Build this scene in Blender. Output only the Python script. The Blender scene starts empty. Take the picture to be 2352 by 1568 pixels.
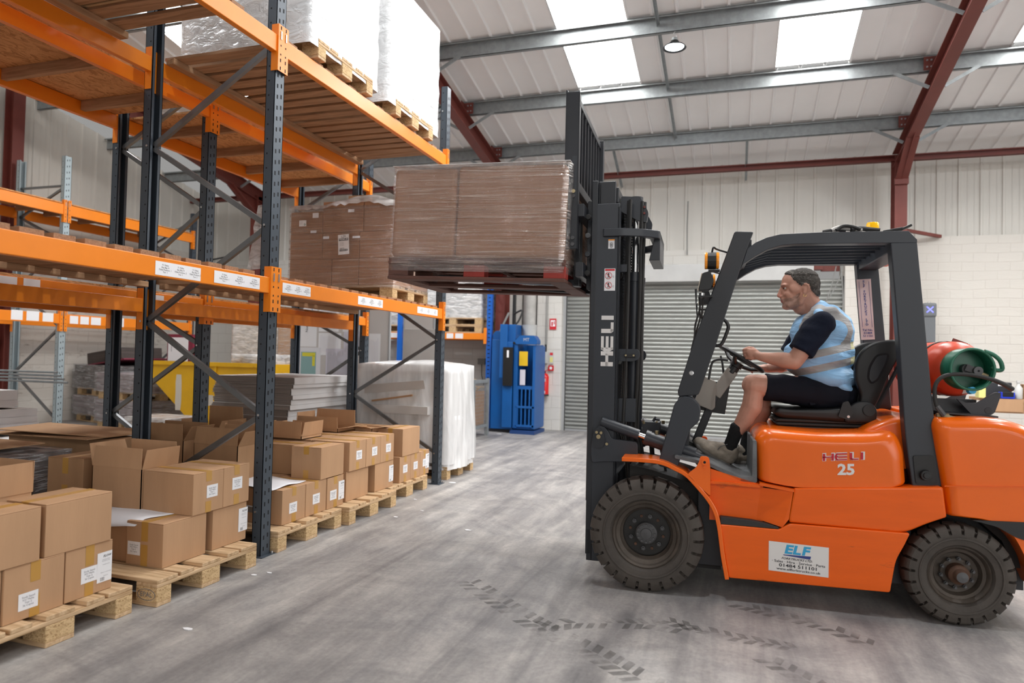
import bpy, bmesh, math, random
from mathutils import Vector, Matrix, noise
R = math.radians
random.seed(7)
SC = bpy.context.scene
COL = bpy.data.collections.new('hall')               # linked to the scene once everything is built

# ------------------------------------------------------------------ materials
MATS = {}
def mat(name, col, rough=0.5, metal=0.0, var=0.0, vscale=3.0, bump=0.0, bscale=60.0, spec=0.5,
        stretch=(1, 1, 1), col2=None, coat=0.0, wear=None, wscale=6.0, wth=0.62, sss=0.0, emit=None, estr=0.0):
    m = bpy.data.materials.new(name); m.use_nodes = True
    nt = m.node_tree; b = nt.nodes['Principled BSDF']
    b.inputs['Base Color'].default_value = (*col, 1)
    b.inputs['Roughness'].default_value = rough
    b.inputs['Metallic'].default_value = metal
    b.inputs['Specular IOR Level'].default_value = spec
    b.inputs['Coat Weight'].default_value = coat
    b.inputs['Coat Roughness'].default_value = 0.12
    if emit:
        b.inputs['Emission Color'].default_value = (*emit, 1)
        b.inputs['Emission Strength'].default_value = estr
    L = nt.links.new
    tc = mp = None
    if var or bump or wear:
        tc = nt.nodes.new('ShaderNodeTexCoord'); mp = nt.nodes.new('ShaderNodeMapping')
        L(tc.outputs['Object'], mp.inputs['Vector']); mp.inputs['Scale'].default_value = stretch
    out = None
    if var:
        n = nt.nodes.new('ShaderNodeTexNoise'); n.inputs['Scale'].default_value = vscale
        n.inputs['Detail'].default_value = 5; n.inputs['Roughness'].default_value = 0.6
        L(mp.outputs[0], n.inputs['Vector'])
        r = nt.nodes.new('ShaderNodeValToRGB')
        r.color_ramp.elements[0].position = 0.3; r.color_ramp.elements[1].position = 0.7
        c2 = col2 or tuple(min(1, c * (1 + var)) for c in col)
        c1 = tuple(c * (1 - var) for c in col)
        r.color_ramp.elements[0].color = (*c1, 1); r.color_ramp.elements[1].color = (*c2, 1)
        L(n.outputs['Fac'], r.inputs['Fac']); out = r.outputs['Color']
    if wear:
        n = nt.nodes.new('ShaderNodeTexNoise'); n.inputs['Scale'].default_value = wscale
        n.inputs['Detail'].default_value = 8; n.inputs['Roughness'].default_value = 0.7
        L(mp.outputs[0], n.inputs['Vector'])
        r = nt.nodes.new('ShaderNodeValToRGB')
        r.color_ramp.elements[0].position = wth; r.color_ramp.elements[1].position = wth + 0.08
        r.color_ramp.elements[0].color = (0, 0, 0, 1); r.color_ramp.elements[1].color = (1, 1, 1, 1)
        L(n.outputs['Fac'], r.inputs['Fac'])
        mx = nt.nodes.new('ShaderNodeMix'); mx.data_type = 'RGBA'
        L(r.outputs['Color'], mx.inputs[0])
        if out: L(out, mx.inputs[6])
        else: mx.inputs[6].default_value = (*col, 1)
        mx.inputs[7].default_value = (*wear, 1); out = mx.outputs[2]
    if out: L(out, b.inputs['Base Color'])
    if bump:
        n = nt.nodes.new('ShaderNodeTexNoise'); n.inputs['Scale'].default_value = bscale
        n.inputs['Detail'].default_value = 3
        L(mp.outputs[0], n.inputs['Vector'])
        bp = nt.nodes.new('ShaderNodeBump'); bp.inputs['Strength'].default_value = bump
        bp.inputs['Distance'].default_value = 0.01
        L(n.outputs['Fac'], bp.inputs['Height']); L(bp.outputs[0], b.inputs['Normal'])
    MATS[name] = m
    return m

def wood_mat(name, c1, c2, ax=0, scale=6.0, rough=0.75):
    m = bpy.data.materials.new(name); m.use_nodes = True
    nt = m.node_tree; b = nt.nodes['Principled BSDF']; L = nt.links.new
    b.inputs['Roughness'].default_value = rough; b.inputs['Specular IOR Level'].default_value = 0.25
    tc = nt.nodes.new('ShaderNodeTexCoord'); mp = nt.nodes.new('ShaderNodeMapping')
    s = [scale * 3] * 3; s[ax] = scale * 0.25
    mp.inputs['Scale'].default_value = s
    L(tc.outputs['Object'], mp.inputs['Vector'])
    n = nt.nodes.new('ShaderNodeTexNoise'); n.inputs['Scale'].default_value = 2.2; n.inputs['Detail'].default_value = 7
    n.inputs['Distortion'].default_value = 0.6
    L(mp.outputs[0], n.inputs['Vector'])
    r = nt.nodes.new('ShaderNodeValToRGB')
    r.color_ramp.elements[0].position = 0.32; r.color_ramp.elements[1].position = 0.66
    r.color_ramp.elements[0].color = (*c1, 1); r.color_ramp.elements[1].color = (*c2, 1)
    L(n.outputs['Fac'], r.inputs['Fac']); L(r.outputs['Color'], b.inputs['Base Color'])
    bp = nt.nodes.new('ShaderNodeBump'); bp.inputs['Strength'].default_value = 0.25; bp.inputs['Distance'].default_value = 0.003
    L(n.outputs['Fac'], bp.inputs['Height']); L(bp.outputs[0], b.inputs['Normal'])
    MATS[name] = m; return m

def flake_mat(name, c1, c2, scale=30):
    # chipboard / strand board: stretched cells of several browns
    m = bpy.data.materials.new(name); m.use_nodes = True
    nt = m.node_tree; b = nt.nodes['Principled BSDF']; L = nt.links.new
    b.inputs['Roughness'].default_value = 0.8; b.inputs['Specular IOR Level'].default_value = 0.2
    tc = nt.nodes.new('ShaderNodeTexCoord'); mp = nt.nodes.new('ShaderNodeMapping')
    mp.inputs['Scale'].default_value = (scale, scale * 0.45, scale * 1.2)
    L(tc.outputs['Object'], mp.inputs['Vector'])
    n0 = nt.nodes.new('ShaderNodeTexNoise'); n0.inputs['Scale'].default_value = 1.0; n0.inputs['Distortion'].default_value = 1.4
    n0.inputs['Detail'].default_value = 4
    L(mp.outputs[0], n0.inputs['Vector'])
    v = nt.nodes.new('ShaderNodeTexVoronoi'); v.inputs['Scale'].default_value = 1.2
    L(n0.outputs['Color'], v.inputs['Vector']); v.inputs['Scale'].default_value = 9
    r = nt.nodes.new('ShaderNodeValToRGB')
    r.color_ramp.elements[0].position = 0.2; r.color_ramp.elements[1].position = 0.75
    r.color_ramp.elements[0].color = (*c1, 1); r.color_ramp.elements[1].color = (*c2, 1)
    L(v.outputs['Color'], r.inputs['Fac']); L(r.outputs['Color'], b.inputs['Base Color'])
    MATS[name] = m; return m

def wrap_mat(name, tint=(0.9, 0.9, 0.92), cover=0.25, streak=(2, 2, 24), scale=3.0, rough=0.16, lo=0.42, hi=0.72, top=0.85, gl_=0.16, bump_=0.9, bd=0.02):
    # stretch film: mostly see-through with milky, glossy streaks
    m = bpy.data.materials.new(name); m.use_nodes = True
    nt = m.node_tree; L = nt.links.new
    b = nt.nodes['Principled BSDF']; outn = nt.nodes['Material Output']
    b.inputs['Base Color'].default_value = (*tint, 1); b.inputs['Roughness'].default_value = rough
    b.inputs['Specular IOR Level'].default_value = 0.9
    tc = nt.nodes.new('ShaderNodeTexCoord'); mp = nt.nodes.new('ShaderNodeMapping')
    mp.inputs['Scale'].default_value = streak; mp.inputs['Rotation'].default_value = (0.05, 0.07, 0)
    L(tc.outputs['Object'], mp.inputs['Vector'])
    n = nt.nodes.new('ShaderNodeTexNoise'); n.inputs['Scale'].default_value = scale; n.inputs['Detail'].default_value = 6
    n.inputs['Distortion'].default_value = 0.8
    L(mp.outputs[0], n.inputs['Vector'])
    mr = nt.nodes.new('ShaderNodeMapRange'); mr.inputs['From Min'].default_value = lo; mr.inputs['From Max'].default_value = hi
    mr.inputs['To Min'].default_value = cover; mr.inputs['To Max'].default_value = top
    L(n.outputs['Fac'], mr.inputs['Value'])
    bp = nt.nodes.new('ShaderNodeBump'); bp.inputs['Strength'].default_value = bump_; bp.inputs['Distance'].default_value = bd
    L(n.outputs['Fac'], bp.inputs['Height']); L(bp.outputs[0], b.inputs['Normal'])
    gl = nt.nodes.new('ShaderNodeBsdfGlossy'); gl.inputs['Roughness'].default_value = rough
    L(bp.outputs[0], gl.inputs['Normal'])
    tr = nt.nodes.new('ShaderNodeBsdfTransparent'); tr.inputs['Color'].default_value = (0.96, 0.96, 0.97, 1)
    m1 = nt.nodes.new('ShaderNodeMixShader'); m1.inputs[0].default_value = gl_
    L(tr.outputs[0], m1.inputs[1]); L(gl.outputs[0], m1.inputs[2])
    m2 = nt.nodes.new('ShaderNodeMixShader')
    L(mr.outputs[0], m2.inputs[0]); L(m1.outputs[0], m2.inputs[1]); L(b.outputs[0], m2.inputs[2])
    L(m2.outputs[0], outn.inputs['Surface'])
    MATS[name] = m; return m

def brick_mat(name, c1, c2, mortar, bw=0.44, rh=0.215, plane='xz', dirt=(0.22, 0.17, 0.13), dirty=0.6, bump=0.6):
    m = bpy.data.materials.new(name); m.use_nodes = True
    nt = m.node_tree; b = nt.nodes['Principled BSDF']; L = nt.links.new
    b.inputs['Roughness'].default_value = 0.75; b.inputs['Specular IOR Level'].default_value = 0.3
    tc = nt.nodes.new('ShaderNodeTexCoord'); sp = nt.nodes.new('ShaderNodeSeparateXYZ'); cb = nt.nodes.new('ShaderNodeCombineXYZ')
    L(tc.outputs['Object'], sp.inputs[0])
    L(sp.outputs['X' if plane == 'xz' else 'Y'], cb.inputs['X']); L(sp.outputs['Z'], cb.inputs['Y'])
    nz = nt.nodes.new('ShaderNodeTexNoise'); nz.inputs['Scale'].default_value = 1.7; nz.inputs['Detail'].default_value = 4
    L(tc.outputs['Object'], nz.inputs['Vector'])
    ad = nt.nodes.new('ShaderNodeVectorMath'); ad.operation = 'MULTIPLY_ADD'
    ad.inputs[1].default_value = (0.06, 0.06, 0)
    L(nz.outputs['Color'], ad.inputs[0]); L(cb.outputs[0], ad.inputs[2])
    br = nt.nodes.new('ShaderNodeTexBrick')
    br.inputs['Scale'].default_value = 1.0; br.inputs['Brick Width'].default_value = bw; br.inputs['Row Height'].default_value = rh
    br.inputs['Mortar Size'].default_value = 0.008; br.inputs['Mortar Smooth'].default_value = 0.6
    br.inputs['Color1'].default_value = (*c1, 1); br.inputs['Color2'].default_value = (*c2, 1); br.inputs['Mortar'].default_value = (*mortar, 1)
    L(ad.outputs[0], br.inputs['Vector'])
    nd = nt.nodes.new('ShaderNodeTexNoise'); nd.inputs['Scale'].default_value = 2.4; nd.inputs['Detail'].default_value = 9
    nd.inputs['Roughness'].default_value = 0.72
    mpd = nt.nodes.new('ShaderNodeMapping'); mpd.inputs['Scale'].default_value = (1, 1, 3.2)
    L(tc.outputs['Object'], mpd.inputs['Vector']); L(mpd.outputs[0], nd.inputs['Vector'])
    rp = nt.nodes.new('ShaderNodeValToRGB'); rp.color_ramp.elements[0].position = dirty; rp.color_ramp.elements[1].position = dirty + 0.14
    rp.color_ramp.elements[0].color = (0, 0, 0, 1); rp.color_ramp.elements[1].color = (0.9, 0.9, 0.9, 1)
    L(nd.outputs['Fac'], rp.inputs['Fac'])
    mx = nt.nodes.new('ShaderNodeMix'); mx.data_type = 'RGBA'
    L(rp.outputs['Color'], mx.inputs[0]); L(br.outputs['Color'], mx.inputs[6]); mx.inputs[7].default_value = (*dirt, 1)
    L(mx.outputs[2], b.inputs['Base Color'])
    mu = nt.nodes.new('ShaderNodeMath'); mu.operation = 'MULTIPLY_ADD'; mu.inputs[1].default_value = -1.2
    L(br.outputs['Fac'], mu.inputs[0]); L(nd.outputs['Fac'], mu.inputs[2])
    bp = nt.nodes.new('ShaderNodeBump'); bp.inputs['Strength'].default_value = bump; bp.inputs['Distance'].default_value = 0.03
    L(mu.outputs[0], bp.inputs['Height']); L(bp.outputs[0], b.inputs['Normal'])
    MATS[name] = m; return m

M = MATS
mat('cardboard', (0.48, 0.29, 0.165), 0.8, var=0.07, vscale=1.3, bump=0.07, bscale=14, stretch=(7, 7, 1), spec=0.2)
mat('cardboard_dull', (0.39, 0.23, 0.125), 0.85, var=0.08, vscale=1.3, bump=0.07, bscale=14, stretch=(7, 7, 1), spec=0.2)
mat('cardboard_load', (0.43, 0.225, 0.125), 0.7, var=0.07, vscale=1.3, spec=0.3)
mat('cardboard_inside', (0.40, 0.235, 0.13), 0.85, var=0.06, spec=0.2)
mat('tape', (0.50, 0.27, 0.06), 0.28, spec=0.6)
mat('paper', (0.82, 0.82, 0.84), 0.7)
mat('sheet_paper', (0.74, 0.74, 0.77), 0.6, var=0.03, vscale=2)
mat('ink', (0.03, 0.03, 0.035), 0.7)
mat('ink_soft', (0.16, 0.16, 0.18), 0.8)
mat('ink_blue', (0.03, 0.05, 0.22), 0.6)
mat('ink_cyan', (0.03, 0.35, 0.62), 0.5)
mat('ink_red', (0.6, 0.02, 0.03), 0.5)
mat('yellow_print', (0.75, 0.68, 0.05), 0.6)
mat('teal_print', (0.25, 0.42, 0.42), 0.6)
mat('lilac_print', (0.62, 0.60, 0.68), 0.6)
mat('rack_orange', (0.85, 0.235, 0.012), 0.36, var=0.05, vscale=3, wear=(0.72, 0.42, 0.2), wscale=9, wth=0.70, spec=0.5)
mat('rack_grey', (0.062, 0.078, 0.098), 0.42, metal=0.25, wear=(0.25, 0.26, 0.27), wscale=14, wth=0.71)
mat('rack_pale', (0.36, 0.43, 0.46), 0.5, metal=0.2, var=0.05)
mat('rack_blue', (0.01, 0.12, 0.52), 0.4)
mat('slot_dark', (0.008, 0.008, 0.01), 0.9)
mat('slot_light', (0.55, 0.55, 0.55), 0.6)
mat('brace_steel', (0.20, 0.21, 0.22), 0.38, metal=0.75, var=0.15, vscale=4)
mat('steel_bright', (0.6, 0.6, 0.6), 0.25, metal=0.9)
mat('galvanised', (0.30, 0.325, 0.335), 0.48, metal=0.4, var=0.14, vscale=14, bump=0.05)
mat('red_oxide', (0.16, 0.035, 0.026), 0.55, var=0.12, vscale=2.5)
mat('liner_white', (0.88, 0.875, 0.875), 0.5, var=0.04, vscale=0.8)
mat('clad_white', (0.64, 0.62, 0.575), 0.6, var=0.05, vscale=0.9)
mat('shutter_steel', (0.36, 0.37, 0.35), 0.36, metal=0.45, var=0.12, vscale=1.4, stretch=(1, 1, 6), wear=(0.30, 0.22, 0.13), wscale=4, wth=0.68)
mat('shutter_box', (0.52, 0.52, 0.51), 0.35, metal=0.35, var=0.08, vscale=2)
mat('shutter_rail', (0.42, 0.43, 0.44), 0.45, metal=0.3)
mat('truck_orange', (0.80, 0.115, 0.002), 0.36, spec=0.35, coat=0.12, var=0.06, vscale=2.2, wear=(0.42, 0.075, 0.008), wscale=3.2, wth=0.615, stretch=(1, 1, 6))
mat('truck_orange_clean', (0.84, 0.135, 0.002), 0.26, spec=0.4, coat=0.35, var=0.05, vscale=2.0)
mat('truck_dark', (0.017, 0.019, 0.024), 0.40, wear=(0.10, 0.10, 0.10), wscale=16, wth=0.72)
mat('truck_grey', (0.026, 0.030, 0.038), 0.38, wear=(0.09, 0.09, 0.09), wscale=10, wth=0.72)
mat('black_plastic', (0.009, 0.009, 0.0095), 0.45)
mat('black_rubber', (0.022, 0.021, 0.020), 0.62, bump=0.1, bscale=80)
mat('tyre_rubber', (0.060, 0.050, 0.042), 0.72, var=0.25, vscale=7, bump=0.2, bscale=60)
mat('rim_dirty', (0.075, 0.060, 0.048), 0.62, metal=0.2, var=0.35, vscale=9)
mat('rim_dark', (0.018, 0.017, 0.016), 0.55, metal=0.2)
mat('hub_grey', (0.085, 0.085, 0.088), 0.5, metal=0.3, var=0.2, vscale=12)
mat('rust', (0.10, 0.05, 0.03), 0.7, metal=0.2, var=0.3, vscale=20)
mat('chrome', (0.75, 0.75, 0.75), 0.10, metal=1.0)
mat('brass', (0.42, 0.34, 0.20), 0.35, metal=0.8)
mat('mat_grey', (0.11, 0.115, 0.12), 0.55, var=0.4, vscale=8, bump=0.2)
mat('letter_white', (0.72, 0.70, 0.68), 0.45)
mat('letter_red', (0.50, 0.005, 0.02), 0.4)
mat('beige_plastic', (0.28, 0.255, 0.225), 0.55, var=0.08)
mat('amber_lens', (0.95, 0.32, 0.01), 0.15, spec=0.7)
mat('amber_yellow', (0.95, 0.50, 0.0), 0.15, spec=0.7, emit=(1, 0.5, 0), estr=0.15)
mat('red_lens', (0.75, 0.03, 0.01), 0.2)
mat('clear_lens', (0.7, 0.62, 0.5), 0.2)
mat('gas_red', (0.72, 0.075, 0.03), 0.30, var=0.10, vscale=5)
mat('gas_green', (0.015, 0.13, 0.075), 0.35, var=0.08)
mat('pink_sticker', (0.66, 0.50, 0.48), 0.5)
mat('skin', (0.56, 0.285, 0.205), 0.5, var=0.10, vscale=9, bump=0.06, bscale=120, spec=0.4)
mat('sock_black', (0.008, 0.008, 0.009), 0.9, bump=0.3, bscale=150)
mat('navy_cloth', (0.0085, 0.012, 0.026), 0.85, bump=0.35, bscale=22, spec=0.2)
mat('navy_shorts', (0.0085, 0.0095, 0.016), 0.85, bump=0.35, bscale=18, spec=0.2)
mat('shoe_tan', (0.29, 0.245, 0.195), 0.75, var=0.22, vscale=24, bump=0.2, bscale=60)
mat('shoe_sole', (0.15, 0.135, 0.12), 0.8)
mat('hair', (0.055, 0.046, 0.038), 0.75, var=0.4, vscale=45, bump=0.9, bscale=160, stretch=(1, 1, 1))
mat('hair_grey', (0.12, 0.105, 0.092), 0.75, var=0.5, vscale=60, bump=0.9, bscale=180)
mat('eye_white', (0.6, 0.56, 0.52), 0.3)
mat('eye_dark', (0.03, 0.025, 0.02), 0.2)
mat('lip', (0.40, 0.16, 0.13), 0.5)
mat('gold', (0.8, 0.55, 0.2), 0.2, metal=1.0)
mat('skip_yellow', (0.72, 0.40, 0.006), 0.5, var=0.08, wear=(0.22, 0.07, 0.02), wscale=5, wth=0.66)
mat('patch_white', (0.62, 0.58, 0.50), 0.8)
mat('baler_blue', (0.006, 0.095, 0.33), 0.42, var=0.08, wear=(0.05, 0.06, 0.12), wscale=6, wth=0.70)
mat('baler_dark', (0.012, 0.05, 0.18), 0.5)
mat('ext_red', (0.62, 0.012, 0.012), 0.25)
mat('board_white', (0.56, 0.53, 0.51), 0.55)
mat('greyboard', (0.40, 0.375, 0.355), 0.7, var=0.06)
mat('sheet_edge', (0.27, 0.235, 0.215), 0.8, var=0.35, vscale=3.0, stretch=(0.6, 0.6, 60))
mat('sheet_top', (0.66, 0.65, 0.65), 0.6)
mat('print_stack', (0.22, 0.16, 0.155), 0.6, var=0.5, vscale=2.2, stretch=(1, 1, 16), col2=(0.42, 0.34, 0.36))
mat('print_dark', (0.06, 0.045, 0.04), 0.6, var=0.4, vscale=2.0, stretch=(1, 1, 20))
mat('maroon', (0.20, 0.02, 0.045), 0.5)
mat('drum_grey', (0.16, 0.16, 0.165), 0.6)
mat('scrap_white', (0.8, 0.8, 0.82), 0.7)
mat('pipe_white', (0.50, 0.485, 0.46), 0.6, var=0.25, vscale=3)
mat('bin_blue', (0.01, 0.04, 0.55), 0.35)
mat('tower_grey', (0.13, 0.14, 0.15), 0.5)
mat('led_blue', (0.1, 0.1, 0.9), 0.3, emit=(0.12, 0.13, 1.0), estr=2.5)
mat('lamp_glass', (1, 1, 1), 0.3, emit=(0.86, 0.93, 1.0), estr=14)
mat('skylight', (0.9, 0.9, 0.9), 0.5, emit=(1.0, 0.985, 0.96), estr=11.0)
mat('hivis_yellow', (0.75, 0.70, 0.25), 0.4)
mat('white_carton', (0.62, 0.60, 0.58), 0.7, var=0.04)
mat('blue_print', (0.30, 0.40, 0.62), 0.6, var=0.5, vscale=7, col2=(0.62, 0.62, 0.66))
mat('pale_load', (0.45, 0.47, 0.50), 0.5, var=0.2, vscale=3)
mat('red_mark', (0.65, 0.05, 0.03), 0.6)
mat('blue_wood', (0.01, 0.13, 0.30), 0.6)
mat('red_wood', (0.115, 0.050, 0.036), 0.7, var=0.3, vscale=6, stretch=(1, 6, 6))
mat('red_block', (0.30, 0.03, 0.02), 0.6, var=0.2)
mat('hazard_black', (0.02, 0.02, 0.02), 0.6)
mat('hazard_yellow', (0.70, 0.45, 0.01), 0.6)
mat('cable_grey', (0.25, 0.25, 0.24), 0.6)
mat('socket_white', (0.55, 0.55, 0.53), 0.5)
mat('glove_white', (0.55, 0.53, 0.5), 0.8)
wood_mat('pallet_wood', (0.42, 0.27, 0.14), (0.66, 0.47, 0.29), 0)
wood_mat('pallet_wood_y', (0.42, 0.27, 0.14), (0.66, 0.47, 0.29), 1)
wood_mat('deck_wood', (0.30, 0.165, 0.09), (0.46, 0.27, 0.155), 0)
wood_mat('deck_wood_y', (0.34, 0.19, 0.10), (0.50, 0.30, 0.17), 1)
wood_mat('slat_end', (0.24, 0.13, 0.075), (0.38, 0.225, 0.13), 0, scale=18)
flake_mat('chip_block', (0.36, 0.22, 0.10), (0.66, 0.47, 0.26), 40)
flake_mat('osb', (0.40, 0.19, 0.075), (0.62, 0.33, 0.15), 11)
wrap_mat('film_clear', cover=0.06, lo=0.46, hi=0.74, top=0.62)
wrap_mat('film_load', tint=(0.72, 0.58, 0.50), cover=0.02, streak=(1.0, 1.0, 30), scale=2.2, lo=0.50, hi=0.70, top=0.50, rough=0.07, gl_=0.26, bump_=1.0, bd=0.05)
wrap_mat('film_milky', tint=(0.80, 0.79, 0.78), cover=0.38, lo=0.35, hi=0.68, top=0.92, streak=(2, 2, 7), rough=0.22)
wrap_mat('film_cover', tint=(0.88, 0.88, 0.88), cover=0.55, lo=0.3, hi=0.68, top=0.93, streak=(5, 5, 0.9), scale=1.3, rough=0.25, bump_=0.35, bd=0.02)
wrap_mat('film_white', tint=(0.88, 0.89, 0.90), cover=0.72, lo=0.3, hi=0.62, top=0.98, streak=(3, 1.2, 5), rough=0.2)
brick_mat('brick_white', (0.69, 0.66, 0.61), (0.675, 0.645, 0.595), (0.655, 0.62, 0.57), dirty=0.665, bw=0.34, rh=0.15, bump=0.38)
brick_mat('brick_left', (0.60, 0.56, 0.51), (0.58, 0.54, 0.49), (0.53, 0.49, 0.44), plane='yz', dirty=0.575, bump=0.4)
brick_mat('block_white', (0.68, 0.66, 0.62), (0.66, 0.64, 0.60), (0.57, 0.545, 0.505), bw=0.44, rh=0.225, dirty=0.70, bump=0.25)

def floor_material():
    m = bpy.data.materials.new('concrete_floor'); m.use_nodes = True
    nt = m.node_tree; b = nt.nodes['Principled BSDF']; L = nt.links.new
    tc = nt.nodes.new('ShaderNodeTexCoord')
    def nz(scale, st, detail=8, rgh=0.65, dist=0.0, rot=0):
        mp = nt.nodes.new('ShaderNodeMapping'); mp.inputs['Scale'].default_value = st; mp.inputs['Rotation'].default_value = (0, 0, rot)
        L(tc.outputs['Object'], mp.inputs['Vector'])
        n = nt.nodes.new('ShaderNodeTexNoise'); n.inputs['Scale'].default_value = scale; n.inputs['Detail'].default_value = detail
        n.inputs['Roughness'].default_value = rgh; n.inputs['Distortion'].default_value = dist
        L(mp.outputs[0], n.inputs['Vector']); return n.outputs['Fac']
    def ramp(f, p0, p1, c0, c1):
        r = nt.nodes.new('ShaderNodeValToRGB')
        r.color_ramp.elements[0].position = p0; r.color_ramp.elements[1].position = p1
        r.color_ramp.elements[0].color = (*c0, 1); r.color_ramp.elements[1].color = (*c1, 1)
        L(f, r.inputs['Fac']); return r.outputs['Color']
    def mix(fac, a, bb, mode='MIX'):
        x = nt.nodes.new('ShaderNodeMix'); x.data_type = 'RGBA'; x.blend_type = mode
        if isinstance(fac, float): x.inputs[0].default_value = fac
        else: L(fac, x.inputs[0])
        for k, s in ((6, a), (7, bb)):
            if isinstance(s, tuple): x.inputs[k].default_value = (*s, 1)
            else: L(s, x.inputs[k])
        return x.outputs[2]
    base = ramp(nz(0.55, (1, 1, 1), 6), 0.30, 0.70, (0.31, 0.30, 0.295), (0.48, 0.465, 0.45))
    stre = ramp(nz(1.4, (3.2, 0.28, 1), 6, 0.6, 0.6, 0.05), 0.34, 0.68, (0.62, 0.62, 0.64), (1.16, 1.15, 1.13))
    c = mix(1.0, base, stre, 'MULTIPLY')
    swirl = ramp(nz(1.1, (1, 1, 1), 7, 0.62, 3.5), 0.36, 0.66, (0.78, 0.78, 0.79), (1.14, 1.13, 1.11))
    c = mix(1.0, c, swirl, 'MULTIPLY')
    fine = ramp(nz(38, (1, 1, 1), 6, 0.75), 0.30, 0.75, (0.80, 0.80, 0.80), (1.14, 1.14, 1.14))
    c = mix(1.0, c, fine, 'MULTIPLY')
    med = ramp(nz(7, (2.2, 0.5, 1), 9, 0.75, 1.2, 0.12), 0.34, 0.70, (0.89, 0.89, 0.90), (1.10, 1.09, 1.08))
    c = mix(1.0, c, med, 'MULTIPLY')
    scratch = ramp(nz(5.0, (7, 0.22, 1), 4, 0.7, 0.3, 0.5), 0.70, 0.76, (0, 0, 0), (1, 1, 1))
    c = mix(scratch, c, (0.46, 0.44, 0.42))
    L(c, b.inputs['Base Color'])
    rr = nt.nodes.new('ShaderNodeMapRange'); rr.inputs['To Min'].default_value = 0.34; rr.inputs['To Max'].default_value = 0.62
    L(nz(1.6, (1, 0.4, 1), 5), rr.inputs['Value']); L(rr.outputs[0], b.inputs['Roughness'])
    bp = nt.nodes.new('ShaderNodeBump'); bp.inputs['Strength'].default_value = 0.12; bp.inputs['Distance'].default_value = 0.004
    L(nz(30, (1, 1, 1), 4), bp.inputs['Height']); L(bp.outputs[0], b.inputs['Normal'])
    b.inputs['Specular IOR Level'].default_value = 0.4
    MATS['concrete_floor'] = m
floor_material()

# dusty smear left by tyres: a darker film over the concrete
def smear_mat(name, col, a):
    m = bpy.data.materials.new(name); m.use_nodes = True
    nt = m.node_tree; L = nt.links.new; b = nt.nodes['Principled BSDF']
    b.inputs['Base Color'].default_value = (*col, 1); b.inputs['Roughness'].default_value = 0.6
    tc = nt.nodes.new('ShaderNodeTexCoord')
    n = nt.nodes.new('ShaderNodeTexNoise'); n.inputs['Scale'].default_value = 5; n.inputs['Detail'].default_value = 6
    L(tc.outputs['Object'], n.inputs['Vector'])
    mr = nt.nodes.new('ShaderNodeMapRange'); mr.inputs['From Min'].default_value = 0.35; mr.inputs['From Max'].default_value = 0.65
    mr.inputs['To Min'].default_value = 0.0; mr.inputs['To Max'].default_value = a
    L(n.outputs['Fac'], mr.inputs['Value']); L(mr.outputs[0], b.inputs['Alpha'])
    MATS[name] = m
smear_mat('tyre_smear', (0.13, 0.125, 0.12), 0.55)

# ------------------------------------------------------------------ geometry
def arc_round(pts, r, n=4):
    """round the corners of a closed 2D polygon"""
    out = []; N = len(pts)
    for i in range(N):
        p = Vector(pts[i]); a = Vector(pts[i - 1]); b = Vector(pts[(i + 1) % N])
        u = a - p; v = b - p; lu, lv = u.length, v.length
        if lu < 1e-6 or lv < 1e-6: continue
        u /= lu; v /= lv
        rr = r[i] if isinstance(r, (list, tuple)) else r
        d = min(rr, lu * 0.45, lv * 0.45)
        if d < 1e-4 or abs(u.dot(v) + 1) < 0.002: out.append((p.x, p.y)); continue
        p0 = p + u * d; p1 = p + v * d
        for k in range(n + 1):
            t = k / n
            q = p0 * (1 - t) ** 2 + p * 2 * t * (1 - t) + p1 * t * t
            out.append((q.x, q.y))
    return out

def inset_box(poly, d, base=False):
    xs = [p[0] for p in poly]; zs = [p[1] for p in poly]
    x0, x1, z0, z1 = min(xs), max(xs), min(zs), max(zs); cx = (x0 + x1) / 2; hw = max(1e-5, (x1 - x0) / 2)
    cz, hh = (z0, z1 - z0) if base else ((z0 + z1) / 2, max(1e-5, (z1 - z0) / 2))
    fx = max(.05, 1 - d / hw); fz = max(.05, 1 - d / hh)
    return [(cx + (p[0] - cx) * fx, cz + (p[1] - cz) * fz) for p in poly]

def inset(poly, d):
    N = len(poly)
    area = sum(poly[i][0] * poly[(i + 1) % N][1] - poly[(i + 1) % N][0] * poly[i][1] for i in range(N))
    s = 1 if area > 0 else -1
    out = []
    for i in range(N):
        a = Vector(poly[i - 1]); p = Vector(poly[i]); b = Vector(poly[(i + 1) % N])
        e1 = (p - a); e2 = (b - p)
        e1 = e1.normalized() if e1.length > 1e-9 else e2.normalized(); e2 = e2.normalized() if e2.length > 1e-9 else e1
        n = Vector((-(e1.y + e2.y), e1.x + e2.x))
        n = n.normalized() if n.length > 1e-6 else Vector((-e1.y, e1.x))
        out.append((p.x + n.x * d * s, p.y + n.y * d * s))
    return out

TMP = SC                                            # shapes are worked out here one at a time
TXT = {}
def text_geo(s, bold=0.0, shear=0.0):
    key = (s, bold, shear)
    if key in TXT: return TXT[key]
    cu = bpy.data.curves.new('t', 'FONT'); cu.body = s; cu.size = 1.0; cu.align_x = 'CENTER'; cu.align_y = 'CENTER'
    cu.offset = bold; cu.shear = shear; cu.resolution_u = 2; cu.space_line = 1.0
    o = bpy.data.objects.new('t', cu); TMP.collection.objects.link(o)
    dg = bpy.context.evaluated_depsgraph_get(); dg.update()
    me = bpy.data.meshes.new_from_object(o.evaluated_get(dg))
    vs = [v.co.copy() for v in me.vertices]; fs = [tuple(p.vertices) for p in me.polygons]
    bpy.data.objects.remove(o); bpy.data.meshes.remove(me); bpy.data.curves.remove(cu)
    TXT[key] = (vs, fs); return TXT[key]

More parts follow.
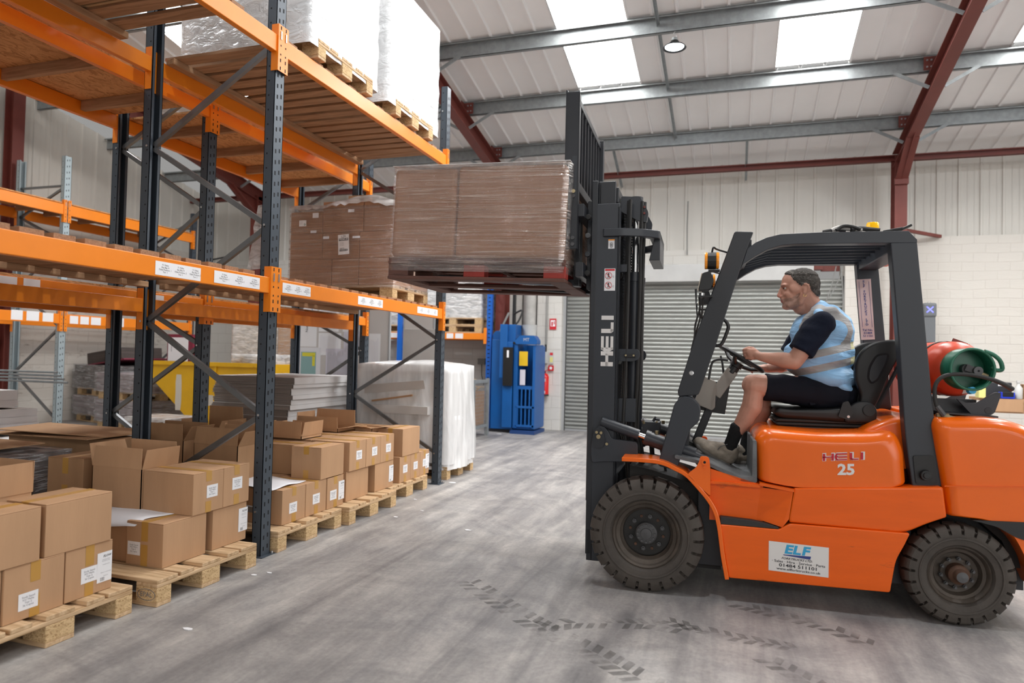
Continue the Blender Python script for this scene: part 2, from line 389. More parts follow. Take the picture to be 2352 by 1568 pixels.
class MB:
    def __init__(s): s.v = []; s.f = []; s.m = []; s.mats = []; s.T = Matrix.Identity(4)
    def mi(s, name):
        if name not in s.mats: s.mats.append(name)
        return s.mats.index(name)
    def add(s, vs, fs, mt):
        o = len(s.v); k = s.mi(mt)
        s.v += [s.T @ Vector(v) for v in vs]
        for f in fs: s.f.append(tuple(i + o for i in f)); s.m.append(k)
        return s
    def box(s, x0, x1, y0, y1, z0, z1, mt):
        vs = [(x, y, z) for x in (x0, x1) for y in (y0, y1) for z in (z0, z1)]
        return s.add(vs, [(0, 1, 3, 2), (4, 6, 7, 5), (0, 4, 5, 1), (2, 3, 7, 6), (0, 2, 6, 4), (1, 5, 7, 3)], mt)
    def quad(s, a, b, c, d, mt): return s.add([a, b, c, d], [(0, 1, 2, 3)], mt)
    def prism(s, poly, y0, y1, mt, axis='y'):
        """extrude a 2D polygon (x,z) along y; (y,z) along x; (x,y) along z"""
        def P(p, t): return (p[0], t, p[1]) if axis == 'y' else ((t, p[0], p[1]) if axis == 'x' else (p[0], p[1], t))
        n = len(poly); vs = [P(p, y0) for p in poly] + [P(p, y1) for p in poly]
        fs = [tuple(range(n)), tuple(range(2 * n - 1, n - 1, -1))] + [(i, (i + 1) % n, (i + 1) % n + n, i + n) for i in range(n)]
        return s.add(vs, fs, mt)
    def pillow(s, poly, y0, y1, r, mt, n=4, both=True, axis='y', base=False):
        """extruded outline with rounded rims"""
        def P(p, t): return (p[0], t, p[1]) if axis == 'y' else ((t, p[0], p[1]) if axis == 'x' else (p[0], p[1], t))
        rings = []
        for k in range(n + 1):
            a = math.pi / 2 * k / n; rings.append((y0 + r * (1 - math.sin(a)), r * (1 - math.cos(a))))
        rings.reverse()
        e = [(y0 + y1 - yy, d) for yy, d in reversed(rings)] if both else [(y1, 0)]
        rings = rings + e
        vs = []; N = len(poly)
        for yy, d in rings:
            q = inset_box(poly, d, base) if d > 1e-6 else poly
            vs += [P(p, yy) for p in q]
        fs = []
        for k in range(len(rings) - 1):
            for i in range(N):
                j = (i + 1) % N; fs.append((k * N + i, k * N + j, (k + 1) * N + j, (k + 1) * N + i))
        fs.append(tuple(range(N))); fs.append(tuple(range(len(rings) * N - 1, (len(rings) - 1) * N - 1, -1)))
        return s.add(vs, fs, mt)
    def cyl(s, p0, p1, r, mt, n=12, r1=None, caps=True):
        p0 = Vector(p0); p1 = Vector(p1); d = (p1 - p0).normalized(); r1 = r if r1 is None else r1
        u = d.orthogonal().normalized(); w = d.cross(u); vs = []
        for p, rr in ((p0, r), (p1, r1)):
            for i in range(n):
                a = 2 * math.pi * i / n; vs.append(p + (u * math.cos(a) + w * math.sin(a)) * rr)
        fs = [(i, (i + 1) % n, (i + 1) % n + n, i + n) for i in range(n)]
        if caps: fs += [tuple(range(n - 1, -1, -1)), tuple(range(n, 2 * n))]
        return s.add(vs, fs, mt)
    def tube(s, pts, r, mt, n=8, closed=False, radii=None):
        pts = [Vector(p) for p in pts]
        if not closed and n >= 6 and 4 <= len(pts) <= 16:      # round off the bends
            q, rq = [], []; K = 4
            for i in range(len(pts) - 1):
                a, b, c, d = pts[max(i - 1, 0)], pts[i], pts[i + 1], pts[min(i + 2, len(pts) - 1)]
                for k in range(K):
                    t = k / K; q.append(0.5 * ((2 * b) + (c - a) * t + (2 * a - 5 * b + 4 * c - d) * t * t + (3 * b - a - 3 * c + d) * t ** 3))
                    if radii: rq.append(radii[i] * (1 - t) + radii[i + 1] * t)
            q.append(pts[-1]); pts = q
            if radii: radii = rq + [radii[-1]]
        N = len(pts); vs = []; prev = None
        for i, p in enumerate(pts):
            a = pts[i - 1] if (i or closed) else p; b = pts[(i + 1) % N] if (i < N - 1 or closed) else p
            d = (b - a).normalized()
            u = d.orthogonal().normalized() if prev is None else (prev - d * prev.dot(d)).normalized()
            prev = u; w = d.cross(u); rr = radii[i] if radii else r
            for k in range(n):
                t = 2 * math.pi * k / n; vs.append(p + (u * math.cos(t) + w * math.sin(t)) * rr)
        fs = []
        for i in range(N if closed else N - 1):
            j = (i + 1) % N
            for k in range(n): fs.append((i * n + k, i * n + (k + 1) % n, j * n + (k + 1) % n, j * n + k))
        if not closed: fs += [tuple(range(n - 1, -1, -1)), tuple(range((N - 1) * n, N * n))]
        return s.add(vs, fs, mt)
    def bar(s, p0, p1, w, h, mt, up=(0, 0, 1)):
        """rectangular bar between two points"""
        p0 = Vector(p0); p1 = Vector(p1); d = (p1 - p0).normalized(); u = Vector(up)
        a = d.cross(u); a = a.normalized() if a.length > 1e-6 else d.orthogonal().normalized(); b = a.cross(d).normalized()
        vs = [p + a * sx * w / 2 + b * sy * h / 2 for p in (p0, p1) for sx, sy in ((-1, -1), (1, -1), (1, 1), (-1, 1))]
        return s.add(vs, [(3, 2, 1, 0), (4, 5, 6, 7), (0, 1, 5, 4), (1, 2, 6, 5), (2, 3, 7, 6), (3, 0, 4, 7)], mt)
    def lathe(s, prof, mt, c=(0, 0, 0), axis='z', n=32, close=False):
        c = Vector(c); vs = []
        for i in range(n):
            a = 2 * math.pi * i / n; ca, sa = math.cos(a), math.sin(a)
            for r, h in prof:
                vs.append(c + (Vector((r * ca, r * sa, h)) if axis == 'z' else (Vector((r * ca, h, r * sa)) if axis == 'y' else Vector((h, r * ca, r * sa)))))
        P = len(prof); fs = []
        for i in range(n):
            j = (i + 1) % n
            for k in range(P if close else P - 1):
                l = (k + 1) % P; fs.append((i * P + k, j * P + k, j * P + l, i * P + l))
        return s.add(vs, fs, mt)
    def disc(s, c, r, axis, mt, n=20):
        c = Vector(c); vs = []
        for i in range(n):
            a = 2 * math.pi * i / n; ca, sa = r * math.cos(a), r * math.sin(a)
            vs.append(c + (Vector((ca, sa, 0)) if axis == 'z' else (Vector((ca, 0, sa)) if axis == 'y' else Vector((0, ca, sa)))))
        return s.add(vs, [tuple(range(n))], mt)
    def text(s, txt, o, ux, uy, size, mt, bold=0.0, shear=0.0, sx=1.0, lift=0.0008):
        vs, fs = text_geo(txt, bold, shear)
        o = Vector(o); ux = Vector(ux).normalized(); uy = Vector(uy).normalized(); n = ux.cross(uy)
        return s.add([o + ux * (v.x * size * sx) + uy * (v.y * size) + n * lift for v in vs], fs, mt)
    def sheet(s, o, ux, uy, w, h, mt, lift=0.0):
        o = Vector(o); ux = Vector(ux).normalized(); uy = Vector(uy).normalized(); n = ux.cross(uy); o = o + n * lift
        return s.quad(o - ux * w / 2 - uy * h / 2, o + ux * w / 2 - uy * h / 2, o + ux * w / 2 + uy * h / 2, o - ux * w / 2 + uy * h / 2, mt)
    def build(s, name, parent=None, bevel=0.0, smooth=False, ang=35, recalc=True, seg=2, origin=None, rot=None, wn=False):
        me = bpy.data.meshes.new(name)
        vs = s.v
        if origin is not None:
            o = Vector(origin); vs = [v - o for v in vs]
        me.from_pydata([tuple(v) for v in vs], [], s.f)
        for k in s.mats: me.materials.append(MATS[k])
        me.polygons.foreach_set('material_index', s.m)
        if recalc:
            bm = bmesh.new(); bm.from_mesh(me); bmesh.ops.recalc_face_normals(bm, faces=bm.faces); bm.to_mesh(me); bm.free()
        me.update()
        if smooth:
            me.polygons.foreach_set('use_smooth', [True] * len(me.polygons))
            me.set_sharp_from_angle(angle=R(ang))
        ob = bpy.data.objects.new(name, me); COL.objects.link(ob)
        if origin is not None: ob.location = origin
        if parent: ob.parent = parent
        if wn:
            w_ = ob.modifiers.new('Normals', 'WEIGHTED_NORMAL'); w_.keep_sharp = True
        if bevel:
            md = ob.modifiers.new('Bevel', 'BEVEL'); md.width = bevel; md.segments = seg; md.limit_method = 'ANGLE'; md.angle_limit = R(40)
        return ob

def tag(o, label, cat=None, group=None, kind=None):
    if label: o['label'] = label
    if cat: o['category'] = cat
    if group: o['group'] = group
    if kind: o['kind'] = kind
    return o
def empty(name, loc=(0, 0, 0), rz=0.0, label=None, cat=None, group=None, kind=None):
    o = bpy.data.objects.new(name, None); COL.objects.link(o); o.location = loc; o.rotation_euler = (0, 0, rz)
    o.empty_display_size = 0.1
    tag(o, label, cat, group, kind); return o
def dup(root, loc, rz=None, label=None, group=None):
    r = root.copy(); COL.objects.link(r); r.location = loc
    if rz is not None: r.rotation_euler = (0, 0, rz)
    if label: r['label'] = label
    if group: r['group'] = group
    for ch in list(root.children):
        c = ch.copy(); COL.objects.link(c); c.parent = r
        for g in list(ch.children):
            d = g.copy(); COL.objects.link(d); d.parent = c
    return r
def fix_parts(root):
    return root
# ================================================================== camera
cam = bpy.data.cameras.new('camera'); cam.lens = 24; cam.sensor_width = 36; cam.clip_end = 200
cam.dof.use_dof = True; cam.dof.focus_distance = 4.6; cam.dof.aperture_fstop = 1.8
co = bpy.data.objects.new('camera', cam); COL.objects.link(co)
co.matrix_world = Matrix(((0.95036864, -0.01475371, 0.3107761, 0.0), (0.31027044, -0.02908785, -0.95020322, 0.0),
                          (0.02305883, 0.99946797, -0.02306654, 1.38), (0, 0, 0, 1)))
SC.camera = co

# ================================================================== the building
XL, XR, YB, YF = -12.0, 9.0, 13.0, -13.0
EZ = 4.98                                       # roof height at the eaves line y = 13.2
def roof_z(y): return 7.62 - 0.2 * abs(y)

def S(o, name=None):
    o['kind'] = 'structure'; return o

# floor
mb = MB(); mb.quad((XL - 0.3, YF, 0), (XR + 6, YF, 0), (XR + 6, YB + 0.4, 0), (XL - 0.3, YB + 0.4, 0), 'concrete_floor')
floor = S(mb.build('floor', recalc=False))
# drying / dust trail: tyre tread prints
def track(path, w, alt=True):
    pts = [Vector((*p, 0)) for p in path]; mbt = tr_mb
    for i in range(len(pts) - 1):
        a, b = pts[i], pts[i + 1]; L = (b - a).length; d = (b - a) / L; n = Vector((-d.y, d.x, 0)); k = int(L / 0.062)
        for j in range(k):
            c = a + d * (L * (j + 0.5) / k)
            for sgn in (-1, 1):
                q = c + n * sgn * w * 0.25 + d * (0.015 if sgn > 0 else -0.015)
                if random.random() < 0.12: continue
                l = w * 0.23; t = 0.017 + 0.006 * random.random(); sk = 0.016 * sgn
                mbt.quad(q - n * l - d * (t - sk) + Vector((0, 0, .0012)), q + n * l - d * (t + sk) + Vector((0, 0, .0012)),
                         q + n * l + d * (t - sk) + Vector((0, 0, .0012)), q - n * l + d * (t + sk) + Vector((0, 0, .0012)), 'tyre_smear')
tr_mb = MB()
track([(-1.55, 3.95), (-1.263, 3.70), (-1.03, 3.50), (-0.81, 3.34), (-0.6, 3.21), (-0.40, 3.05), (-0.2, 2.9), (0.0, 2.72)], 0.17)
track([(-0.95, 3.40), (-0.78, 3.53), (-0.6, 3.60), (-0.42, 3.66), (-0.15, 3.66)], 0.15)
track([(0.02, 4.15), (0.2, 4.08), (0.48, 3.97), (0.66, 3.80)], 0.14)
track([(0.15, 3.45), (0.32, 3.28), (0.42, 3.12)], 0.14)
track([(-0.35, 3.75), (0.0, 3.65), (0.3, 3.62)], 0.12)
tr = tr_mb.build('tyre_marks', floor, recalc=False); tag(tr, 'dusty dark tyre tread prints', kind='stuff')

# back wall: painted brick and block below, cladding above
W = MB()
DX0, DX1, DZ = -3.10, 1.74, 3.14                 # roller door opening
W.box(XL, DX0 - 0.02, YB, YB + 0.3, 0, 3.45, 'block_white')
W.box(DX1, XR + 6, YB, YB + 0.3, 0, 3.56, 'brick_white')
W.box(DX0 - 0.02, DX1, YB, YB + 0.3, DZ, 3.44, 'block_white')
wall_back = S(W.build('wall_back'))
# piers: block pier with the extinguisher, rough pier beside the baler
Pm = MB(); Pm.box(-3.66, -3.17, 12.72, YB + 0.05, 0, 3.3, 'block_white'); S(Pm.build('wall_pier', wall_back, bevel=0.008))
Pm = MB(); Pm.box(-4.33, -3.99, 12.80, YB + 0.05, 0, 3.2, 'brick_white'); S(Pm.build('wall_pier', wall_back, bevel=0.012))
Pm = MB(); Pm.box(1.76, 2.08, 12.78, YB + 0.05, 0, 3.3, 'brick_white'); S(Pm.build('wall_pier', wall_back, bevel=0.012))
# top course of loose blocks over the door
Pm = MB(); Pm.box(-0.10, 0.24, 12.90, 13.02, 3.15, 3.46, 'block_white'); Pm.box(-2.4, -1.95, 12.93, 13.02, 3.16, 3.42, 'block_white')
Pm.build('capping_block', wall_back, bevel=0.01)

def cladding(name, along, a0, a1, z0, z1f, c, inward, pitch, mt):
    """ribbed sheeting: flat pans with narrow raised ribs. along='x' -> wall at y=c, 'y' -> wall at x=c"""
    m = MB(); a = a0
    def P(t, d, z): return (t, c + d * inward, z) if along == 'x' else (c + d * inward, t, z)
    while a < a1 - 1e-6:
        b = min(a + pitch, a1)
        prof = [(a, 0), (b - 0.055, 0), (b - 0.045, 0.022), (b - 0.012, 0.022), (b, 0)]
        for k in (0.22, 0.5, 0.78): pass
        for i in range(len(prof) - 1):
            (t0, d0), (t1, d1) = prof[i], prof[i + 1]
            m.quad(P(t0, d0, z0), P(t1, d1, z0), P(t1, d1, z1f(t1)), P(t0, d0, z1f(t0)), mt)
        for k in (0.3, 0.62):                       # faint stiffening grooves
            t = a + (b - a) * k
            m.quad(P(t - 0.006, 0.004, z0), P(t + 0.006, 0.004, z0), P(t + 0.006, 0.004, z1f(t)), P(t - 0.006, 0.004, z1f(t)), mt)
        a = b
    return m.build(name)
cb = cladding('wall_back_cladding', 'x', XL, XR + 6, 3.40, lambda t: 5.02, YB + 0.12, -1, 0.3175, 'clad_white'); S(cb); cb.parent = wall_back
# left gable wall
W = MB(); W.box(XL - 0.3, XL, YF, YB + 0.3, 0, 3.62, 'brick_left')
wall_left = S(W.build('wall_left'))
cl = cladding('wall_left_cladding', 'y', YF, YB + 0.12, 3.60, lambda t: roof_z(t) + 0.02, XL - 0.02, 1, 0.3175, 'clad_white'); S(cl); cl.parent = wall_left
# dark stained band low on the left wall is dirt in the brick itself

# roof sheets with daylight panels
SKY = [(-1.895 + 2.8575 * k) for k in range(-2, 5) if k != -1]
SKY_Y = [(4.6, 10.28)]
RF = MB(); p = 0.3175
def in_sky(x):
    for s in SKY:
        if s - 0.479 < x < s + 0.479: return True
    return False
x = SKY[0] - 0.47625 - p * 6
xs = []
while x < XR + 6: xs.append(x); x += p
def roof_strip(x0, x1, ya, yb):
    pr = [(x0, 0.0), (x0 + 0.05, 0.0), (x0 + 0.062, -0.03), (x0 + 0.10, -0.03), (x0 + 0.112, 0.0), (x1, 0.0)]
    pr = [(x0, -0.028), (x0 + 0.022, -0.028), (x0 + 0.034, 0.0), (x1 - 0.012, 0.0), (x1, -0.028)]
    for i in range(len(pr) - 1):
        (a, d0), (b, d1) = pr[i], pr[i + 1]
        RF.quad((a, ya, roof_z(ya) + 0.02 + d0), (b, ya, roof_z(ya) + 0.02 + d1), (b, yb, roof_z(yb) + 0.02 + d1), (a, yb, roof_z(yb) + 0.02 + d0), 'liner_white')
for x0 in xs:
    x1 = x0 + p; mid = (x0 + x1) / 2
    for (a, b) in ((0.0, 13.2), (-13.2, 0.0)):
        if in_sky(mid):
            s0, s1 = (4.6, 10.28) if a == 0 else (-10.28, -7.4)
            roof_strip(x0, x1, a, s0); roof_strip(x0, x1, s1, b)
        else: roof_strip(x0, x1, a, b)
ceiling = S(RF.build('ceiling', recalc=False))
for i, s in enumerate(SKY):
    for k, (a, b) in enumerate(((4.6, 10.28), (-10.28, -7.4))):
        m = MB(); m.quad((s - 0.476, a, roof_z(a) + 0.03), (s + 0.476, a, roof_z(a) + 0.03), (s + 0.476, b, roof_z(b) + 0.03), (s - 0.476, b, roof_z(b) + 0.03), 'skylight')
        w = S(m.build('window_%d' % (i * 2 + k + 1), recalc=False))
# purlins (Z sections), eaves rail, portal frames
def purlin(y, name='roof_beam', mt='galvanised', h=0.20):
    m = MB(); z = roof_z(y) - 0.01
    m.box(XL, XR + 6, y - 0.004, y + 0.004, z - h, z, mt)
    m.box(XL, XR + 6, y - 0.065, y + 0.004, z - 0.006, z, mt)
    m.box(XL, XR + 6, y - 0.004, y + 0.06, z - h, z - h + 0.006, mt)
    m.box(XL, XR + 6, y - 0.065, y - 0.060, z - 0.022, z, mt); m.box(XL, XR + 6, y + 0.055, y + 0.06, z - h, z - h + 0.02, mt)
    return S(m.build(name))
for y in (11.81, 10.35, 8.90, 7.45, 6.0, 4.55, 3.1, 1.6, 0.15): purlin(y)
for y in (-2, -4, -6, -8, -10, -12): purlin(y)
m = MB(); m.box(XL, XR + 6, 12.56, 12.66, 4.76, 4.80, 'red_oxide'); m.box(XL, XR + 6, 12.60, 12.62, 4.76, 4.86, 'red_oxide'); m.box(XL, XR + 6, 12.56, 12.66, 4.84, 4.86, 'red_oxide')
S(m.build('eaves_beam'))
def ibeam(m, p0, p1, side, nrm, d, w, mt, tf=0.016, tw=0.01):
    """I section: web in the plane of nrm, flanges at both edges"""
    p0 = Vector(p0); p1 = Vector(p1); n = Vector(nrm).normalized(); s = Vector(side).normalized()
    m.bar(p0 + n * (d / 2), p1 + n * (d / 2), w, tf, mt, up=n); m.bar(p0 - n * (d / 2), p1 - n * (d / 2), w, tf, mt, up=n)
    m.bar(p0, p1, tw, d, mt, up=n)
for fx in (-10.0, -4.28, 2.50, 9.2):
    m = MB(); dz = Vector((0, 0.2, 1)).normalized()
    ibeam(m, (fx, 12.46, 0), (fx, 12.46, 4.78), (1, 0, 0), (0, 1, 0), 0.30, 0.18, 'red_oxide')
    yA, yB = 12.5, 0.0
    c = lambda y: (fx, y, roof_z(y) - 0.22 - 0.13)
    ibeam(m, c(12.55), c(0.0), (1, 0, 0), dz, 0.24, 0.16, 'red_oxide')
    # haunch
    m.prism([(12.31, 4.35), (12.31, 4.9), (10.9, roof_z(10.9) - 0.46), (11.4, roof_z(11.4) - 0.48)], fx - 0.006, fx + 0.006, 'red_oxide', axis='x')
    m.bar((fx, 12.31, 4.36), (fx, 11.55, roof_z(11.55) - 0.475), 0.18, 0.018, 'red_oxide', up=(0, 1, 0.3))
    m.box(fx - 0.10, fx + 0.10, 12.26, 12.32, 4.30, 4.40, 'red_oxide')
    fr = S(m.build('steel_column', bevel=0.0))
    # cleats and fly braces where the purlins cross
    for y in (11.81, 10.35, 8.90, 7.45, 6.0):
        z = roof_z(y)
        k = MB(); k.box(fx - 0.16, fx + 0.16, y - 0.075, y - 0.066, z - 0.21, z - 0.03, 'red_oxide'); k.box(fx - 0.006, fx + 0.006, y - 0.2, y - 0.02, z - 0.24, z - 0.03, 'red_oxide')
        for sx in (-0.12, -0.07, 0.07, 0.12):
            for zz in (-0.17, -0.08): k.cyl((fx + sx, y - 0.088, z + zz), (fx + sx, y - 0.075, z + zz), 0.012, 'galvanised', 6)
        S(k.build('cleat', fr))
        for sx in (-1, 1):
            k = MB(); k.bar((fx + sx * 0.09, y - 0.06, z - 0.44), (fx + sx * 0.50, y - 0.03, z - 0.20), 0.045, 0.012, 'galvanised', up=(0, 1, 0)); k.bar((fx + sx * 0.09, y - 0.04, z - 0.44), (fx + sx * 0.50, y - 0.01, z - 0.20), 0.008, 0.045, 'galvanised', up=(0, 1, 0))
            S(k.build('fly_brace', fr))
m = MB(); ibeam(m, (XL + 0.16, 8.4, 0), (XL + 0.16, 8.4, 5.8), (0, 1, 0), (1, 0, 0), 0.2, 0.2, 'red_oxide'); S(m.build('steel_column'))
# sag rods between purlins
for (sx, ya, yb) in ((-1.01, 4.55, 11.81), (-2.10, 11.81, 13.0), (0.14, 11.81, 13.0), (4.8, 4.55, 11.81), (-7.2, 4.55, 11.81)):
    m = MB(); m.bar((sx, ya, roof_z(ya) - 0.09), (sx, yb, roof_z(yb) - 0.09 - (0.25 if yb > 12 else 0)), 0.04, 0.006, 'galvanised'); m.bar((sx - 0.018, ya, roof_z(ya) - 0.11), (sx - 0.018, yb, roof_z(yb) - 0.11 - (0.25 if yb > 12 else 0)), 0.005, 0.045, 'galvanised')
    S(m.build('sag_bar_beam'))
# side rail stub beside the right column
m = MB(); m.bar((2.62, 12.62, 3.62), (3.22, 12.95, 3.55), 0.05, 0.05, 'red_oxide'); S(m.build('bracing_beam'))
# red lintel end beside the door
m = MB(); m.box(1.40, 1.70, 12.93, 12.99, 3.0, 3.16, 'red_oxide'); m.box(1.2, 1.42, 12.86, 12.99, 3.02, 3.15, 'red_oxide'); S(m.build('door_lintel'))

# roller shutter door: curtain, box, guides
door = MB(); z = 0.02; k = 0.0
prof = []
n = 0
while z < 2.84:
    prof += [(12.90, z), (12.873, z + 0.012), (12.866, z + 0.032), (12.873, z + 0.052), (12.90, z + 0.064)]; z += 0.075
vs = []; 
for (y, zz) in prof: vs += [(DX0, y, zz), (DX1, y, zz)]
door.add(vs, [(2 * i, 2 * i + 1, 2 * i + 3, 2 * i + 2) for i in range(len(prof) - 1)], 'shutter_steel')
door.box(DX0, DX1, 12.875, 12.91, 0.0, 0.05, 'shutter_rail')
d1 = S(door.build('door_1', smooth=True, ang=60, recalc=False))
m = MB(); m.box(DX0 - 0.04, 1.26, 12.66, 12.98, 2.82, 3.135, 'shutter_box'); S(m.build('shutter_box', d1, bevel=0.01))
for xx in (DX0 - 0.11, DX1):
    m = MB(); m.box(xx, xx + 0.11, 12.84, 12.86, 0, 2.9, 'shutter_rail'); m.box(xx, xx + 0.012, 12.84, 12.96, 0, 2.9, 'shutter_rail'); m.box(xx + 0.098, xx + 0.11, 12.84, 12.92, 0, 2.9, 'shutter_rail'); S(m.build('shutter_guide', d1))

# large round downpipe boxed beside the pier
m = MB(); m.cyl((-3.83, 12.80, 0), (-3.83, 12.80, 4.6), 0.135, 'pipe_white', 20)
m.cyl((-3.83, 12.80, 1.80), (-3.83, 12.80, 1.88), 0.16, 'pipe_white', 20); m.cyl((-3.83, 12.80, 1.62), (-3.83, 12.80, 1.66), 0.15, 'pipe_white', 20)
tag(m.build('downpipe', smooth=True), 'thick white painted downpipe beside the block pier behind the baler', 'pipe')

# cables on the wall right of the shutter
m = MB()
for k, (a, b) in enumerate((((1.62, 3.06), (1.28, 2.05)), ((1.70, 3.1), (1.66, 1.5)), ((1.66, 3.3), (1.72, 1.5)), ((1.74, 3.2), (1.50, 2.5)))):
    pts = []
    for i in range(9):
        t = i / 8; pts.append((a[0] + (b[0] - a[0]) * t + 0.05 * math.sin(3.1 * t), 12.77, a[1] + (b[1] - a[1]) * t))
    m.tube(pts, 0.008, 'cable_grey', 6)
tag(m.build('cable_bundle', smooth=True), 'thin grey cables hanging on the white wall right of the shutter', 'cable')
m = MB(); m.tube([(-0.87, 12.98, 4.35), (-0.88, 12.97, 3.9), (-0.87, 12.96, 3.35)], 0.012, 'cable_grey', 6)
tag(m.build('conduit', smooth=True), 'short dark conduit on the white cladding above the shutter', 'conduit')
m = MB()
m.tube([(-11.9, 8.6, 3.62), (-11.9, 9.6, 3.30), (-11.9, 10.7, 3.1), (-11.9, 12.0, 3.22), (-11.2, 12.9, 3.55)], 0.02, 'black_rubber', 6)
tag(m.build('wall_cable', smooth=True), 'black cable sagging along the gable wall above the brickwork', 'cable')

# ------------------------------------------------------------------ lamps
def highbay(x, y, z, lab, first):
    r = empty('highbay_lamp', (x, y, z), 0, lab, 'lamp', 'round high bay lamps under the roof')
    return r
hb = empty('highbay_lamp', (-0.80, 8.9, 5.44), 0, 'round black high bay lamp hanging lit from the roof purlin', 'lamp')
m = MB(); m.lathe([(0.0, 0.06), (0.05, 0.06), (0.06, 0.03), (0.085, 0.02), (0.135, -0.012), (0.15, -0.03), (0.145, -0.034), (0.12, -0.016), (0.0, 0.0)], 'black_plastic', n=32)
m.lathe([(0.0, 0.10), (0.035, 0.10), (0.04, 0.06), (0.0, 0.06)], 'galvanised', n=16); m.build('housing', hb, smooth=True)
m = MB(); m.disc((0, 0, -0.018), 0.118, 'z', 'lamp_glass', 28); m.build('lens', hb, recalc=False)
m = MB(); m.tube([(0, 0, 0.10), (0.02, 0, 0.13), (-0.015, 0, 0.16), (0.01, 0, 0.19), (0.03, 0.0, 0.215)], 0.004, 'steel_bright', 6); m.build('hook', hb)
def area(name, loc, size, power, color=(1, 1, 1), rot=(0, 0, 0), sy=None):
    l = bpy.data.lights.new(name, 'AREA'); l.energy = power; l.color = color; l.size = size
    if sy: l.shape = 'RECTANGLE'; l.size_y = sy
    o = bpy.data.objects.new(name, l); COL.objects.link(o); o.location = loc; o.rotation_euler = rot
    return o
LAMPW = 60
for k, (lx, ly) in enumerate(((-0.8, 8.9), (-0.8, 3.0), (4.4, 3.0), (-6.6, 3.0), (4.4, 8.9), (-6.6, 10.3))):
    l = area('highbay_light', (lx, ly, roof_z(ly) - 0.45 if k else 5.405), 0.24, LAMPW, (0.92, 0.96, 1.0))
    l.data.shape = 'DISK'
    if k:
        r = dup(hb, (lx, ly, roof_z(ly) - 0.42)); r['label'] = 'round black high bay lamp hanging lit further along the roof'; r['group'] = 'high bay lamps out of the picture'
# world: overcast daylight that comes in through the open side of the hall behind the camera
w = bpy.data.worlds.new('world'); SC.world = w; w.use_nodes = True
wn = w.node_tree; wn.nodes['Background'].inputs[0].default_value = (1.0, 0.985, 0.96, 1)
# bright lobe added to the sky for highlights, in place of open door daylight
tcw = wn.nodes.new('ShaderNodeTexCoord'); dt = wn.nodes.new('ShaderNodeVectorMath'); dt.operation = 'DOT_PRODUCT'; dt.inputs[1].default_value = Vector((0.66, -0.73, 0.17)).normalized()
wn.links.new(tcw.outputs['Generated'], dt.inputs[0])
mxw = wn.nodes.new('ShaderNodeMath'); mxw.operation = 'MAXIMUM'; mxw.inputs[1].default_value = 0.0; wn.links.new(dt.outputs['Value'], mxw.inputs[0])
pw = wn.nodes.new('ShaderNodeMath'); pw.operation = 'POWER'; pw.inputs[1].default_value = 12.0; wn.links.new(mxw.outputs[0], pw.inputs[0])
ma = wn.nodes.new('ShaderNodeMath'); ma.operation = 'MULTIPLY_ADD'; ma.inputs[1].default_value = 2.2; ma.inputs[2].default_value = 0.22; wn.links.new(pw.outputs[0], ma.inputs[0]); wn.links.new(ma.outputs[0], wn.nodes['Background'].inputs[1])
SC.view_settings.view_transform = 'Standard'; SC.view_settings.look = 'None'; SC.view_settings.exposure = 0.5; SC.view_settings.gamma = 1.0
SC.view_settings.use_curve_mapping = False
SC.cycles.max_bounces = 8; SC.cycles.diffuse_bounces = 4; SC.cycles.glossy_bounces = 3; SC.cycles.transparent_max_bounces = 12
SC.cycles.sample_clamp_indirect = 6.0; SC.cycles.caustics_reflective = False; SC.cycles.caustics_refractive = False
SC.cycles.use_adaptive_sampling = True; SC.cycles.adaptive_threshold = 0.02
# ================================================================== pallet racking
def upright_mesh(m, x, y, face, z0, z1, mt, hx, w=0.10, d=0.072, side_light=True, pitch=0.075):
    """open C post. face = +1: slotted face looks to +X at x; face = -1: to -X"""
    t = 0.004; xi = x - face * d
    def b(xa, xb, ya, yb): m.box(min(xa, xb), max(xa, xb), ya, yb, z0, z1, mt)
    b(x - face * t, x, y - w / 2, y + w / 2)
    for s in (-1, 1):
        ya, yb = (y - w / 2, y - w / 2 + t) if s < 0 else (y + w / 2 - t, y + w / 2)
        b(x, xi, ya, yb)
        la, lb = (y - w / 2, y - w / 2 + 0.024) if s < 0 else (y + w / 2 - 0.024, y + w / 2)
        b(xi, xi + face * t, la, lb)
    # slots on the face, round holes on the cheeks
    z = z0 + 0.05
    while z < z1 - 0.05:
        for s in (-1, 1):
            yc = y + s * 0.020; zc = z + (0.012 if s > 0 else 0)
            xf = x + face * 0.0006
            m.quad((xf, yc - 0.0065, zc - 0.014), (xf, yc + 0.0065, zc - 0.014), (xf, yc + 0.0065, zc + 0.014), (xf, yc - 0.0065, zc + 0.014), hx)
        z += pitch
    z = z0 + 0.03
    while z < z1 - 0.03:
        for s in (-1, 1):
            xc = x - face * 0.047; yy = y + s * (w / 2 + 0.0006); r = 0.0055
            m.quad((xc - r, yy, z - r), (xc + r, yy, z - r), (xc + r, yy, z + r), (xc - r, yy, z + r), 'slot_dark')
        z += 0.10
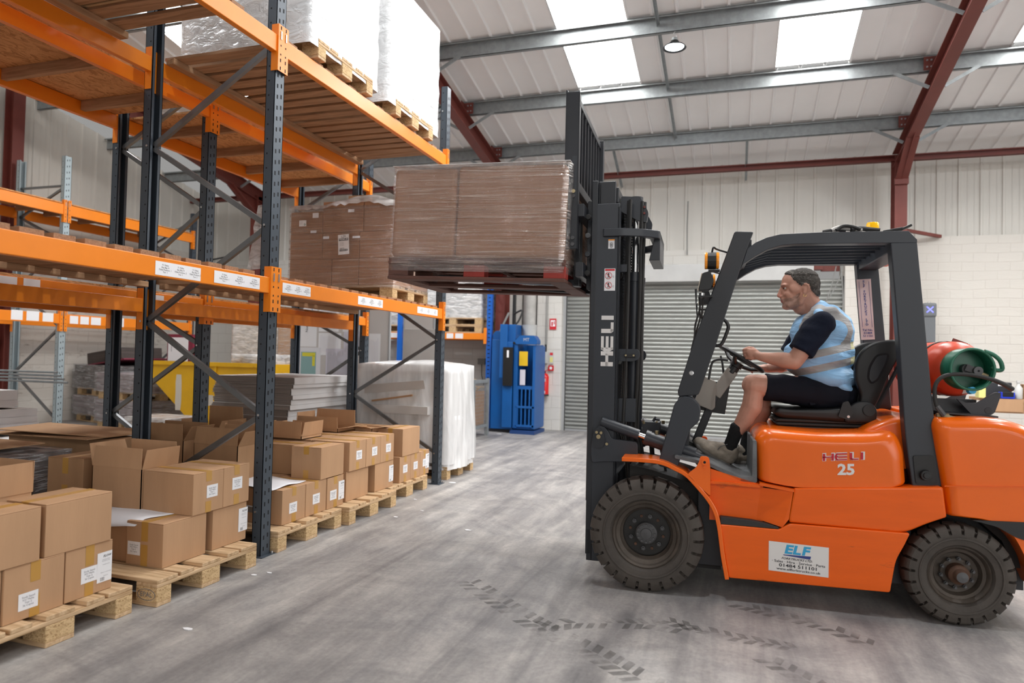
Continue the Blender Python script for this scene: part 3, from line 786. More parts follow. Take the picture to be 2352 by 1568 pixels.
def frame_parts(rack, xf, xb, y, ztop, joints, mt, hole='slot_dark', brace='brace_steel', pitch=0.075, w=0.10):
    """one end frame: front post facing +X at xf, rear post facing -X at xb, zig-zag braces"""
    m = MB(); upright_mesh(m, xf, y, 1, 0.0, ztop, mt, hole, w=w, pitch=pitch); u1 = m.build('upright', rack)
    m = MB(); upright_mesh(m, xb, y, -1, 0.0, ztop, mt, hole, w=w, pitch=pitch); u2 = m.build('upright', rack)
    for u, xx, s in ((u1, xf, 1), (u2, xb, -1)):
        m = MB(); m.box(min(xx - s * 0.10, xx + s * 0.03), max(xx - s * 0.10, xx + s * 0.03), y - 0.07, y + 0.07, 0, 0.006, mt)
        m.cyl((xx + s * 0.015, y + 0.055, 0), (xx + s * 0.015, y + 0.055, 0.02), 0.009, 'steel_bright', 6)
        m.build('base_plate', u)
    for (sa, za), (sb, zb) in zip(joints[:-1], joints[1:]):
        xa = xf - 0.050 if sa else xb + 0.050; xc = xf - 0.050 if sb else xb + 0.050
        m = MB(); p0 = (xa, y, za); p1 = (xc, y, zb)
        m.bar(p0, p1, 0.003, 0.034, brace, up=(0, 1, 0.0)) if False else None
        m.bar((xa, y - 0.014, za), (xc, y - 0.014, zb), 0.004, 0.036, brace, up=(0, 0, 1))
        m.bar((xa, y, za + 0.017), (xc, y, zb + 0.017), 0.030, 0.004, brace, up=(0, 0, 1)); m.bar((xa, y, za - 0.017), (xc, y, zb - 0.017), 0.030, 0.004, brace, up=(0, 0, 1))
        m.build('brace', rack)
    m = MB()
    for s_, z in joints:
        xa = xf - 0.047 if s_ else xb + 0.047
        m.cyl((xa, y - 0.058, z), (xa, y - 0.050, z), 0.009, 'steel_bright', 6)
    m.build('bolts', rack)
def hbrace(rack, xf, xb, y, z, mt='brace_steel'):
    m = MB(); m.box(xb + 0.04, xf - 0.04, y - 0.015, y + 0.015, z - 0.017, z + 0.017, mt); m.build('brace', rack)

LOC = 'T1 Pallet\nBay Bay H\nPallet Position: %d\nTier: 1'
def beam(rack, xc, y0, y1, ztop, h, side, labels=(), t=0.045, first='left'):
    """box beam along Y between two uprights; side=+1: outer face to +X"""
    m = MB(); xo = xc + side * t / 2; xi = xc - side * t / 2
    m.box(min(xo, xi), max(xo, xi), y0, y1, ztop - h, ztop, 'rack_orange')
    b = m.build('beam', rack, bevel=0.004)
    for (ye, s) in ((y0, -1), (y1, 1)):
        m = MB(); zc0 = ztop - h - 0.125; zc1 = ztop + 0.075
        m.box(min(xo + side * 0.010, xi), max(xo + side * 0.010, xi), ye - 0.002, ye + 0.004, zc0, zc1, 'rack_orange')
        ya, yb = (ye - 0.052, ye) if s < 0 else (ye, ye + 0.052)
        xa = xo + side * 0.006; m.box(min(xa, xa + side * 0.005), max(xa, xa + side * 0.005), ya, yb, zc0, zc1, 'rack_orange')
        yc = (ya + yb) / 2; xs_ = xa + side * 0.0058
        for k, zz in enumerate((0.015, 0.055, 0.085, 0.13, 0.18, 0.22)):
            q = zc0 + zz * (zc1 - zc0) / 0.235; r1, r2 = (0.005, 0.012) if k in (0, 1, 4, 5) else (0.005, 0.006)
            m.quad((xs_, yc - r1, q - r2), (xs_, yc + r1, q - r2), (xs_, yc + r1, q + r2), (xs_, yc - r1, q + r2), 'slot_dark')
        m.box(min(xs_, xs_ + side * 0.004), max(xs_, xs_ + side * 0.004), yc - 0.006, yc + 0.006, zc1 - 0.10, zc1 - 0.045, 'steel_bright')
        m.build('connector', b)
    for (ya, yb, z0, z1, n, style) in labels:
        m = MB(); xs_ = xo + side * 0.0008; m.box(min(xs_, xs_ + side * .0006), max(xs_, xs_ + side * .0006), ya, yb, z0, z1, 'paper')
        if style == 't':
            w = (yb - ya) / n
            for k in range(n):
                yc = ya + w * (k + 0.62)
                m.text(LOC % (k + 1), (xs_ + side * .0008, yc, (z0 + z1) / 2), (0, side, 0), (0, 0, 1), (z1 - z0) * 0.17, 'ink', lift=0.0002)
        lb = m.build('location_label', b, recalc=False)
    return b
def slat_deck(x0, x1, y0, y1, z, pitch, sw, th, label, cat='decking', name='slatted_deck', bearer=(0.06, 0.04), group=None, mt='deck_wood', jit=0.008):
    """boards running front to back nailed on two bearers, dropped between the beams"""
    cx, cy = (x0 + x1) / 2, (y0 + y1) / 2
    root = empty(name, (cx, cy, z), 0, label, cat, group)
    m = MB(); n = int((y1 - y0) / pitch); rnd = random.Random(int(cy * 100) + int(z * 10))
    for i in range(n):
        yc = y0 + pitch * (i + 0.5) - cy; j = rnd.uniform(-jit, jit); k = rnd.uniform(-0.004, 0.004); wv = sw * rnd.uniform(0.93, 1.05)
        m.box(x0 - cx - 0.01 + j, x1 - cx + j, yc - wv / 2 + k, yc + wv / 2 + k, 0, th, mt)
        m.box(x1 - cx + j, x1 - cx + j + 0.001, yc - wv / 2 + k, yc + wv / 2 + k, 0, th, 'slat_end')
    m.build('slats', root, bevel=0.003, seg=1)
    for xx in (x0 + 0.07, x1 - 0.075):
        m = MB(); m.box(xx - bearer[0] / 2 - cx, xx + bearer[0] / 2 - cx, y0 - cy, y1 - cy, -bearer[1], 0, 'deck_wood_y'); m.build('bearer', root, bevel=0.003, seg=1)
    return root

FX, BX = -3.005, -4.145                     # front and rear faces of the near rack
NY = [1.125, 3.915, 6.785]
JN = [(1, 0.30), (0, 0.33), (1, 0.95), (0, 1.58), (1, 2.24), (0, 2.86), (1, 3.50), (0, 4.12)]
JM = [(0, 0.33), (0, 0.33), (1, 0.33), (0, 0.93), (1, 1.55), (0, 2.20), (1, 2.83), (0, 3.45), (1, 4.03)]
rack1 = empty('pallet_rack', (0, 0, 0), 0, 'near orange and dark grey pallet racking beside the aisle, holding wrapped loads on top', 'racking')
for i, y in enumerate(NY):
    frame_parts(rack1, FX, BX, y, 4.30 if i == 2 else 5.6, (JN if i != 2 else JM[2:]), 'rack_grey')
hbrace(rack1, FX, BX, NY[1], 0.30); hbrace(rack1, FX, BX, NY[2], 0.2); hbrace(rack1, FX, BX, NY[2], 4.06)
zl, zu = 1.882, 3.54
for (a, b) in ((NY[0], NY[1]), (NY[1], NY[2])):
    near = a == NY[0]
    lab = [(2.905, 3.235, zl - .098, zl - .022, 3, 't'), (3.345, 3.76, zl - .093, zl - .018, 3, 't')] if near else \
          [(4.0, 4.33, zl - .09, zl - .02, 3, 't'), (5.0, 5.42, zl - .09, zl - .02, 3, 't'), (6.12, 6.60, zl - .085, zl - .02, 3, 't')]
    beam(rack1, FX + 0.008 - 0.02, a + 0.052, b - 0.052, zl, 0.108, 1, lab)
    beam(rack1, BX + 0.012 + 0.03, a + 0.052, b - 0.052, zl - 0.13, 0.10, -1) if False else beam(rack1, BX + 0.04, a + 0.052, b - 0.052, 1.745, 0.10, -1)
    beam(rack1, FX + 0.008 - 0.02, a + 0.052, b - 0.052, zu, 0.118, 1)
    beam(rack1, BX + 0.04, a + 0.052, b - 0.052, 3.515, 0.11, -1)
# slatted decks
slat_deck(-4.10, -3.022, 1.35, 3.83, 1.862, 0.162, 0.118, 0.05, 'slatted timber deck on the lower beams of the near rack, nearest bay', group=None)
slat_deck(-4.10, -3.022, 3.98, 6.70, 1.862, 0.158, 0.105, 0.045, 'slatted timber deck under the brown carton load on the lower beams')
slat_deck(-4.10, -3.02, 0.86, 3.58, 3.55, 0.17, 0.115, 0.022, 'slatted timber deck on the top beams, above the nearest bay', bearer=(0.075, 0.045), jit=0.01)
slat_deck(-4.10, -3.02, 3.98, 6.70, 3.545, 0.160, 0.115, 0.022, 'slatted timber deck on the top beams, under the two white wrapped loads', bearer=(0.075, 0.045))

# second rack, back to back, strand board shelves
F2, B2 = -4.305, -5.37
PY = [1.95, 4.74, 7.42]
rack2 = empty('pallet_rack', (0, 0, 0), 0, 'second orange and grey racking behind the near rack, with strand board shelves', 'racking')
J2 = [(1, 0.25), (0, 0.80), (1, 1.42), (0, 1.9), (1, 2.60), (0, 3.18), (1, 3.7)]
for y in PY: frame_parts(rack2, F2, B2, y, 3.75 if y > 7 else 3.62, J2, 'rack_grey')
for (a, b) in ((PY[0], PY[1]), (PY[1], PY[2])):
    near = a == PY[0]
    lab = [(2.98, 3.10, 1.745, 1.81, 1, 'q'), (3.14, 3.25, 1.745, 1.81, 1, 'q'), (4.02, 4.12, 1.73, 1.80, 1, 'q'), (4.17, 4.26, 1.73, 1.80, 1, 'q')] if near else []
    beam(rack2, F2 - 0.012, a + 0.052, b - 0.052, 1.815, 0.09, 1, lab)
    beam(rack2, B2 + 0.03, a + 0.052, b - 0.052, 1.80, 0.12, -1)
    beam(rack2, F2 - 0.012, a + 0.052, b - 0.052, 3.475, 0.105, 1)
    beam(rack2, B2 + 0.03, a + 0.052, b - 0.052, 3.475, 0.12, -1)
def board_shelf(x0, x1, y0, y1, z, label, props=4, mt='osb', under='deck_wood'):
    cx, cy = (x0 + x1) / 2, (y0 + y1) / 2
    r = empty('shelf_board', (cx, cy, z), 0, label, 'shelf')
    m = MB(); m.box(x0 - cx, x1 - cx, y0 - cy, y1 - cy, 0, 0.018, mt); m.build('board', r)
    for i in range(props):
        yc = y0 + (y1 - y0) * (i + 0.5 * (props > 3)) / max(1, props - (props <= 3)) - cy
        m = MB(); m.box(x0 - cx + 0.05, x1 - cx - 0.05, yc - 0.022, yc + 0.022, -0.085, 0, under); m.build('batten', r, bevel=0.002, seg=1)
    return r
board_shelf(B2 + 0.005, F2 - 0.005, PY[0] + 0.07, PY[1] - 0.07, 3.478, 'strand board shelf on the top beams of the second rack, nearest bay', 4)
board_shelf(B2 + 0.005, F2 - 0.005, PY[1] + 0.07, PY[2] - 0.07, 3.478, 'strand board shelf on the top beams of the second rack, further bay', 4)
board_shelf(B2 + 0.005, F2 - 0.005, PY[0] + 0.07, PY[1] - 0.07, 1.815, 'strand board shelf on the lower beams of the second rack, nearest bay', 4)
board_shelf(B2 + 0.005, F2 - 0.005, PY[1] + 0.07, PY[2] - 0.07, 1.815, 'strand board shelf on the lower beams of the second rack, further bay', 4)

# third rack against the gable wall
F3, B3 = -10.50, -11.60
rack3 = empty('pallet_rack', (0, 0, 0), 0, 'pale grey and orange racking standing against the gable wall', 'racking')
J3 = [(1, 0.18), (0, 0.93), (1, 1.7), (0, 2.35), (1, 3.1), (0, 3.55), (1, 4.02)]
Y3 = [5.5, 8.35, 11.15]
for y in Y3: frame_parts(rack3, F3, B3, y, 4.52 if y < 9 else 4.15, J3, 'rack_pale' if y < 11 else 'rack_grey', pitch=0.10, w=0.12)
hbrace(rack3, F3, B3, 8.35, 4.04); hbrace(rack3, F3, B3, 11.15, 3.85)
for (a, b) in ((Y3[0], Y3[1]), (Y3[1], Y3[2])):
    near = a == Y3[0]
    lab = [(7.50, 7.68, 1.78, 1.93, 1, 'q'), (7.74, 7.94, 1.78, 1.93, 1, 'q'), (8.0, 8.18, 1.78, 1.92, 1, 'q')] if near else \
          [(8.47, 8.62, 1.77, 1.90, 1, 'q'), (8.66, 8.82, 1.77, 1.90, 1, 'q'), (8.86, 9.05, 1.77, 1.90, 1, 'q'), (9.22, 9.52, 1.76, 1.92, 1, 'q'), (9.85, 10.0, 1.78, 1.90, 1, 'q'), (10.05, 10.2, 1.78, 1.90, 1, 'q')]
    beam(rack3, F3 - 0.012, a + 0.062, b - 0.062, 1.92, 0.16, 1, lab); beam(rack3, B3 + 0.03, a + 0.062, b - 0.062, 1.9, 0.16, -1)
    beam(rack3, F3 - 0.012, a + 0.062, b - 0.062, 3.72, 0.17, 1); beam(rack3, B3 + 0.03, a + 0.062, b - 0.062, 3.70, 0.17, -1)
board_shelf(B3 + 0.01, F3 - 0.01, Y3[0] + 0.08, Y3[1] - 0.08, 3.735, 'plain board shelf on the top of the gable wall rack, nearer bay', 3)
board_shelf(B3 + 0.01, F3 - 0.01, Y3[1] + 0.08, Y3[2] - 0.08, 3.735, 'plain board shelf on the top of the gable wall rack, further bay', 4)
# yellow notice on the far rack beam is printed paper
# blue rack along the back wall
rack4 = empty('pallet_rack', (0, 0, 0), 0, 'blue racking with an orange beam along the back wall beside the baler', 'racking')
for xx in (-7.0, -4.40):
    for yy, s in ((12.05, -1), (12.86, 1)):
        m = MB()
        m.box(xx - 0.05, xx + 0.05, min(yy, yy + 0.07 * -s), max(yy, yy + 0.07 * -s), 0, 3.2, 'rack_blue')
        z = 0.08
        while z < 3.1:
            m.quad((xx - 0.02, yy + s * 0.001, z), (xx + 0.02, yy + s * 0.001, z), (xx + 0.02, yy + s * 0.001, z + 0.018), (xx - 0.02, yy + s * 0.001, z + 0.018), 'slot_dark'); z += 0.075
        m.build('upright', rack4)
    for k, (za, zb) in enumerate(((0.3, 1.0), (1.0, 1.7), (1.7, 2.5), (2.5, 3.1))):
        m = MB(); ya, yb = (12.1, 12.82) if k % 2 else (12.82, 12.1)
        m.bar((xx, ya, za), (xx, yb, zb), 0.03, 0.03, 'brace_steel'); m.build('brace', rack4)
for yy in (12.04, 12.84):
    m = MB(); m.box(-6.95, -4.45, yy, yy + 0.05, 1.70, 1.82, 'rack_orange'); b = m.build('beam', rack4, bevel=0.004)
    if yy < 12.5:
        m = MB(); 
        for (a, c) in ((-5.47, -5.30), (-5.26, -5.12), (-5.08, -4.92), (-6.7, -6.3)): m.box(a, c, yy - 0.002, yy - 0.001, 1.715, 1.81, 'paper')
        m.build('location_label', b, recalc=False)
        m = MB(); m.box(-4.50, -4.44, yy - 0.014, yy, 1.62, 1.92, 'rack_orange'); m.build('connector', b)

# ================================================================== pallets
def make_pallet(wood='pallet_wood', woody='pallet_wood_y', blk='chip_block', name='pallet'):
    """euro pallet, 1.2 along X, 0.8 along Y"""
    r = empty(name)
    m = MB()
    for yc, w in ((-0.3275, .145), (-0.185, .10), (0, .145), (0.185, .10), (0.3275, .145)): m.box(-0.6, 0.6, yc - w / 2, yc + w / 2, 0.122, 0.144, wood)
    for xc, w in ((-0.5275, .145), (0, .145), (0.5275, .145)): m.box(xc - w / 2, xc + w / 2, -0.4, 0.4, 0.100, 0.122, woody)
    m.build('deck_boards', r, bevel=0.003, seg=1)
    m = MB()
    for yc, w in ((-0.35, .10), (0, .145), (0.35, .10)): m.box(-0.6, 0.6, yc - w / 2, yc + w / 2, 0.0, 0.022, wood)
    m.build('bottom_boards', r, bevel=0.003, seg=1)
    bm = MB(); bm.box(-0.0725, 0.0725, -0.05, 0.05, 0, 0.078, blk); b0 = bm.build('block', r, bevel=0.003, seg=1)
    bw = MB(); bw.box(-0.0725, 0.0725, -0.0725, 0.0725, 0, 0.078, blk); b1 = bw.build('block', r, bevel=0.003, seg=1)
    k = 0
    for xc in (-0.5275, 0, 0.5275):
        for yc, src in ((-0.35, b0), (0, b1), (0.35, b0)):
            if xc == -0.5275 and src in (b0, b1) and yc in (-0.35, 0): o = src
            else: o = src.copy(); COL.objects.link(o); o.parent = r
            o.location = (xc, yc, 0.022)
    return r
pal0 = make_pallet()
PG = 'pallets in a row under the near rack'
def pallet(x, y, z=0.0, rz=0.0, label='', group=None, first=[True]):
    if first[0]:
        first[0] = False; r = pal0; r.location = (x, y, z); r.rotation_euler = (0, 0, rz); tag(r, label, 'pallet', group); return r
    r = dup(pal0, (x, y, z), rz, label, None)
    if 'group' in r and not group: del r['group']
    if group: r['group'] = group
    r['category'] = 'pallet'
    return r
# ================================================================== cartons
STUDY = 'Study Squad\nKS%d Maths\nYear %d\n36 Copies'
def face_frame(face, x0, x1, y0, y1):
    """centre, horizontal axis (as read from outside), width"""
    if face == 'x+': return Vector((x1, (y0 + y1) / 2, 0)), Vector((0, 1, 0)), y1 - y0
    if face == 'y-': return Vector(((x0 + x1) / 2, y0, 0)), Vector((1, 0, 0)), x1 - x0
    if face == 'x-': return Vector((x0, (y0 + y1) / 2, 0)), Vector((0, -1, 0)), y1 - y0
    return Vector(((x0 + x1) / 2, y1, 0)), Vector((-1, 0, 0)), x1 - x0
def carton(x0, x1, y0, y1, z0, z1, label, seam='x', tapef=('x+',), lab=None, group='taped cartons on the floor pallets', rz=0.0, mt='cardboard', year=3, ks=2, ship=None, lift=0.0, tlen=0.06):
    """closed carton: seam runs along X or Y, tape over the seam and down the named faces"""
    cx, cy = (x0 + x1) / 2, (y0 + y1) / 2; a, b, h = (x1 - x0) / 2, (y1 - y0) / 2, z1 - z0
    m = MB(); bl = 0.0035
    m.box(-a, a, -b, b, 0, h - 0.006, mt)
    # top flaps meet in the middle, slightly bowed
    if seam == 'x':
        for s in (-1, 1): 
            ya, yb = (0.0012 * s, b * s)
            m.box(-a, a, min(ya, yb), max(ya, yb), h - 0.006, h - (0.0 if s > 0 else 0.001), mt)
    else:
        for s in (-1, 1):
            xa, xb = (0.0012 * s, a * s)
            m.box(min(xa, xb), max(xa, xb), -b, b, h - 0.006, h - (0.0 if s > 0 else 0.001), mt)
    r = m.build('carton', bevel=bl, seg=2); r.location = (cx, cy, z0); r.rotation_euler = (0, 0, rz); tag(r, label, 'carton', group)
    t = MB(); tw = 0.024; tlen = min(tlen, h * .44)
    if seam == 'x': t.box(-a - .0006, a + .0006, -tw, tw, h, h + 0.0007, 'tape')
    else: t.box(-tw, tw, -b - .0006, b + .0006, h, h + 0.0007, 'tape')
    for f in tapef:
        c, u, w = face_frame(f, -a, a, -b, b); n = u.cross(Vector((0, 0, 1)))
        for (za, zb) in ((h - tlen, h + 0.0006), (0.0, tlen * 1.1)):
            t.add([c + u * s * tw + n * 0.0008 + Vector((0, 0, zz)) for s, zz in ((-1, za), (1, za), (1, zb), (-1, zb))], [(0, 1, 2, 3)], 'tape')
    t.build('tape', r, recalc=False)
    if lab:
        f, du, dz = lab; c, u, w = face_frame(f, -a, a, -b, b); n = u.cross(Vector((0, 0, 1)))
        m = MB(); o = c + u * du + Vector((0, 0, h * 0.5 + dz)) + n * 0.0012
        m.sheet(o, u, (0, 0, 1), 0.092, 0.076, 'paper'); m.text(STUDY % (ks, year), o, u, (0, 0, 1), 0.0125, 'ink_soft', lift=0.0004)
        m.build('paper_label', r, recalc=False)
    if ship:
        f, du, dz = ship; c, u, w = face_frame(f, -a, a, -b, b); n = u.cross(Vector((0, 0, 1)))
        m = MB(); o = c + u * du + Vector((0, 0, h * 0.5 + dz)) + n * 0.0018; H = 0.15
        m.sheet(o, u, (0, 0, 1), 0.085, H, 'paper')
        m.text('FLOW', o + u * 0.012 + Vector((0, 0, H * .36)), u, (0, 0, 1), 0.016, 'ink', bold=0.02, shear=0.35, lift=0.0004)
        for k, (s, d) in enumerate((('Stationery Packed', .25), ('By hand with care', .2), ('Contents: books', .08), ('Deliver to: Study Squad', -.18), ('Packed 36', -.3))):
            m.text(s, o + u * 0.008 + Vector((0, 0, H * d)), u, (0, 0, 1), 0.0062, 'ink_soft', lift=0.0004)
        for q in range(5): m.sheet(o + u * (-0.022 + q * 0.005) + Vector((0, 0, -H * .40)), u, (0, 0, 1), 0.002, 0.018, 'ink', lift=0.0004)
        m.build('shipping_label', r, recalc=False)
    return r
def flap_quad(m, p0, p1, out, length, ang, mt, taper=0.012):
    """flap hinged on edge p0-p1; ang from straight up (0) outwards (+)"""
    p0 = Vector(p0); p1 = Vector(p1); e = (p1 - p0).normalized(); o = Vector(out)
    d = Vector((0, 0, 1)) * math.cos(ang) + o * math.sin(ang); t = e.cross(d).normalized() * 0.004
    a, b = p0 + e * 0.002, p1 - e * 0.002; c = p1 - e * taper + d * length; f = p0 + e * taper + d * length
    m.add([a, b, c, f, a + t, b + t, c + t, f + t], [(0, 1, 2, 3), (7, 6, 5, 4), (0, 4, 5, 1), (1, 5, 6, 2), (2, 6, 7, 3), (3, 7, 4, 0)], mt)
def open_carton(x0, x1, y0, y1, z0, z1, label, flaps, group='open topped cartons', rz=0.0, mt='cardboard', fill=None):
    """flaps: dict face -> (length, angle deg)"""
    cx, cy = (x0 + x1) / 2, (y0 + y1) / 2; a, b, h = (x1 - x0) / 2, (y1 - y0) / 2, z1 - z0; t = 0.005
    m = MB(); m.box(-a, a, -b, b, 0, t, mt)
    m.box(-a, a, -b, -b + t, 0, h, mt); m.box(-a, a, b - t, b, 0, h, mt); m.box(-a, -a + t, -b, b, 0, h, mt); m.box(a - t, a, -b, b, 0, h, mt)
    r = m.build('open_carton'); r.location = (cx, cy, z0); r.rotation_euler = (0, 0, rz); tag(r, label, 'carton', group)
    F = {'x+': ((a, -b, h), (a, b, h), (1, 0, 0)), 'x-': ((-a, b, h), (-a, -b, h), (-1, 0, 0)), 'y-': ((-a, -b, h), (a, -b, h), (0, -1, 0)), 'y+': ((a, b, h), (-a, b, h), (0, 1, 0))}
    for k, (ln, ang) in flaps.items():
        m = MB(); flap_quad(m, *F[k], ln, R(ang), mt); m.build('flap', r)
    if fill:
        m = MB(); m.box(-a + .01, a - .01, -b + .01, b - .01, h * 0.5, h * 0.55, fill); m.build('packing', r)
    return r
# ------------------------------------------------------------------ floor pallets under the near rack
G = 'wooden pallets under the near rack'
PX = -3.555
pallet(PX - 0.02, 2.415, 0, 0, 'nearest floor pallet with chipboard blocks, cut off by the left edge', G)
pallet(PX + 0.04, 3.315, 0, 0, 'floor pallet with a burnt stamp on its corner block, under the white sheet', G)
pallet(PX - 0.01, 4.395, 0, 0, 'floor pallet directly right of the nearest dark rack post', G)
pallet(PX + 0.03, 5.245, 0, 0, 'floor pallet in the middle of the bay, under the three labelled cartons', G)
pallet(PX - 0.06, 6.10, 0, 0, 'furthest floor pallet of the bay, beside the far dark rack post', G)
# burnt ring stamp on the corner block of the second pallet
m = MB(); bx, by = PX + 0.04 + 0.6 - 0.0725 - 0.0, 3.315 - 0.4 - 0.0009
ring = []
for i in range(28):
    t = 2 * math.pi * i / 28; ring.append((bx + 0.060 * math.cos(t), by, 0.061 + 0.030 * math.sin(t)))
m.tube(ring, 0.0016, 'ink_soft', 4, closed=True); m.text('EPAL', (bx, by, 0.061), (1, 0, 0), (0, 0, 1), 0.038, 'ink_soft', lift=0.0006)
for o in bpy.data.objects:
    if o.name.startswith('pallet') and o.type == 'EMPTY' and abs(o.location.y - 3.315) < 1e-4 and abs(o.location.z) < 1e-4: stamped = o
st = m.build('burnt_stamp', recalc=False, origin=stamped.location); st.parent = stamped; st.location = (0, 0, 0)

ZA, ZB, ZC = 0.1455, 0.394, 0.643
F_ = -3.045
# pallet 1
carton(F_ - .36, F_ - .005, 1.93, 2.185, ZA, ZB, 'lower carton beside the one whose label number is scribbled over')
carton(F_ - .36, F_ + .005, 2.19, 2.475, ZA, ZB, 'lower carton with a label whose number is scribbled over, on the nearest pallet', lab=('x+', -0.03, -0.045), year=2, ks=1, tlen=0.09)
carton(F_ - .36, F_, 2.485, 2.745, ZA, ZB, 'lower carton carrying both a small label and a tall shipping label, nearest pallet', lab=('x+', 0.0, -0.02), ship=('x+', 0.085, -0.005), year=2, ks=1, tlen=0.10)
carton(F_ - .27, F_ + .01, 1.98, 2.345, ZB + .001, ZC, 'upper plain carton cut by the left edge, nearest pallet', seam='y', tapef=('y-', 'y+'))
carton(F_ - .27, F_ + .005, 2.375, 2.728, ZB + .001, ZC, 'upper plain carton with tape along its top, beside the one cut by the left edge', seam='y', tapef=('y-', 'y+'), rz=-0.01)
open_carton(-3.62, -3.30, 1.98, 2.50, ZB, 0.66, 'open carton with raised flaps behind the upper plain cartons, left edge', {'x+': (0.15, 3), 'x-': (0.15, 8), 'y+': (0.15, 4), 'y-': (0.15, 20)})
for k in range(3):
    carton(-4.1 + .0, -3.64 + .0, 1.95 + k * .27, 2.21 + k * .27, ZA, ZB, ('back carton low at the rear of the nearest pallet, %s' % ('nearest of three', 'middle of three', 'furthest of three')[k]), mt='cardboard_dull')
# pallet 2
carton(F_ - .265, F_, 3.075, 3.405, ZA, ZB, 'lower carton with tape and small label on its narrow side, under the white sheet', seam='y', tapef=('y-',), lab=('y-', -0.075, -0.03), tlen=0.25)
carton(F_ - .27, F_ - .005, 3.465, 3.77, ZA, ZB, 'lower plain carton with a curling shipping label, left of the dark post', seam='y', tapef=('y-',), ship=('x+', 0.12, 0.01))
carton(-3.60, -3.335, 3.10, 3.40, ZA, ZB, 'lower carton set back behind the white sheet, second pallet', seam='y', tapef=('y-',))
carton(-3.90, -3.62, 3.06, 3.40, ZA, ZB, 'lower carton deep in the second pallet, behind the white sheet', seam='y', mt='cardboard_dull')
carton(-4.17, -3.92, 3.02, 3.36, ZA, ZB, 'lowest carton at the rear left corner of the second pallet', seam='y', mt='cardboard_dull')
carton(F_ - .375, F_ + .005, 3.285, 3.535, ZB + .001, ZC, 'upper labelled carton with a long blank side, second pallet', lab=('x+', 0.03, 0.0))
carton(F_ - .375, F_ + .005, 3.538, 3.775, ZB + .001, ZC, 'upper labelled carton touching the dark rack post, second pallet', lab=('x+', 0.005, 0.01))
open_carton(-3.82, -3.425, 3.275, 3.56, ZB, ZC, 'open carton with four raised flaps beside the long blank sided carton', {'x+': (0.12, 10), 'y-': (0.125, -6), 'x-': (0.14, 18), 'y+': (0.14, -4)}, fill='paper')
carton(-4.19, -3.90, 3.27, 3.60, ZB + .001, 0.675, 'dim closed carton with tape, left of the open carton with four flaps', seam='y', tapef=('y-',), tlen=0.10, mt='cardboard_dull', rz=0.03)
m = MB(); N = 10; vs = []; fs = []
for i in range(N + 1):
    for j in range(N + 1):
        u, v = i / N, j / N
        x = -3.86 + 0.62 * u + 0.08 * v; y = 3.055 + (0.26) * v - 0.03 * (1 - abs(2 * u - 1.0)) * (1 - v) + 0.02 * u
        z = ZB + 0.004 + 0.006 * math.sin(5 * u + 2 * v) ** 2 - (0.05 * max(0, 0.22 - v) / 0.22 * (0.3 + 0.7 * (1 - abs(u - 0.6))))
        if v < 0.22: y -= 0.012
        vs.append((x, y, z))
for i in range(N):
    for j in range(N): k = i * (N + 1) + j; fs.append((k, k + N + 1, k + N + 2, k + 1))
m.add(vs, fs, 'sheet_paper'); pp = m.build('paper_sheet', smooth=True, ang=180); pp.modifiers.new('Solidify', 'SOLIDIFY').thickness = 0.001
tag(pp, 'large white paper sheet draped over the lower cartons, left of the dark post', 'paper')
# pallet 3
carton(F_ - .36, F_, 4.14, 4.415, ZA, ZB, 'lower labelled carton nearest the dark post, in the row of three below the white paper', lab=('x+', -0.01, -0.02))
carton(F_ - .36, F_, 4.422, 4.69, ZA, ZB, 'middle lower labelled carton, in the row of three below the white paper', lab=('x+', 0.0, -0.01))
carton(F_ - .36, F_ + .005, 4.697, 4.93, ZA, ZB - .005, 'lower carton with a small label and a long shipping label over its corner', lab=('x+', -0.03, -0.02), ship=('x+', 0.085, 0.0))
carton(F_ - .265, F_ + .005, 4.60, 4.925, ZB + .001, ZC, 'upper carton with taped near side standing alone at the front edge', seam='y', tapef=('y-', 'y+'))
m = MB(); vs = []; fs = []
for i in range(N + 1):
    for j in range(N + 1):
        u, v = i / N, j / N
        vs.append((-3.62 + 0.52 * u, 4.14 + 0.40 * v - 0.04 * u, ZB + 0.004 + 0.012 * math.sin(3 * u + 4 * v) ** 2))
for i in range(N):
    for j in range(N): k = i * (N + 1) + j; fs.append((k, k + N + 1, k + N + 2, k + 1))
m.add(vs, fs, 'sheet_paper'); pp = m.build('paper_sheet', smooth=True, ang=180); pp.modifiers.new('Solidify', 'SOLIDIFY').thickness = 0.001
tag(pp, 'white paper sheet on the lower cartons right of the dark post', 'paper')
carton(-3.95, -3.36, 4.70, 4.94, ZB + .001, ZC - .01, 'long carton lying behind the lone upper carton, third pallet', tapef=(), mt='cardboard_dull')
for k in range(3):
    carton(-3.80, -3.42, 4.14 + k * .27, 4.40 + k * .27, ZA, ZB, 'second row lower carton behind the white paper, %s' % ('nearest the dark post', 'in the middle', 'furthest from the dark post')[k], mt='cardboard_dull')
    carton(-4.19, -3.815, 4.14 + k * .27, 4.40 + k * .27, ZA, ZB, 'rear row lower carton on the third pallet, %s' % ('nearest the dark post', 'in the middle', 'furthest from the dark post')[k], mt='cardboard_dull')
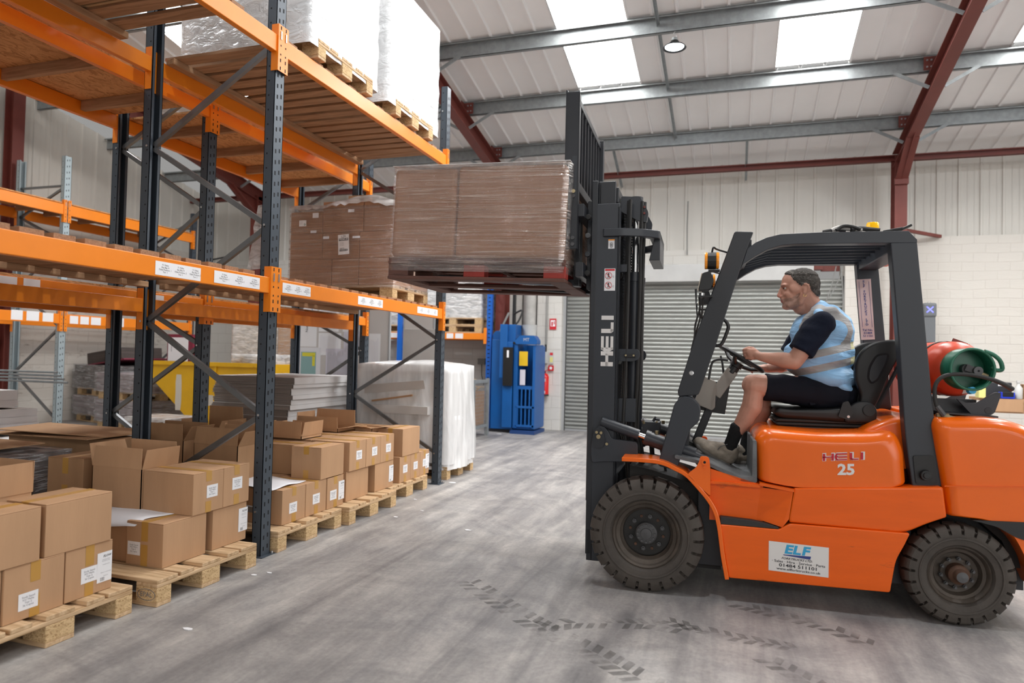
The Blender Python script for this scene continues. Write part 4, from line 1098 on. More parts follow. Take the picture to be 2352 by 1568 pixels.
# pallet 4
carton(F_ - .27, F_ - .01, 4.995, 5.355, ZA, ZB, 'lower plain carton with worn near corner, under the three labelled cartons', seam='y', tapef=('y-',))
carton(F_ - .27, F_, 5.455, 5.80, ZA, ZB, 'lower plain carton with a long shipping label at its far edge', seam='y', tapef=('y-',), ship=('x+', 0.13, 0.0))
for k, (a, b) in enumerate(((5.012, 5.278), (5.282, 5.535), (5.54, 5.79))):
    carton(F_ - .37, F_ + .005, a, b, ZB + .001, ZC - .004, 'upper labelled carton of the row of three, %s' % ('nearest end', 'middle one', 'far end with a tilted label')[k], lab=('x+', 0.02, 0.0), rz=(0.0, 0.004, -0.004)[k])
    carton(F_ - .75, F_ - .375, a, b, ZB + .001, ZC - .002, 'upper carton behind the row of three labelled ones, %s' % ('nearest end', 'middle one', 'far end')[k], tapef=())
    carton(F_ - .75, F_ - .375, a, b, ZA, ZB, 'hidden lower carton in the second row of the fourth pallet, %s' % ('nearest end', 'middle one', 'far end')[k], mt='cardboard_dull')
# pallet 5
for k, (a, b) in enumerate(((5.93, 6.165), (6.168, 6.38), (6.383, 6.59))):
    carton(F_ - .38, F_, a, b, ZA, ZB, 'small lower labelled carton by the far post, %s' % ('nearest end', 'middle one', 'far end with a second label')[k], lab=('x+', 0.0, 0.0), ship=(('x+', 0.06, 0.01) if k == 2 else None))
    carton(F_ - .78, F_ - .385, a, b, ZA, ZB, 'lower carton in the rear row by the far post, %s' % ('nearest end', 'middle one', 'far end')[k], mt='cardboard_dull')
carton(F_ - .27, F_ + .005, 5.97, 6.345, ZB + .001, 0.66, 'single plain carton on top of the small labelled ones by the far post', seam='y', tapef=('y-',))
carton(-3.85, -3.36, 5.95, 6.30, ZB + .001, 0.655, 'dim carton behind the single plain one by the far post', tapef=(), mt='cardboard_dull')
# open cartons standing on the upper layer or behind
open_carton(-3.80, -3.47, 4.95, 5.25, ZC, 0.67, 'wide open carton with a tall near flap on the upper cartons', {'y-': (0.12, -8), 'x+': (0.12, 8), 'x-': (0.10, 15), 'y+': (0.10, 10)})
open_carton(-4.16, -3.84, 4.85, 5.10, ZC - .02, 0.66, 'open carton left of the wide open one, behind the dark post', {'y-': (0.12, -3), 'x+': (0.12, 3), 'x-': (0.10, 15), 'y+': (0.11, 10)})
open_carton(-3.95, -3.50, 5.55, 5.86, ZC, 0.68, 'open carton with a tall upright rear flap, behind the row of three', {'y-': (0.10, -3), 'x+': (0.10, 80), 'x-': (0.13, 0), 'y+': (0.15, 3)})
open_carton(-3.50, -3.31, 5.85, 6.08, ZC - .02, 0.665, 'small open carton lying flat flapped near the far post', {'y-': (0.08, 75), 'x+': (0.10, 80)})
open_carton(-3.97, -3.56, 4.28, 4.60, ZB, 0.66, 'tall open carton with a taped top edge behind the dark post', {'y-': (0.13, -8), 'x+': (0.12, 25), 'y+': (0.12, 3)}, mt='cardboard_dull')
open_carton(-4.64, -4.17, 4.38, 4.66, 0.302, 0.655, 'open carton with upright flaps behind the diagonal brace', {'y-': (0.13, 0), 'x+': (0.13, 30), 'y+': (0.12, -5), 'x-': (0.1, 5)}, mt='cardboard_dull')
open_carton(-5.0, -4.58, 5.22, 5.58, 0.294, 0.62, 'open carton with one tall dark flap in front of the yellow skip', {'y-': (0.03, 60), 'x-': (0.1, 3), 'y+': (0.21, -2), 'x+': (0.11, 20)}, mt='cardboard_dull')
carton(-4.95, -4.55, 5.64, 5.92, 0.34, 0.66, 'closed carton with tape in front of the grey board stack', mt='cardboard')
carton(-4.64, -4.17, 4.38, 4.66, 0.0, 0.30, 'carton on the floor under the open one with upright flaps', group=None, mt='cardboard_dull', tapef=())
carton(-4.95, -4.55, 5.66, 5.92, 0.0, 0.338, 'lower carton on the floor in front of the grey board stack', group=None, mt='cardboard_dull', tapef=())
pallet(-4.85, 5.245, 0, 0.0, 'pallet under the cartons in front of the yellow skip', None)
pallet(-4.85, 5.245, 0.146, 0.0, 'second pallet layer under the cartons in front of the yellow skip', None)
# ================================================================== forklift truck (own axes: x to the rear, y away from the aisle side)
TH = R(2.7)
truck = empty('forklift', (-0.49, 4.134, 0), TH, 'orange forklift truck with dark overhead guard, lifting a wrapped load with its raised mast', 'forklift')
YC, YFAR = 0.575, 1.15
def T(mb, name, parent=None, **k): return mb.build(name, parent or truck, **k)

def wheel(name, cx, cz, yo, sgn, Rr, width, rimr, lugs, front, label):
    """yo: y of the outer face, sgn +1 when the inside lies at greater y"""
    r = empty(name, (cx, yo, cz)); r.parent = truck
    prof = [(rimr, 0.045), (rimr * 1.03, 0.022), (rimr * 1.08, 0.010), (Rr * 0.74, 0.002), (Rr * 0.80, 0.0), (Rr * 0.815, 0.0), (Rr * 0.835, 0.0), (Rr * 0.93, 0.006),
            (Rr * 0.985, 0.022), (Rr, 0.040), (Rr, width * 0.48), (Rr, width * 0.52), (Rr, width - 0.04), (Rr * 0.985, width - 0.022), (Rr * 0.86, width - 0.006), (rimr * 1.05, width - 0.01), (rimr, width - 0.04)]
    P = len(prof); vs = []; fs = []; seq = []
    for i in range(lugs):
        a0 = 2 * math.pi * i / lugs; st = 2 * math.pi / lugs
        seq += [(a0, 0), (a0 + st * 0.76, 0), (a0 + st * 0.79, 1), (a0 + st * 0.97, 1)]
    for (a, g) in seq:
        for k, (rr, y) in enumerate(prof):
            aa = a + (st * 0.5 if False else 0.0)
            if k in (10, 11): aa = a + st * 0.22
            q = rr
            if g and rr > Rr * 0.82: q = rr - Rr * (0.075 if rr > Rr * .9 else 0.0); y = y + (0.016 if k < P // 2 else -0.016)
            vs.append((q * math.cos(aa), sgn * y, q * math.sin(aa)))
    Ns = len(seq)
    for i in range(Ns):
        j = (i + 1) % Ns
        for k in range(P - 1): fs.append((i * P + k, j * P + k, j * P + k + 1, i * P + k + 1))
    m = MB(); m.add(vs, fs, 'tyre_rubber')
    m.lathe([(Rr * .72, -0.0), (Rr * .73, -0.004), (Rr * .75, -0.004), (Rr * .76, 0.0)] if sgn > 0 else [(Rr * .72, 0), (Rr * .73, .004), (Rr * .75, .004), (Rr * .76, 0)], 'tyre_rubber', axis='y', n=48)
    ty = m.build('tyre', r, smooth=True, ang=32)
    m = MB(); s = sgn
    if front:
        m.lathe([(rimr * 1.01, s * .05), (rimr * 1.02, s * .03), (rimr * .98, s * .026), (rimr * .93, s * .034), (rimr * .90, s * .05), (rimr * .80, s * .06), (rimr * .77, s * .075), (rimr * .72, s * .085), (rimr * .72, s * .10)], 'rim_dirty', axis='y', n=40)
        m.lathe([(rimr * .72, s * .10), (rimr * .70, s * .105), (0.0, s * .105)], 'rim_dark', axis='y', n=40)
    else:
        m.lathe([(rimr * 1.01, s * .05), (rimr * 1.02, s * .03), (rimr * .97, s * .026), (rimr * .92, s * .036), (rimr * .88, s * .05), (rimr * .78, s * .055), (rimr * .70, s * .085), (rimr * .55, s * .09), (rimr * .50, s * .075), (rimr * .2, s * .075), (0, s * .075)], 'rim_dirty', axis='y', n=40)
    rm = m.build('rim', r, smooth=True, ang=30)
    m = MB()
    if front:
        m.lathe([(0.066, s * .105), (0.064, s * .062), (0.056, s * .056), (0.034, s * .055), (0.032, s * .048), (0.0, s * .046)], 'hub_grey', axis='y', n=28)
        for i in range(12):
            a = 2 * math.pi * i / 12; c = (0.050 * math.cos(a), 0.050 * math.sin(a)); m.cyl((c[0], s * .06, c[1]), (c[0], s * .048, c[1]), 0.0075, 'hub_grey', 6)
    else:
        m.lathe([(0.055, s * .09), (0.052, s * .03), (0.036, s * .015), (0.033, s * -.012), (0.028, s * -.020), (0.0, s * -.022)], 'rust', axis='y', n=28)
        m.lathe([(0.0285, s * -.0205), (0.0, s * -.0235)], 'hub_grey', axis='y', n=20)
    m.build('hub', rm, smooth=True, ang=30)
    m = MB(); nb, br, yb = (6, 0.098, .088) if front else (10, 0.078, .062)
    for i in range(nb):
        a = 2 * math.pi * (i + .32) / nb; c = (br * math.cos(a), br * math.sin(a)); m.cyl((c[0], s * (yb + .02), c[1]), (c[0], s * yb, c[1]), 0.014 if front else 0.011, 'hub_grey', 6); m.cyl((c[0], s * yb, c[1]), (c[0], s * (yb - .012), c[1]), 0.007, 'hub_grey', 8)
        if front:
            a += math.pi / nb; c = (br * 1.02 * math.cos(a), br * 1.02 * math.sin(a)); m.cyl((c[0], s * .106, c[1]), (c[0], s * .096, c[1]), 0.009, 'rust', 8)
    m.build('wheel_nuts', rm)
    return r
wheel('front_wheel', 0.0, 0.337, 0.0, 1, 0.337, 0.19, 0.198, 26, True, '')
wheel('front_wheel', 0.0, 0.337, YFAR, -1, 0.337, 0.19, 0.198, 26, True, '')
wheel('rear_wheel', 1.655, 0.268, 0.02, 1, 0.268, 0.165, 0.152, 24, False, '')
wheel('rear_wheel', 1.655, 0.268, YFAR - .02, -1, 0.268, 0.165, 0.152, 24, False, '')
m = MB(); m.cyl((0, .15, .337), (0, 1.0, .337), .07, 'truck_grey', 16); m.cyl((0, .45, .337), (0, .7, .337), .14, 'truck_grey', 16); m.box(1.58, 1.72, .2, .95, .19, .34, 'truck_dark'); T(m, 'axles')

# chassis: side tanks with the lower and the upper skin, wheel arches
low = [(0.452, .262), (.476, .135), (1.315, .145), (1.326, .22), (1.342, .325), (1.382, .405), (1.41, .474), (.80, .474), (.745, .436), (.424, .438)]
up = [(.364, .672), (.60, .672), (.818, .676), (1.574, .734), (1.592, .572), (1.49, .524), (1.41, .474), (.80, .474), (.76, .447), (.745, .436), (.424, .438), (.404, .515)]
for (ya, yb, near) in ((0.02, 0.16, True), (YFAR - .16, YFAR - .02, False)):
    so, si = (ya, yb) if near else (yb, ya); d = 1 if near else -1
    m = MB(); lowp = arc_round(low, [0, .012, .012, .02, .04, .03, .01, .02, .01, .01])
    m.pillow(lowp, min(so, si), max(so, si), 0.006, 'truck_orange', n=3)
    # long flank above the crease
    fl = arc_round([(.80, .478), (.797, .50), (.818, .645), (.822, .674), (1.572, .733), (1.590, .574), (1.49, .528), (1.415, .486), (1.36, .470)], [.01, .01, .01, .012, .012, .01, .02, .02, .02])
    m.pillow(fl, min(so + d * .012, si), max(so + d * .012, si), .012, 'truck_orange', n=3)
    # angled entry step: recessed panel and slanted end
    y0 = so + d * .05
    m.box(.364, .66, min(y0, si), max(y0, si), .45, .672, 'truck_orange')
    a = [(.364, so + d * .012, .678), (.640, so + d * .012, .676), (.640, y0, .664), (.364, y0, .668)]
    m.prism([(.364, .668), (.640, .664), (.640, .680), (.364, .684)], min(so + d * .008, si), max(so + d * .008, si), 'truck_orange')
    # slanted triangular panel
    pts = [(.647, .660), (.818, .655), (.797, .495), (.763, .447), (.625, .478)]
    vs = []
    for (xx, zz) in pts: vs.append((xx, so + d * (.05 if xx < .7 else .014), zz))
    m.add(vs, [(0, 1, 2, 3, 4)], 'truck_orange')
    m.prism([(.632, .677), (.822, .652), (.822, .668), (.64, .692)], min(so + d * .008, si), max(so + d * .008, si), 'truck_orange')
    T(m, 'side_panel')
    m = MB(); m.prism([(.424, .438), (.745, .437), (.742, .447), (.675, .463), (.60, .474), (.424, .482)], min(so + d * .006, y0), max(so + d * .006, y0), 'black_rubber'); T(m, 'step', bevel=.003)
m = MB(); m.box(.15, 2.05, .30, .85, .15, .62, 'truck_dark'); m.box(.30, 1.45, .16, .99, .16, .66, 'truck_dark'); m.prism([(.05, .12), (.44, .12), (.42, .45), (.30, .62), (.0, .70), (-.12, .72), (-.12, .60), (.05, .5)], .22, .93, 'rim_dark'); T(m, 'chassis')
# front fenders
for (ya, yb) in ((0.005, .21), (YFAR - .21, YFAR - .005)):
    outer = [(-.150, .793), (.064, .790), (.177, .752), (.238, .720), (.292, .668), (.362, .589), (.406, .515), (.427, .440), (.440, .358), (.453, .264), (.478, .130)]
    # smooth the sweep
    def cr(pts, n=5):
        out = []
        for i in range(len(pts) - 1):
            p0 = Vector(pts[max(i - 1, 0)]); p1 = Vector(pts[i]); p2 = Vector(pts[i + 1]); p3 = Vector(pts[min(i + 2, len(pts) - 1)])
            for k in range(n):
                t = k / n; out.append(tuple(0.5 * ((2 * p1) + (p2 - p0) * t + (2 * p0 - 5 * p1 + 4 * p2 - p3) * t * t + (3 * p1 - p0 - 3 * p2 + p3) * t ** 3)))
        return out + [tuple(pts[-1])]
    o2 = cr(outer); inn = []
    for i, p in enumerate(o2):
        a = Vector(o2[max(i - 1, 0)]); b = Vector(o2[min(i + 1, len(o2) - 1)]); dd = (b - a).normalized(); inn.append((p[0] - (-dd.y) * .026 * 1 if False else p[0] + dd.y * .024, p[1] - dd.x * .024))
    m = MB(); N2 = len(o2); vs = []
    for yy in (ya, yb):
        for p in o2: vs.append((p[0], yy, p[1]))
        for p in inn: vs.append((p[0], yy, p[1]))
    fs = []
    for i in range(N2 - 1):
        fs += [(i, i + 1, N2 + i + 1, N2 + i), (2 * N2 + i, 3 * N2 + i, 3 * N2 + i + 1, 2 * N2 + i + 1), (i, 2 * N2 + i, 2 * N2 + i + 1, i + 1), (N2 + i, N2 + i + 1, 3 * N2 + i + 1, 3 * N2 + i)]
    fs += [(0, N2, 3 * N2, 2 * N2), (N2 - 1, 3 * N2 - 1, 4 * N2 - 1, 2 * N2 - 1)]
    m.add(vs, fs, 'truck_orange_clean')
    T(m, 'fender', bevel=.004)
    br = arc_round([(.232, .716), (.285, .760), (.302, .800), (.306, .826), (.356, .828), (.364, .756), (.366, .60), (.30, .655)], [.02, .02, .01, .025, .025, .01, .01, .01], 5)
    m = MB(); yy = ya if ya < .5 else yb - .02; m.prism(br, yy, yy + .02, 'truck_orange_clean'); m.cyl((.331, yy - .012, .795), (.331, yy + .05, .795), .018, 'truck_orange_clean', 16); m.cyl((.331, yy - .0125, .795), (.331, yy - .0120, .795), .008, 'slot_dark', 12)
    m.cyl((.331, yy - .006, .765), (.331, yy, .765), .009, 'truck_orange_clean', 10)
    T(m, 'tilt_bracket', bevel=.002)
m = MB(); m.prism([(.366, .660), (.366, .752), (.64, .680), (.64, .66)], .05, YFAR - .05, 'truck_orange'); T(m, 'cab_base')
m = MB(); m.prism(arc_round([(.16, .80), (.36, .765), (.54, .690), (.625, .688), (.62, .93), (.60, .93), (.598, .72), (.54, .715), (.36, .785), (.16, .82)], .012), .05, YFAR - .05, 'mat_grey'); T(m, 'floor_mat', smooth=True)

# engine hood
hood = arc_round([(.628, .70), (.612, .95), (.662, 1.000), (.98, .990), (1.22, 1.002), (1.345, 1.024), (1.392, .93), (1.406, .738), (1.392, .722), (.822, .678), (.735, .683)], [.02, .05, .05, .08, .08, .06, .12, .012, .01, .04, .03], 6)
m = MB(); m.pillow(hood, .045, YFAR - .045, .075, 'truck_orange_clean', n=7, base=True); hd = T(m, 'hood', smooth=True, ang=50, wn=True)
# HELI lettering in strokes: letter shapes on a unit cell, drawn as polygons
def heli(mb, o, ux, uy, w, h, mt, lift=.0012, fat=1.0):
    o = Vector(o); ux = Vector(ux).normalized(); uy = Vector(uy).normalized(); n = ux.cross(uy)
    def rc(x0, x1, y0, y1): mb.add([o + ux * (x * w) + uy * (y * h) + n * lift for x, y in ((x0, y0), (x1, y0), (x1, y1), (x0, y1))], [(0, 1, 2, 3)], mt)
    t = .062 * fat; th = .17 * fat
    rc(0, t, 0, 1); rc(.215, .215 + t, 0, 1); rc(0, .25, .5 - th / 2, .5 + th / 2)
    rc(.33, .60, 0, th); rc(.33, .60, 1 - th, 1); rc(.345, .60, .5 - th / 2, .5 + th / 2)
    P = []
    for k in range(9):
        a = math.pi / 2 + math.pi * k / 8; P.append((.375 + .085 * math.cos(a), .5 + .5 * math.sin(a)))
    Q = []
    for k in range(9):
        a = math.pi / 2 + math.pi * k / 8; Q.append((.375 + (.085 - t) * math.cos(a), .5 + (.5 - th) * math.sin(a)))
    for k in range(8): mb.add([o + ux * (x * w) + uy * (y * h) + n * lift for x, y in (P[k], Q[k], Q[k + 1], P[k + 1])], [(0, 1, 2, 3)], mt)
    rc(.665, .665 + t, .15, 1); rc(.70, .88, 0, th); mb.add([o + ux * (x * w) + uy * (y * h) + n * lift for x, y in ((.665, .2), (.70, 0), (.74, 0), (.74, th), (.727, .25))], [(0, 1, 2, 3, 4)], mt)
    rc(.93, .93 + t, 0, 1)
m = MB(); heli(m, (.970, .044, .834), (1, 0, .10), (0, 0, 1), .214, .046, 'letter_white', lift=.0008, fat=1.5); heli(m, (.972, .0435, .836), (1, 0, .10), (0, 0, 1), .210, .040, 'letter_red', lift=.0014, fat=1.0)
m.text('25', (1.094, .0435, .793), (1, 0, .06), (0, 0, 1), .083, 'letter_white', bold=.035, sx=1.08); T(m, 'badge', hd, recalc=False)
m = MB(); m.pillow(arc_round([(1.15, .80), (1.16, .96), (1.26, 1.04), (1.36, 1.088), (1.50, 1.096), (1.57, 1.06), (1.57, .80)], [.01, .03, .05, .05, .04, .02, .01]), .19, .96, .04, 'truck_orange_clean', n=4, base=True); T(m, 'rear_cowl', smooth=True, ang=50, wn=True)

# counterweight
cwp = arc_round([(1.528, 1.06), (1.54, 1.105), (1.85, 1.118), (2.02, 1.06), (2.12, .90), (2.16, .62), (2.16, .30), (2.05, .18), (1.96, .40), (1.90, .50), (1.78, .566), (1.597, .578), (1.580, .738)], [.02, .03, .12, .12, .12, .10, .05, .05, .1, .08, .06, .02, .01], 6)
m = MB(); m.pillow(cwp, .03, YFAR - .03, .07, 'truck_orange_clean', n=6); cw = T(m, 'counterweight', smooth=True, ang=50, wn=True)
m = MB(); m.prism([(1.575, .744), (2.14, .778), (2.14, .772), (1.575, .738)], .027, .033, 'truck_orange'); m.box(1.95, 2.10, .026, .031, .735, .771, 'truck_orange'); T(m, 'seam_strip', cw)
m = MB(); m.prism(arc_round([(1.70, .571), (1.90, .578), (2.15, .585), (2.15, .50), (1.98, .475), (1.90, .50), (1.82, .545)], .015), .022, .20, 'black_plastic'); T(m, 'rear_arch_strip', bevel=.005)
m = MB(); m.prism([(1.42, .474), (1.49, .524), (1.592, .572), (1.78, .562), (1.88, .52), (1.96, .42), (1.99, .30), (1.96, .30), (1.90, .44), (1.80, .53), (1.62, .55), (1.5, .51), (1.40, .43), (1.36, .33), (1.33, .15), (1.32, .15), (1.34, .33), (1.38, .41)], .18, .30, 'rim_dark'); T(m, 'wheel_arch')

# overhead guard
guard = empty('overhead_guard', (0, 0, 0)); guard.parent = truck
for side, (ya, yb) in ((0, (.10, .185)), (1, (.965, 1.05))):
    fl = arc_round([(.482, 2.160), (.590, 2.155), (.566, 2.09), (.503, 1.884), (.383, 1.471), (.303, 1.215), (.29, 1.18), (.175, 1.165), (.168, 1.195), (.264, 1.526), (.435, 2.018)], .012)
    m = MB(); m.prism(fl, ya, yb, 'truck_dark'); T(m, 'front_leg', guard, bevel=.005)
    ft = arc_round([(.20, 1.172), (.256, 1.165), (.300, 1.118), (.306, 1.09), (.295, 1.019), (.246, .975), (.170, .722), (.058, .745), (.150, 1.12), (.172, 1.145)], .02)
    m = MB(); m.prism(ft, ya - .02, yb + .02, 'truck_grey'); m.cyl((.247, ya - .004, 1.31), (.247, ya + .01, 1.31), .016, 'steel_bright', 12) if side == 0 else None; T(m, 'leg_foot', guard, bevel=.008)
    arch = [(.575, 2.128), (.677, 2.125), (.741, 2.139), (.96, 2.143), (1.41, 2.138), (1.453, 2.088), (1.453, 2.07), (.825, 2.078), (.74, 2.070), (.671, 2.050), (.60, 2.010), (.533, 1.97), (.52, 1.93), (.505, 1.885), (.545, 2.01)]
    archp = [(.556, 2.055), (.60, 2.09), (.66, 2.118), (.74, 2.137), (.96, 2.143), (1.41, 2.138), (1.453, 2.088), (1.453, 2.07), (.825, 2.078), (.74, 2.070), (.671, 2.050), (.60, 2.010), (.535, 1.965), (.52, 1.935)]
    m = MB(); m.prism(archp, ya, yb, 'truck_grey'); T(m, 'roof_rail', guard, bevel=.008)
    rl = arc_round([(1.318, 2.075), (1.453, 2.075), (1.549, 1.051), (1.592, .727), (1.440, .716), (1.400, 1.0), (1.372, 1.44)], [.01, .01, .3, .01, .01, .3, .3])
    m = MB(); m.prism(rl, ya, yb, 'truck_grey'); T(m, 'rear_leg', guard, bevel=.006)
m = MB()
m.box(.50, .585, .185, .965, 2.04, 2.125, 'truck_grey'); T(m, 'cross_beam', guard, bevel=.006); m = MB(); m.box(1.33, 1.45, .185, .965, 2.03, 2.12, 'truck_grey')
T(m, 'cross_beam', guard, bevel=.006)
for k in range(6):
    y = .27 + k * .124; m = MB()
    m.bar((.55, y, 2.06), (.72, y, 2.105), .012, .05, 'truck_grey', up=(0, 0, 1)); m.bar((.72, y, 2.105), (1.36, y, 2.105), .012, .055, 'truck_grey', up=(0, 0, 1)); T(m, 'roof_bar', guard)
# recessed pocket and filler cap in the rear leg
m = MB(); m.prism(arc_round([(1.440, .888), (1.541, .894), (1.562, .742), (1.456, .732)], .014), .092, .099, 'black_plastic'); T(m, 'pocket', guard)
m = MB(); m.cyl((1.500, .096, .785), (1.500, .066, .785), .030, 'black_plastic', 20, r1=.027); m.cyl((1.500, .066, .785), (1.500, .058, .785), .016, 'black_plastic', 16); T(m, 'filler_cap', bevel=.002)
# tall supplier plate on the far rear leg
m = MB(); y = .962
m.add([(1.318, y, 1.966), (1.408, y, 1.970), (1.437, y, 1.558), (1.352, y, 1.552)], [(0, 1, 2, 3)], 'pink_sticker')
def sp(fx, fz):  # point on the plate
    t = (1.968 - fz) / .414; return (1.318 + .034 * t + fx * .088, y - .001, fz)
ux = Vector((1, 0, .03)); uz = Vector((-.075, 0, 1)).normalized()
tt = 'ELF FORKTRUCKS LTD'
for i, ch in enumerate(tt):
    if ch != ' ': m.text(ch, sp(.5, 1.952 - i * .0173), ux, uz, .020, 'ink_blue', bold=.02, sx=1.15)
for fx in (.16, .84):
    a, b = Vector(sp(fx, 1.952)), Vector(sp(fx, 1.640)); m.quad(a, a + Vector((.0018, 0, 0)), b + Vector((.0018, 0, 0)), b, 'ink_blue')
for i, s in enumerate(('Tel No.', '01484', '511101')): m.text(s, sp(.52, 1.620 - i * .020), ux, uz, .021, 'ink_blue', bold=.012)
T(m, 'supplier_plate', guard, recalc=False)
# company sticker on the side
m = MB(); ang = -.027; ux = Vector((1, 0, -.030)).normalized(); uz = Vector((0, 0, 1)); o = Vector((.848, .0185, .281))
m.sheet(o, ux, uz, .315, .166, 'letter_white')
for ch, dx in (('E', -.055), ('L', -.012), ('F', .035)): m.text(ch, o + ux * dx + uz * .045, ux, uz, .066, 'ink_cyan', bold=.045, shear=.18, sx=1.25)
m.quad(*[tuple(o + ux * a + uz * b + Vector((0, -.0008, 0))) for a, b in ((-.080, .012), (.062, .004), (.066, .022), (-.080, .016))], 'ink_blue')
m.text('FORKTRUCKS LTD.', o + ux * -.008 + uz * -.0055, ux, uz, .0165, 'ink', bold=.02, shear=.3, sx=1.15)
m.text('\u00b7 Sales \u00b7 Hire \u00b7 Service \u00b7 Parts', o + uz * -.0245, ux, uz, .019, 'ink', bold=.015, sx=1.26)
m.text('01484 511101', o + uz * -.0455, ux, uz, .0245, 'ink', bold=.02, sx=1.45)
m.text('www.elfforktrucks.co.uk', o + uz * -.0660, ux, uz, .0185, 'ink', bold=.015, sx=1.25)
T(m, 'company_sticker', recalc=False)

# seat
seat = empty('seat', (0, 0, 0)); seat.parent = truck
cush = arc_round([(.735, 1.075), (.775, 1.045), (1.10, 1.032), (1.28, 1.035), (1.30, 1.09), (1.26, 1.15), (1.15, 1.125), (1.06, 1.112), (.86, 1.100), (.76, 1.108)], .03)
m = MB(); m.pillow(cush, .34, .84, .03, 'black_plastic', n=4); T(m, 'seat_cushion', seat, smooth=True, ang=60)
m = MB()
for k in range(4):
    z = .955 + k * .022; m.pillow(arc_round([(.765 - (k % 2) * .010, z), (.75, z + .010), (.765, z + .020), (1.262, z + .024), (1.272, z + .014), (1.262, z + .004)], .004), .36, .82, .008, 'black_rubber', n=2)
T(m, 'bellows', seat, smooth=True, ang=50)
backp = arc_round([(1.205, 1.10), (1.235, 1.19), (1.195, 1.30), (1.200, 1.41), (1.245, 1.485), (1.325, 1.530), (1.425, 1.540), (1.450, 1.500), (1.440, 1.44), (1.385, 1.33), (1.345, 1.22), (1.30, 1.12)], .04, 5)
m = MB(); m.pillow(backp, .365, .43, .02, 'black_plastic', n=4); m.pillow(backp, .75, .815, .02, 'black_plastic', n=4)
inner = arc_round([(1.24, 1.12), (1.275, 1.20), (1.27, 1.32), (1.30, 1.45), (1.38, 1.53), (1.43, 1.51), (1.40, 1.38), (1.33, 1.20), (1.30, 1.12)], .03, 4)
m.pillow(inner, .42, .76, .02, 'black_plastic', n=3)
T(m, 'backrest', seat, smooth=True, ang=60)
m = MB(); win = arc_round([(1.262, 1.30), (1.268, 1.37), (1.31, 1.45), (1.385, 1.46), (1.375, 1.40), (1.325, 1.29), (1.285, 1.265)], .03, 4)
m.prism(win, .3638, .3655, 'slot_dark'); m.prism(inset(win, .012), .3620, .3640, 'truck_dark'); T(m, 'side_recess', seat)
m = MB(); m.cyl((1.268, .34, 1.115), (1.268, .318, 1.115), .034, 'black_plastic', 24); m.prism(arc_round([(1.10, 1.07), (1.125, 1.155), (1.155, 1.165), (1.185, 1.10), (1.16, 1.05)], .008), .322, .345, 'black_plastic'); m.cyl((1.155, .320, 1.072), (1.155, .316, 1.072), .008, 'letter_white', 10)
m.pillow(arc_round([(1.13, 1.035), (1.15, 1.12), (1.21, 1.165), (1.28, 1.165), (1.315, 1.12), (1.31, 1.04)], .03), .330, .375, .01, 'black_plastic', n=2); T(m, 'recliner', seat, smooth=True, ang=40)
m = MB(); m.bar((1.490, .5, 1.435), (1.345, .5, 1.115), .05, .012, 'truck_dark', up=(1, 0, 0)); m.bar((1.490, .7, 1.435), (1.345, .7, 1.115), .05, .012, 'truck_dark', up=(1, 0, 0)); T(m, 'backrest_strut', seat)

# steering
st = empty('steering', (0, 0, 0)); st.parent = truck
c = Vector((.553, .575, 1.408)); n_ = Vector((.50, 0, .86)).normalized(); n_ = Vector((.155 + .35, 0, .84)).normalized()
uu = Vector((.84, 0, -.505)).normalized(); vv = Vector((0, 1, 0)); ring = [c + uu * .158 * math.cos(2 * math.pi * i / 40) + vv * .158 * math.sin(2 * math.pi * i / 40) for i in range(40)]
m = MB(); m.tube(ring, .0135, 'black_plastic', 10, closed=True)
hubc = c - n_ * .045
for a in (0.4, 2.3, 4.4): m.tube([hubc + (uu * math.cos(a) + vv * math.sin(a)) * .03, c + (uu * math.cos(a) + vv * math.sin(a)) * .10 - n_ * .03, c + (uu * math.cos(a) + vv * math.sin(a)) * .155], .013, 'black_plastic', 8)
m.cyl(hubc - n_ * .02, hubc + n_ * .015, .042, 'black_plastic', 20); T(m, 'steering_wheel', st, smooth=True)
m = MB(); m.cyl(hubc - n_ * .02, hubc - n_ * .07, .034, 'black_plastic', 16); m.bar(hubc - n_ * .05, (.395, .575, 1.16), .075, .06, 'beige_plastic', up=(0, 1, 0)); m.prism(arc_round([(.322, 1.285), (.400, 1.250), (.395, 1.08), (.375, 1.062), (.262, 1.105)], .01), .50, .66, 'beige_plastic'); m.bar((.40, .575, 1.25), (.37, .575, 1.05), .04, .18, 'black_plastic', up=(1, 0, 0)); m.bar((.41, .575, 1.2), (.26, .575, .80), .05, .05, 'truck_dark', up=(0, 1, 0)); T(m, 'steering_column', st, bevel=.004)
m = MB(); m.tube([(.470, .45, 1.392), (.42, .45, 1.396), (.385, .45, 1.388), (.367, .45, 1.36), (.352, .45, 1.265)], .0075, 'black_plastic', 8); T(m, 'lever', st, smooth=True); m = MB()
m.tube([(.45, .62, 1.30), (.44, .64, 1.38), (.43, .66, 1.42)], .007, 'black_plastic', 8); T(m, 'lever', st, smooth=True)
m = MB(); m.tube([(.418, .14, 1.640), (.440, .14, 1.628), (.455, .14, 1.600), (.452, .14, 1.570), (.425, .14, 1.498), (.405, .14, 1.480), (.378, .14, 1.478)], .0105, 'black_plastic', 10); T(m, 'grab_handle', smooth=True)
m = MB(); m.box(.205, .45, .25, .95, .80, 1.05, 'truck_dark') if False else None
m.prism([(.19, 1.12), (.25, 1.14), (.235, .83), (.17, .80)], .185, .965, 'truck_dark'); m.prism([(.16, .86), (.28, .80), (.30, .83), (.20, .88)], .45, .75, 'black_rubber'); T(m, 'dashboard')

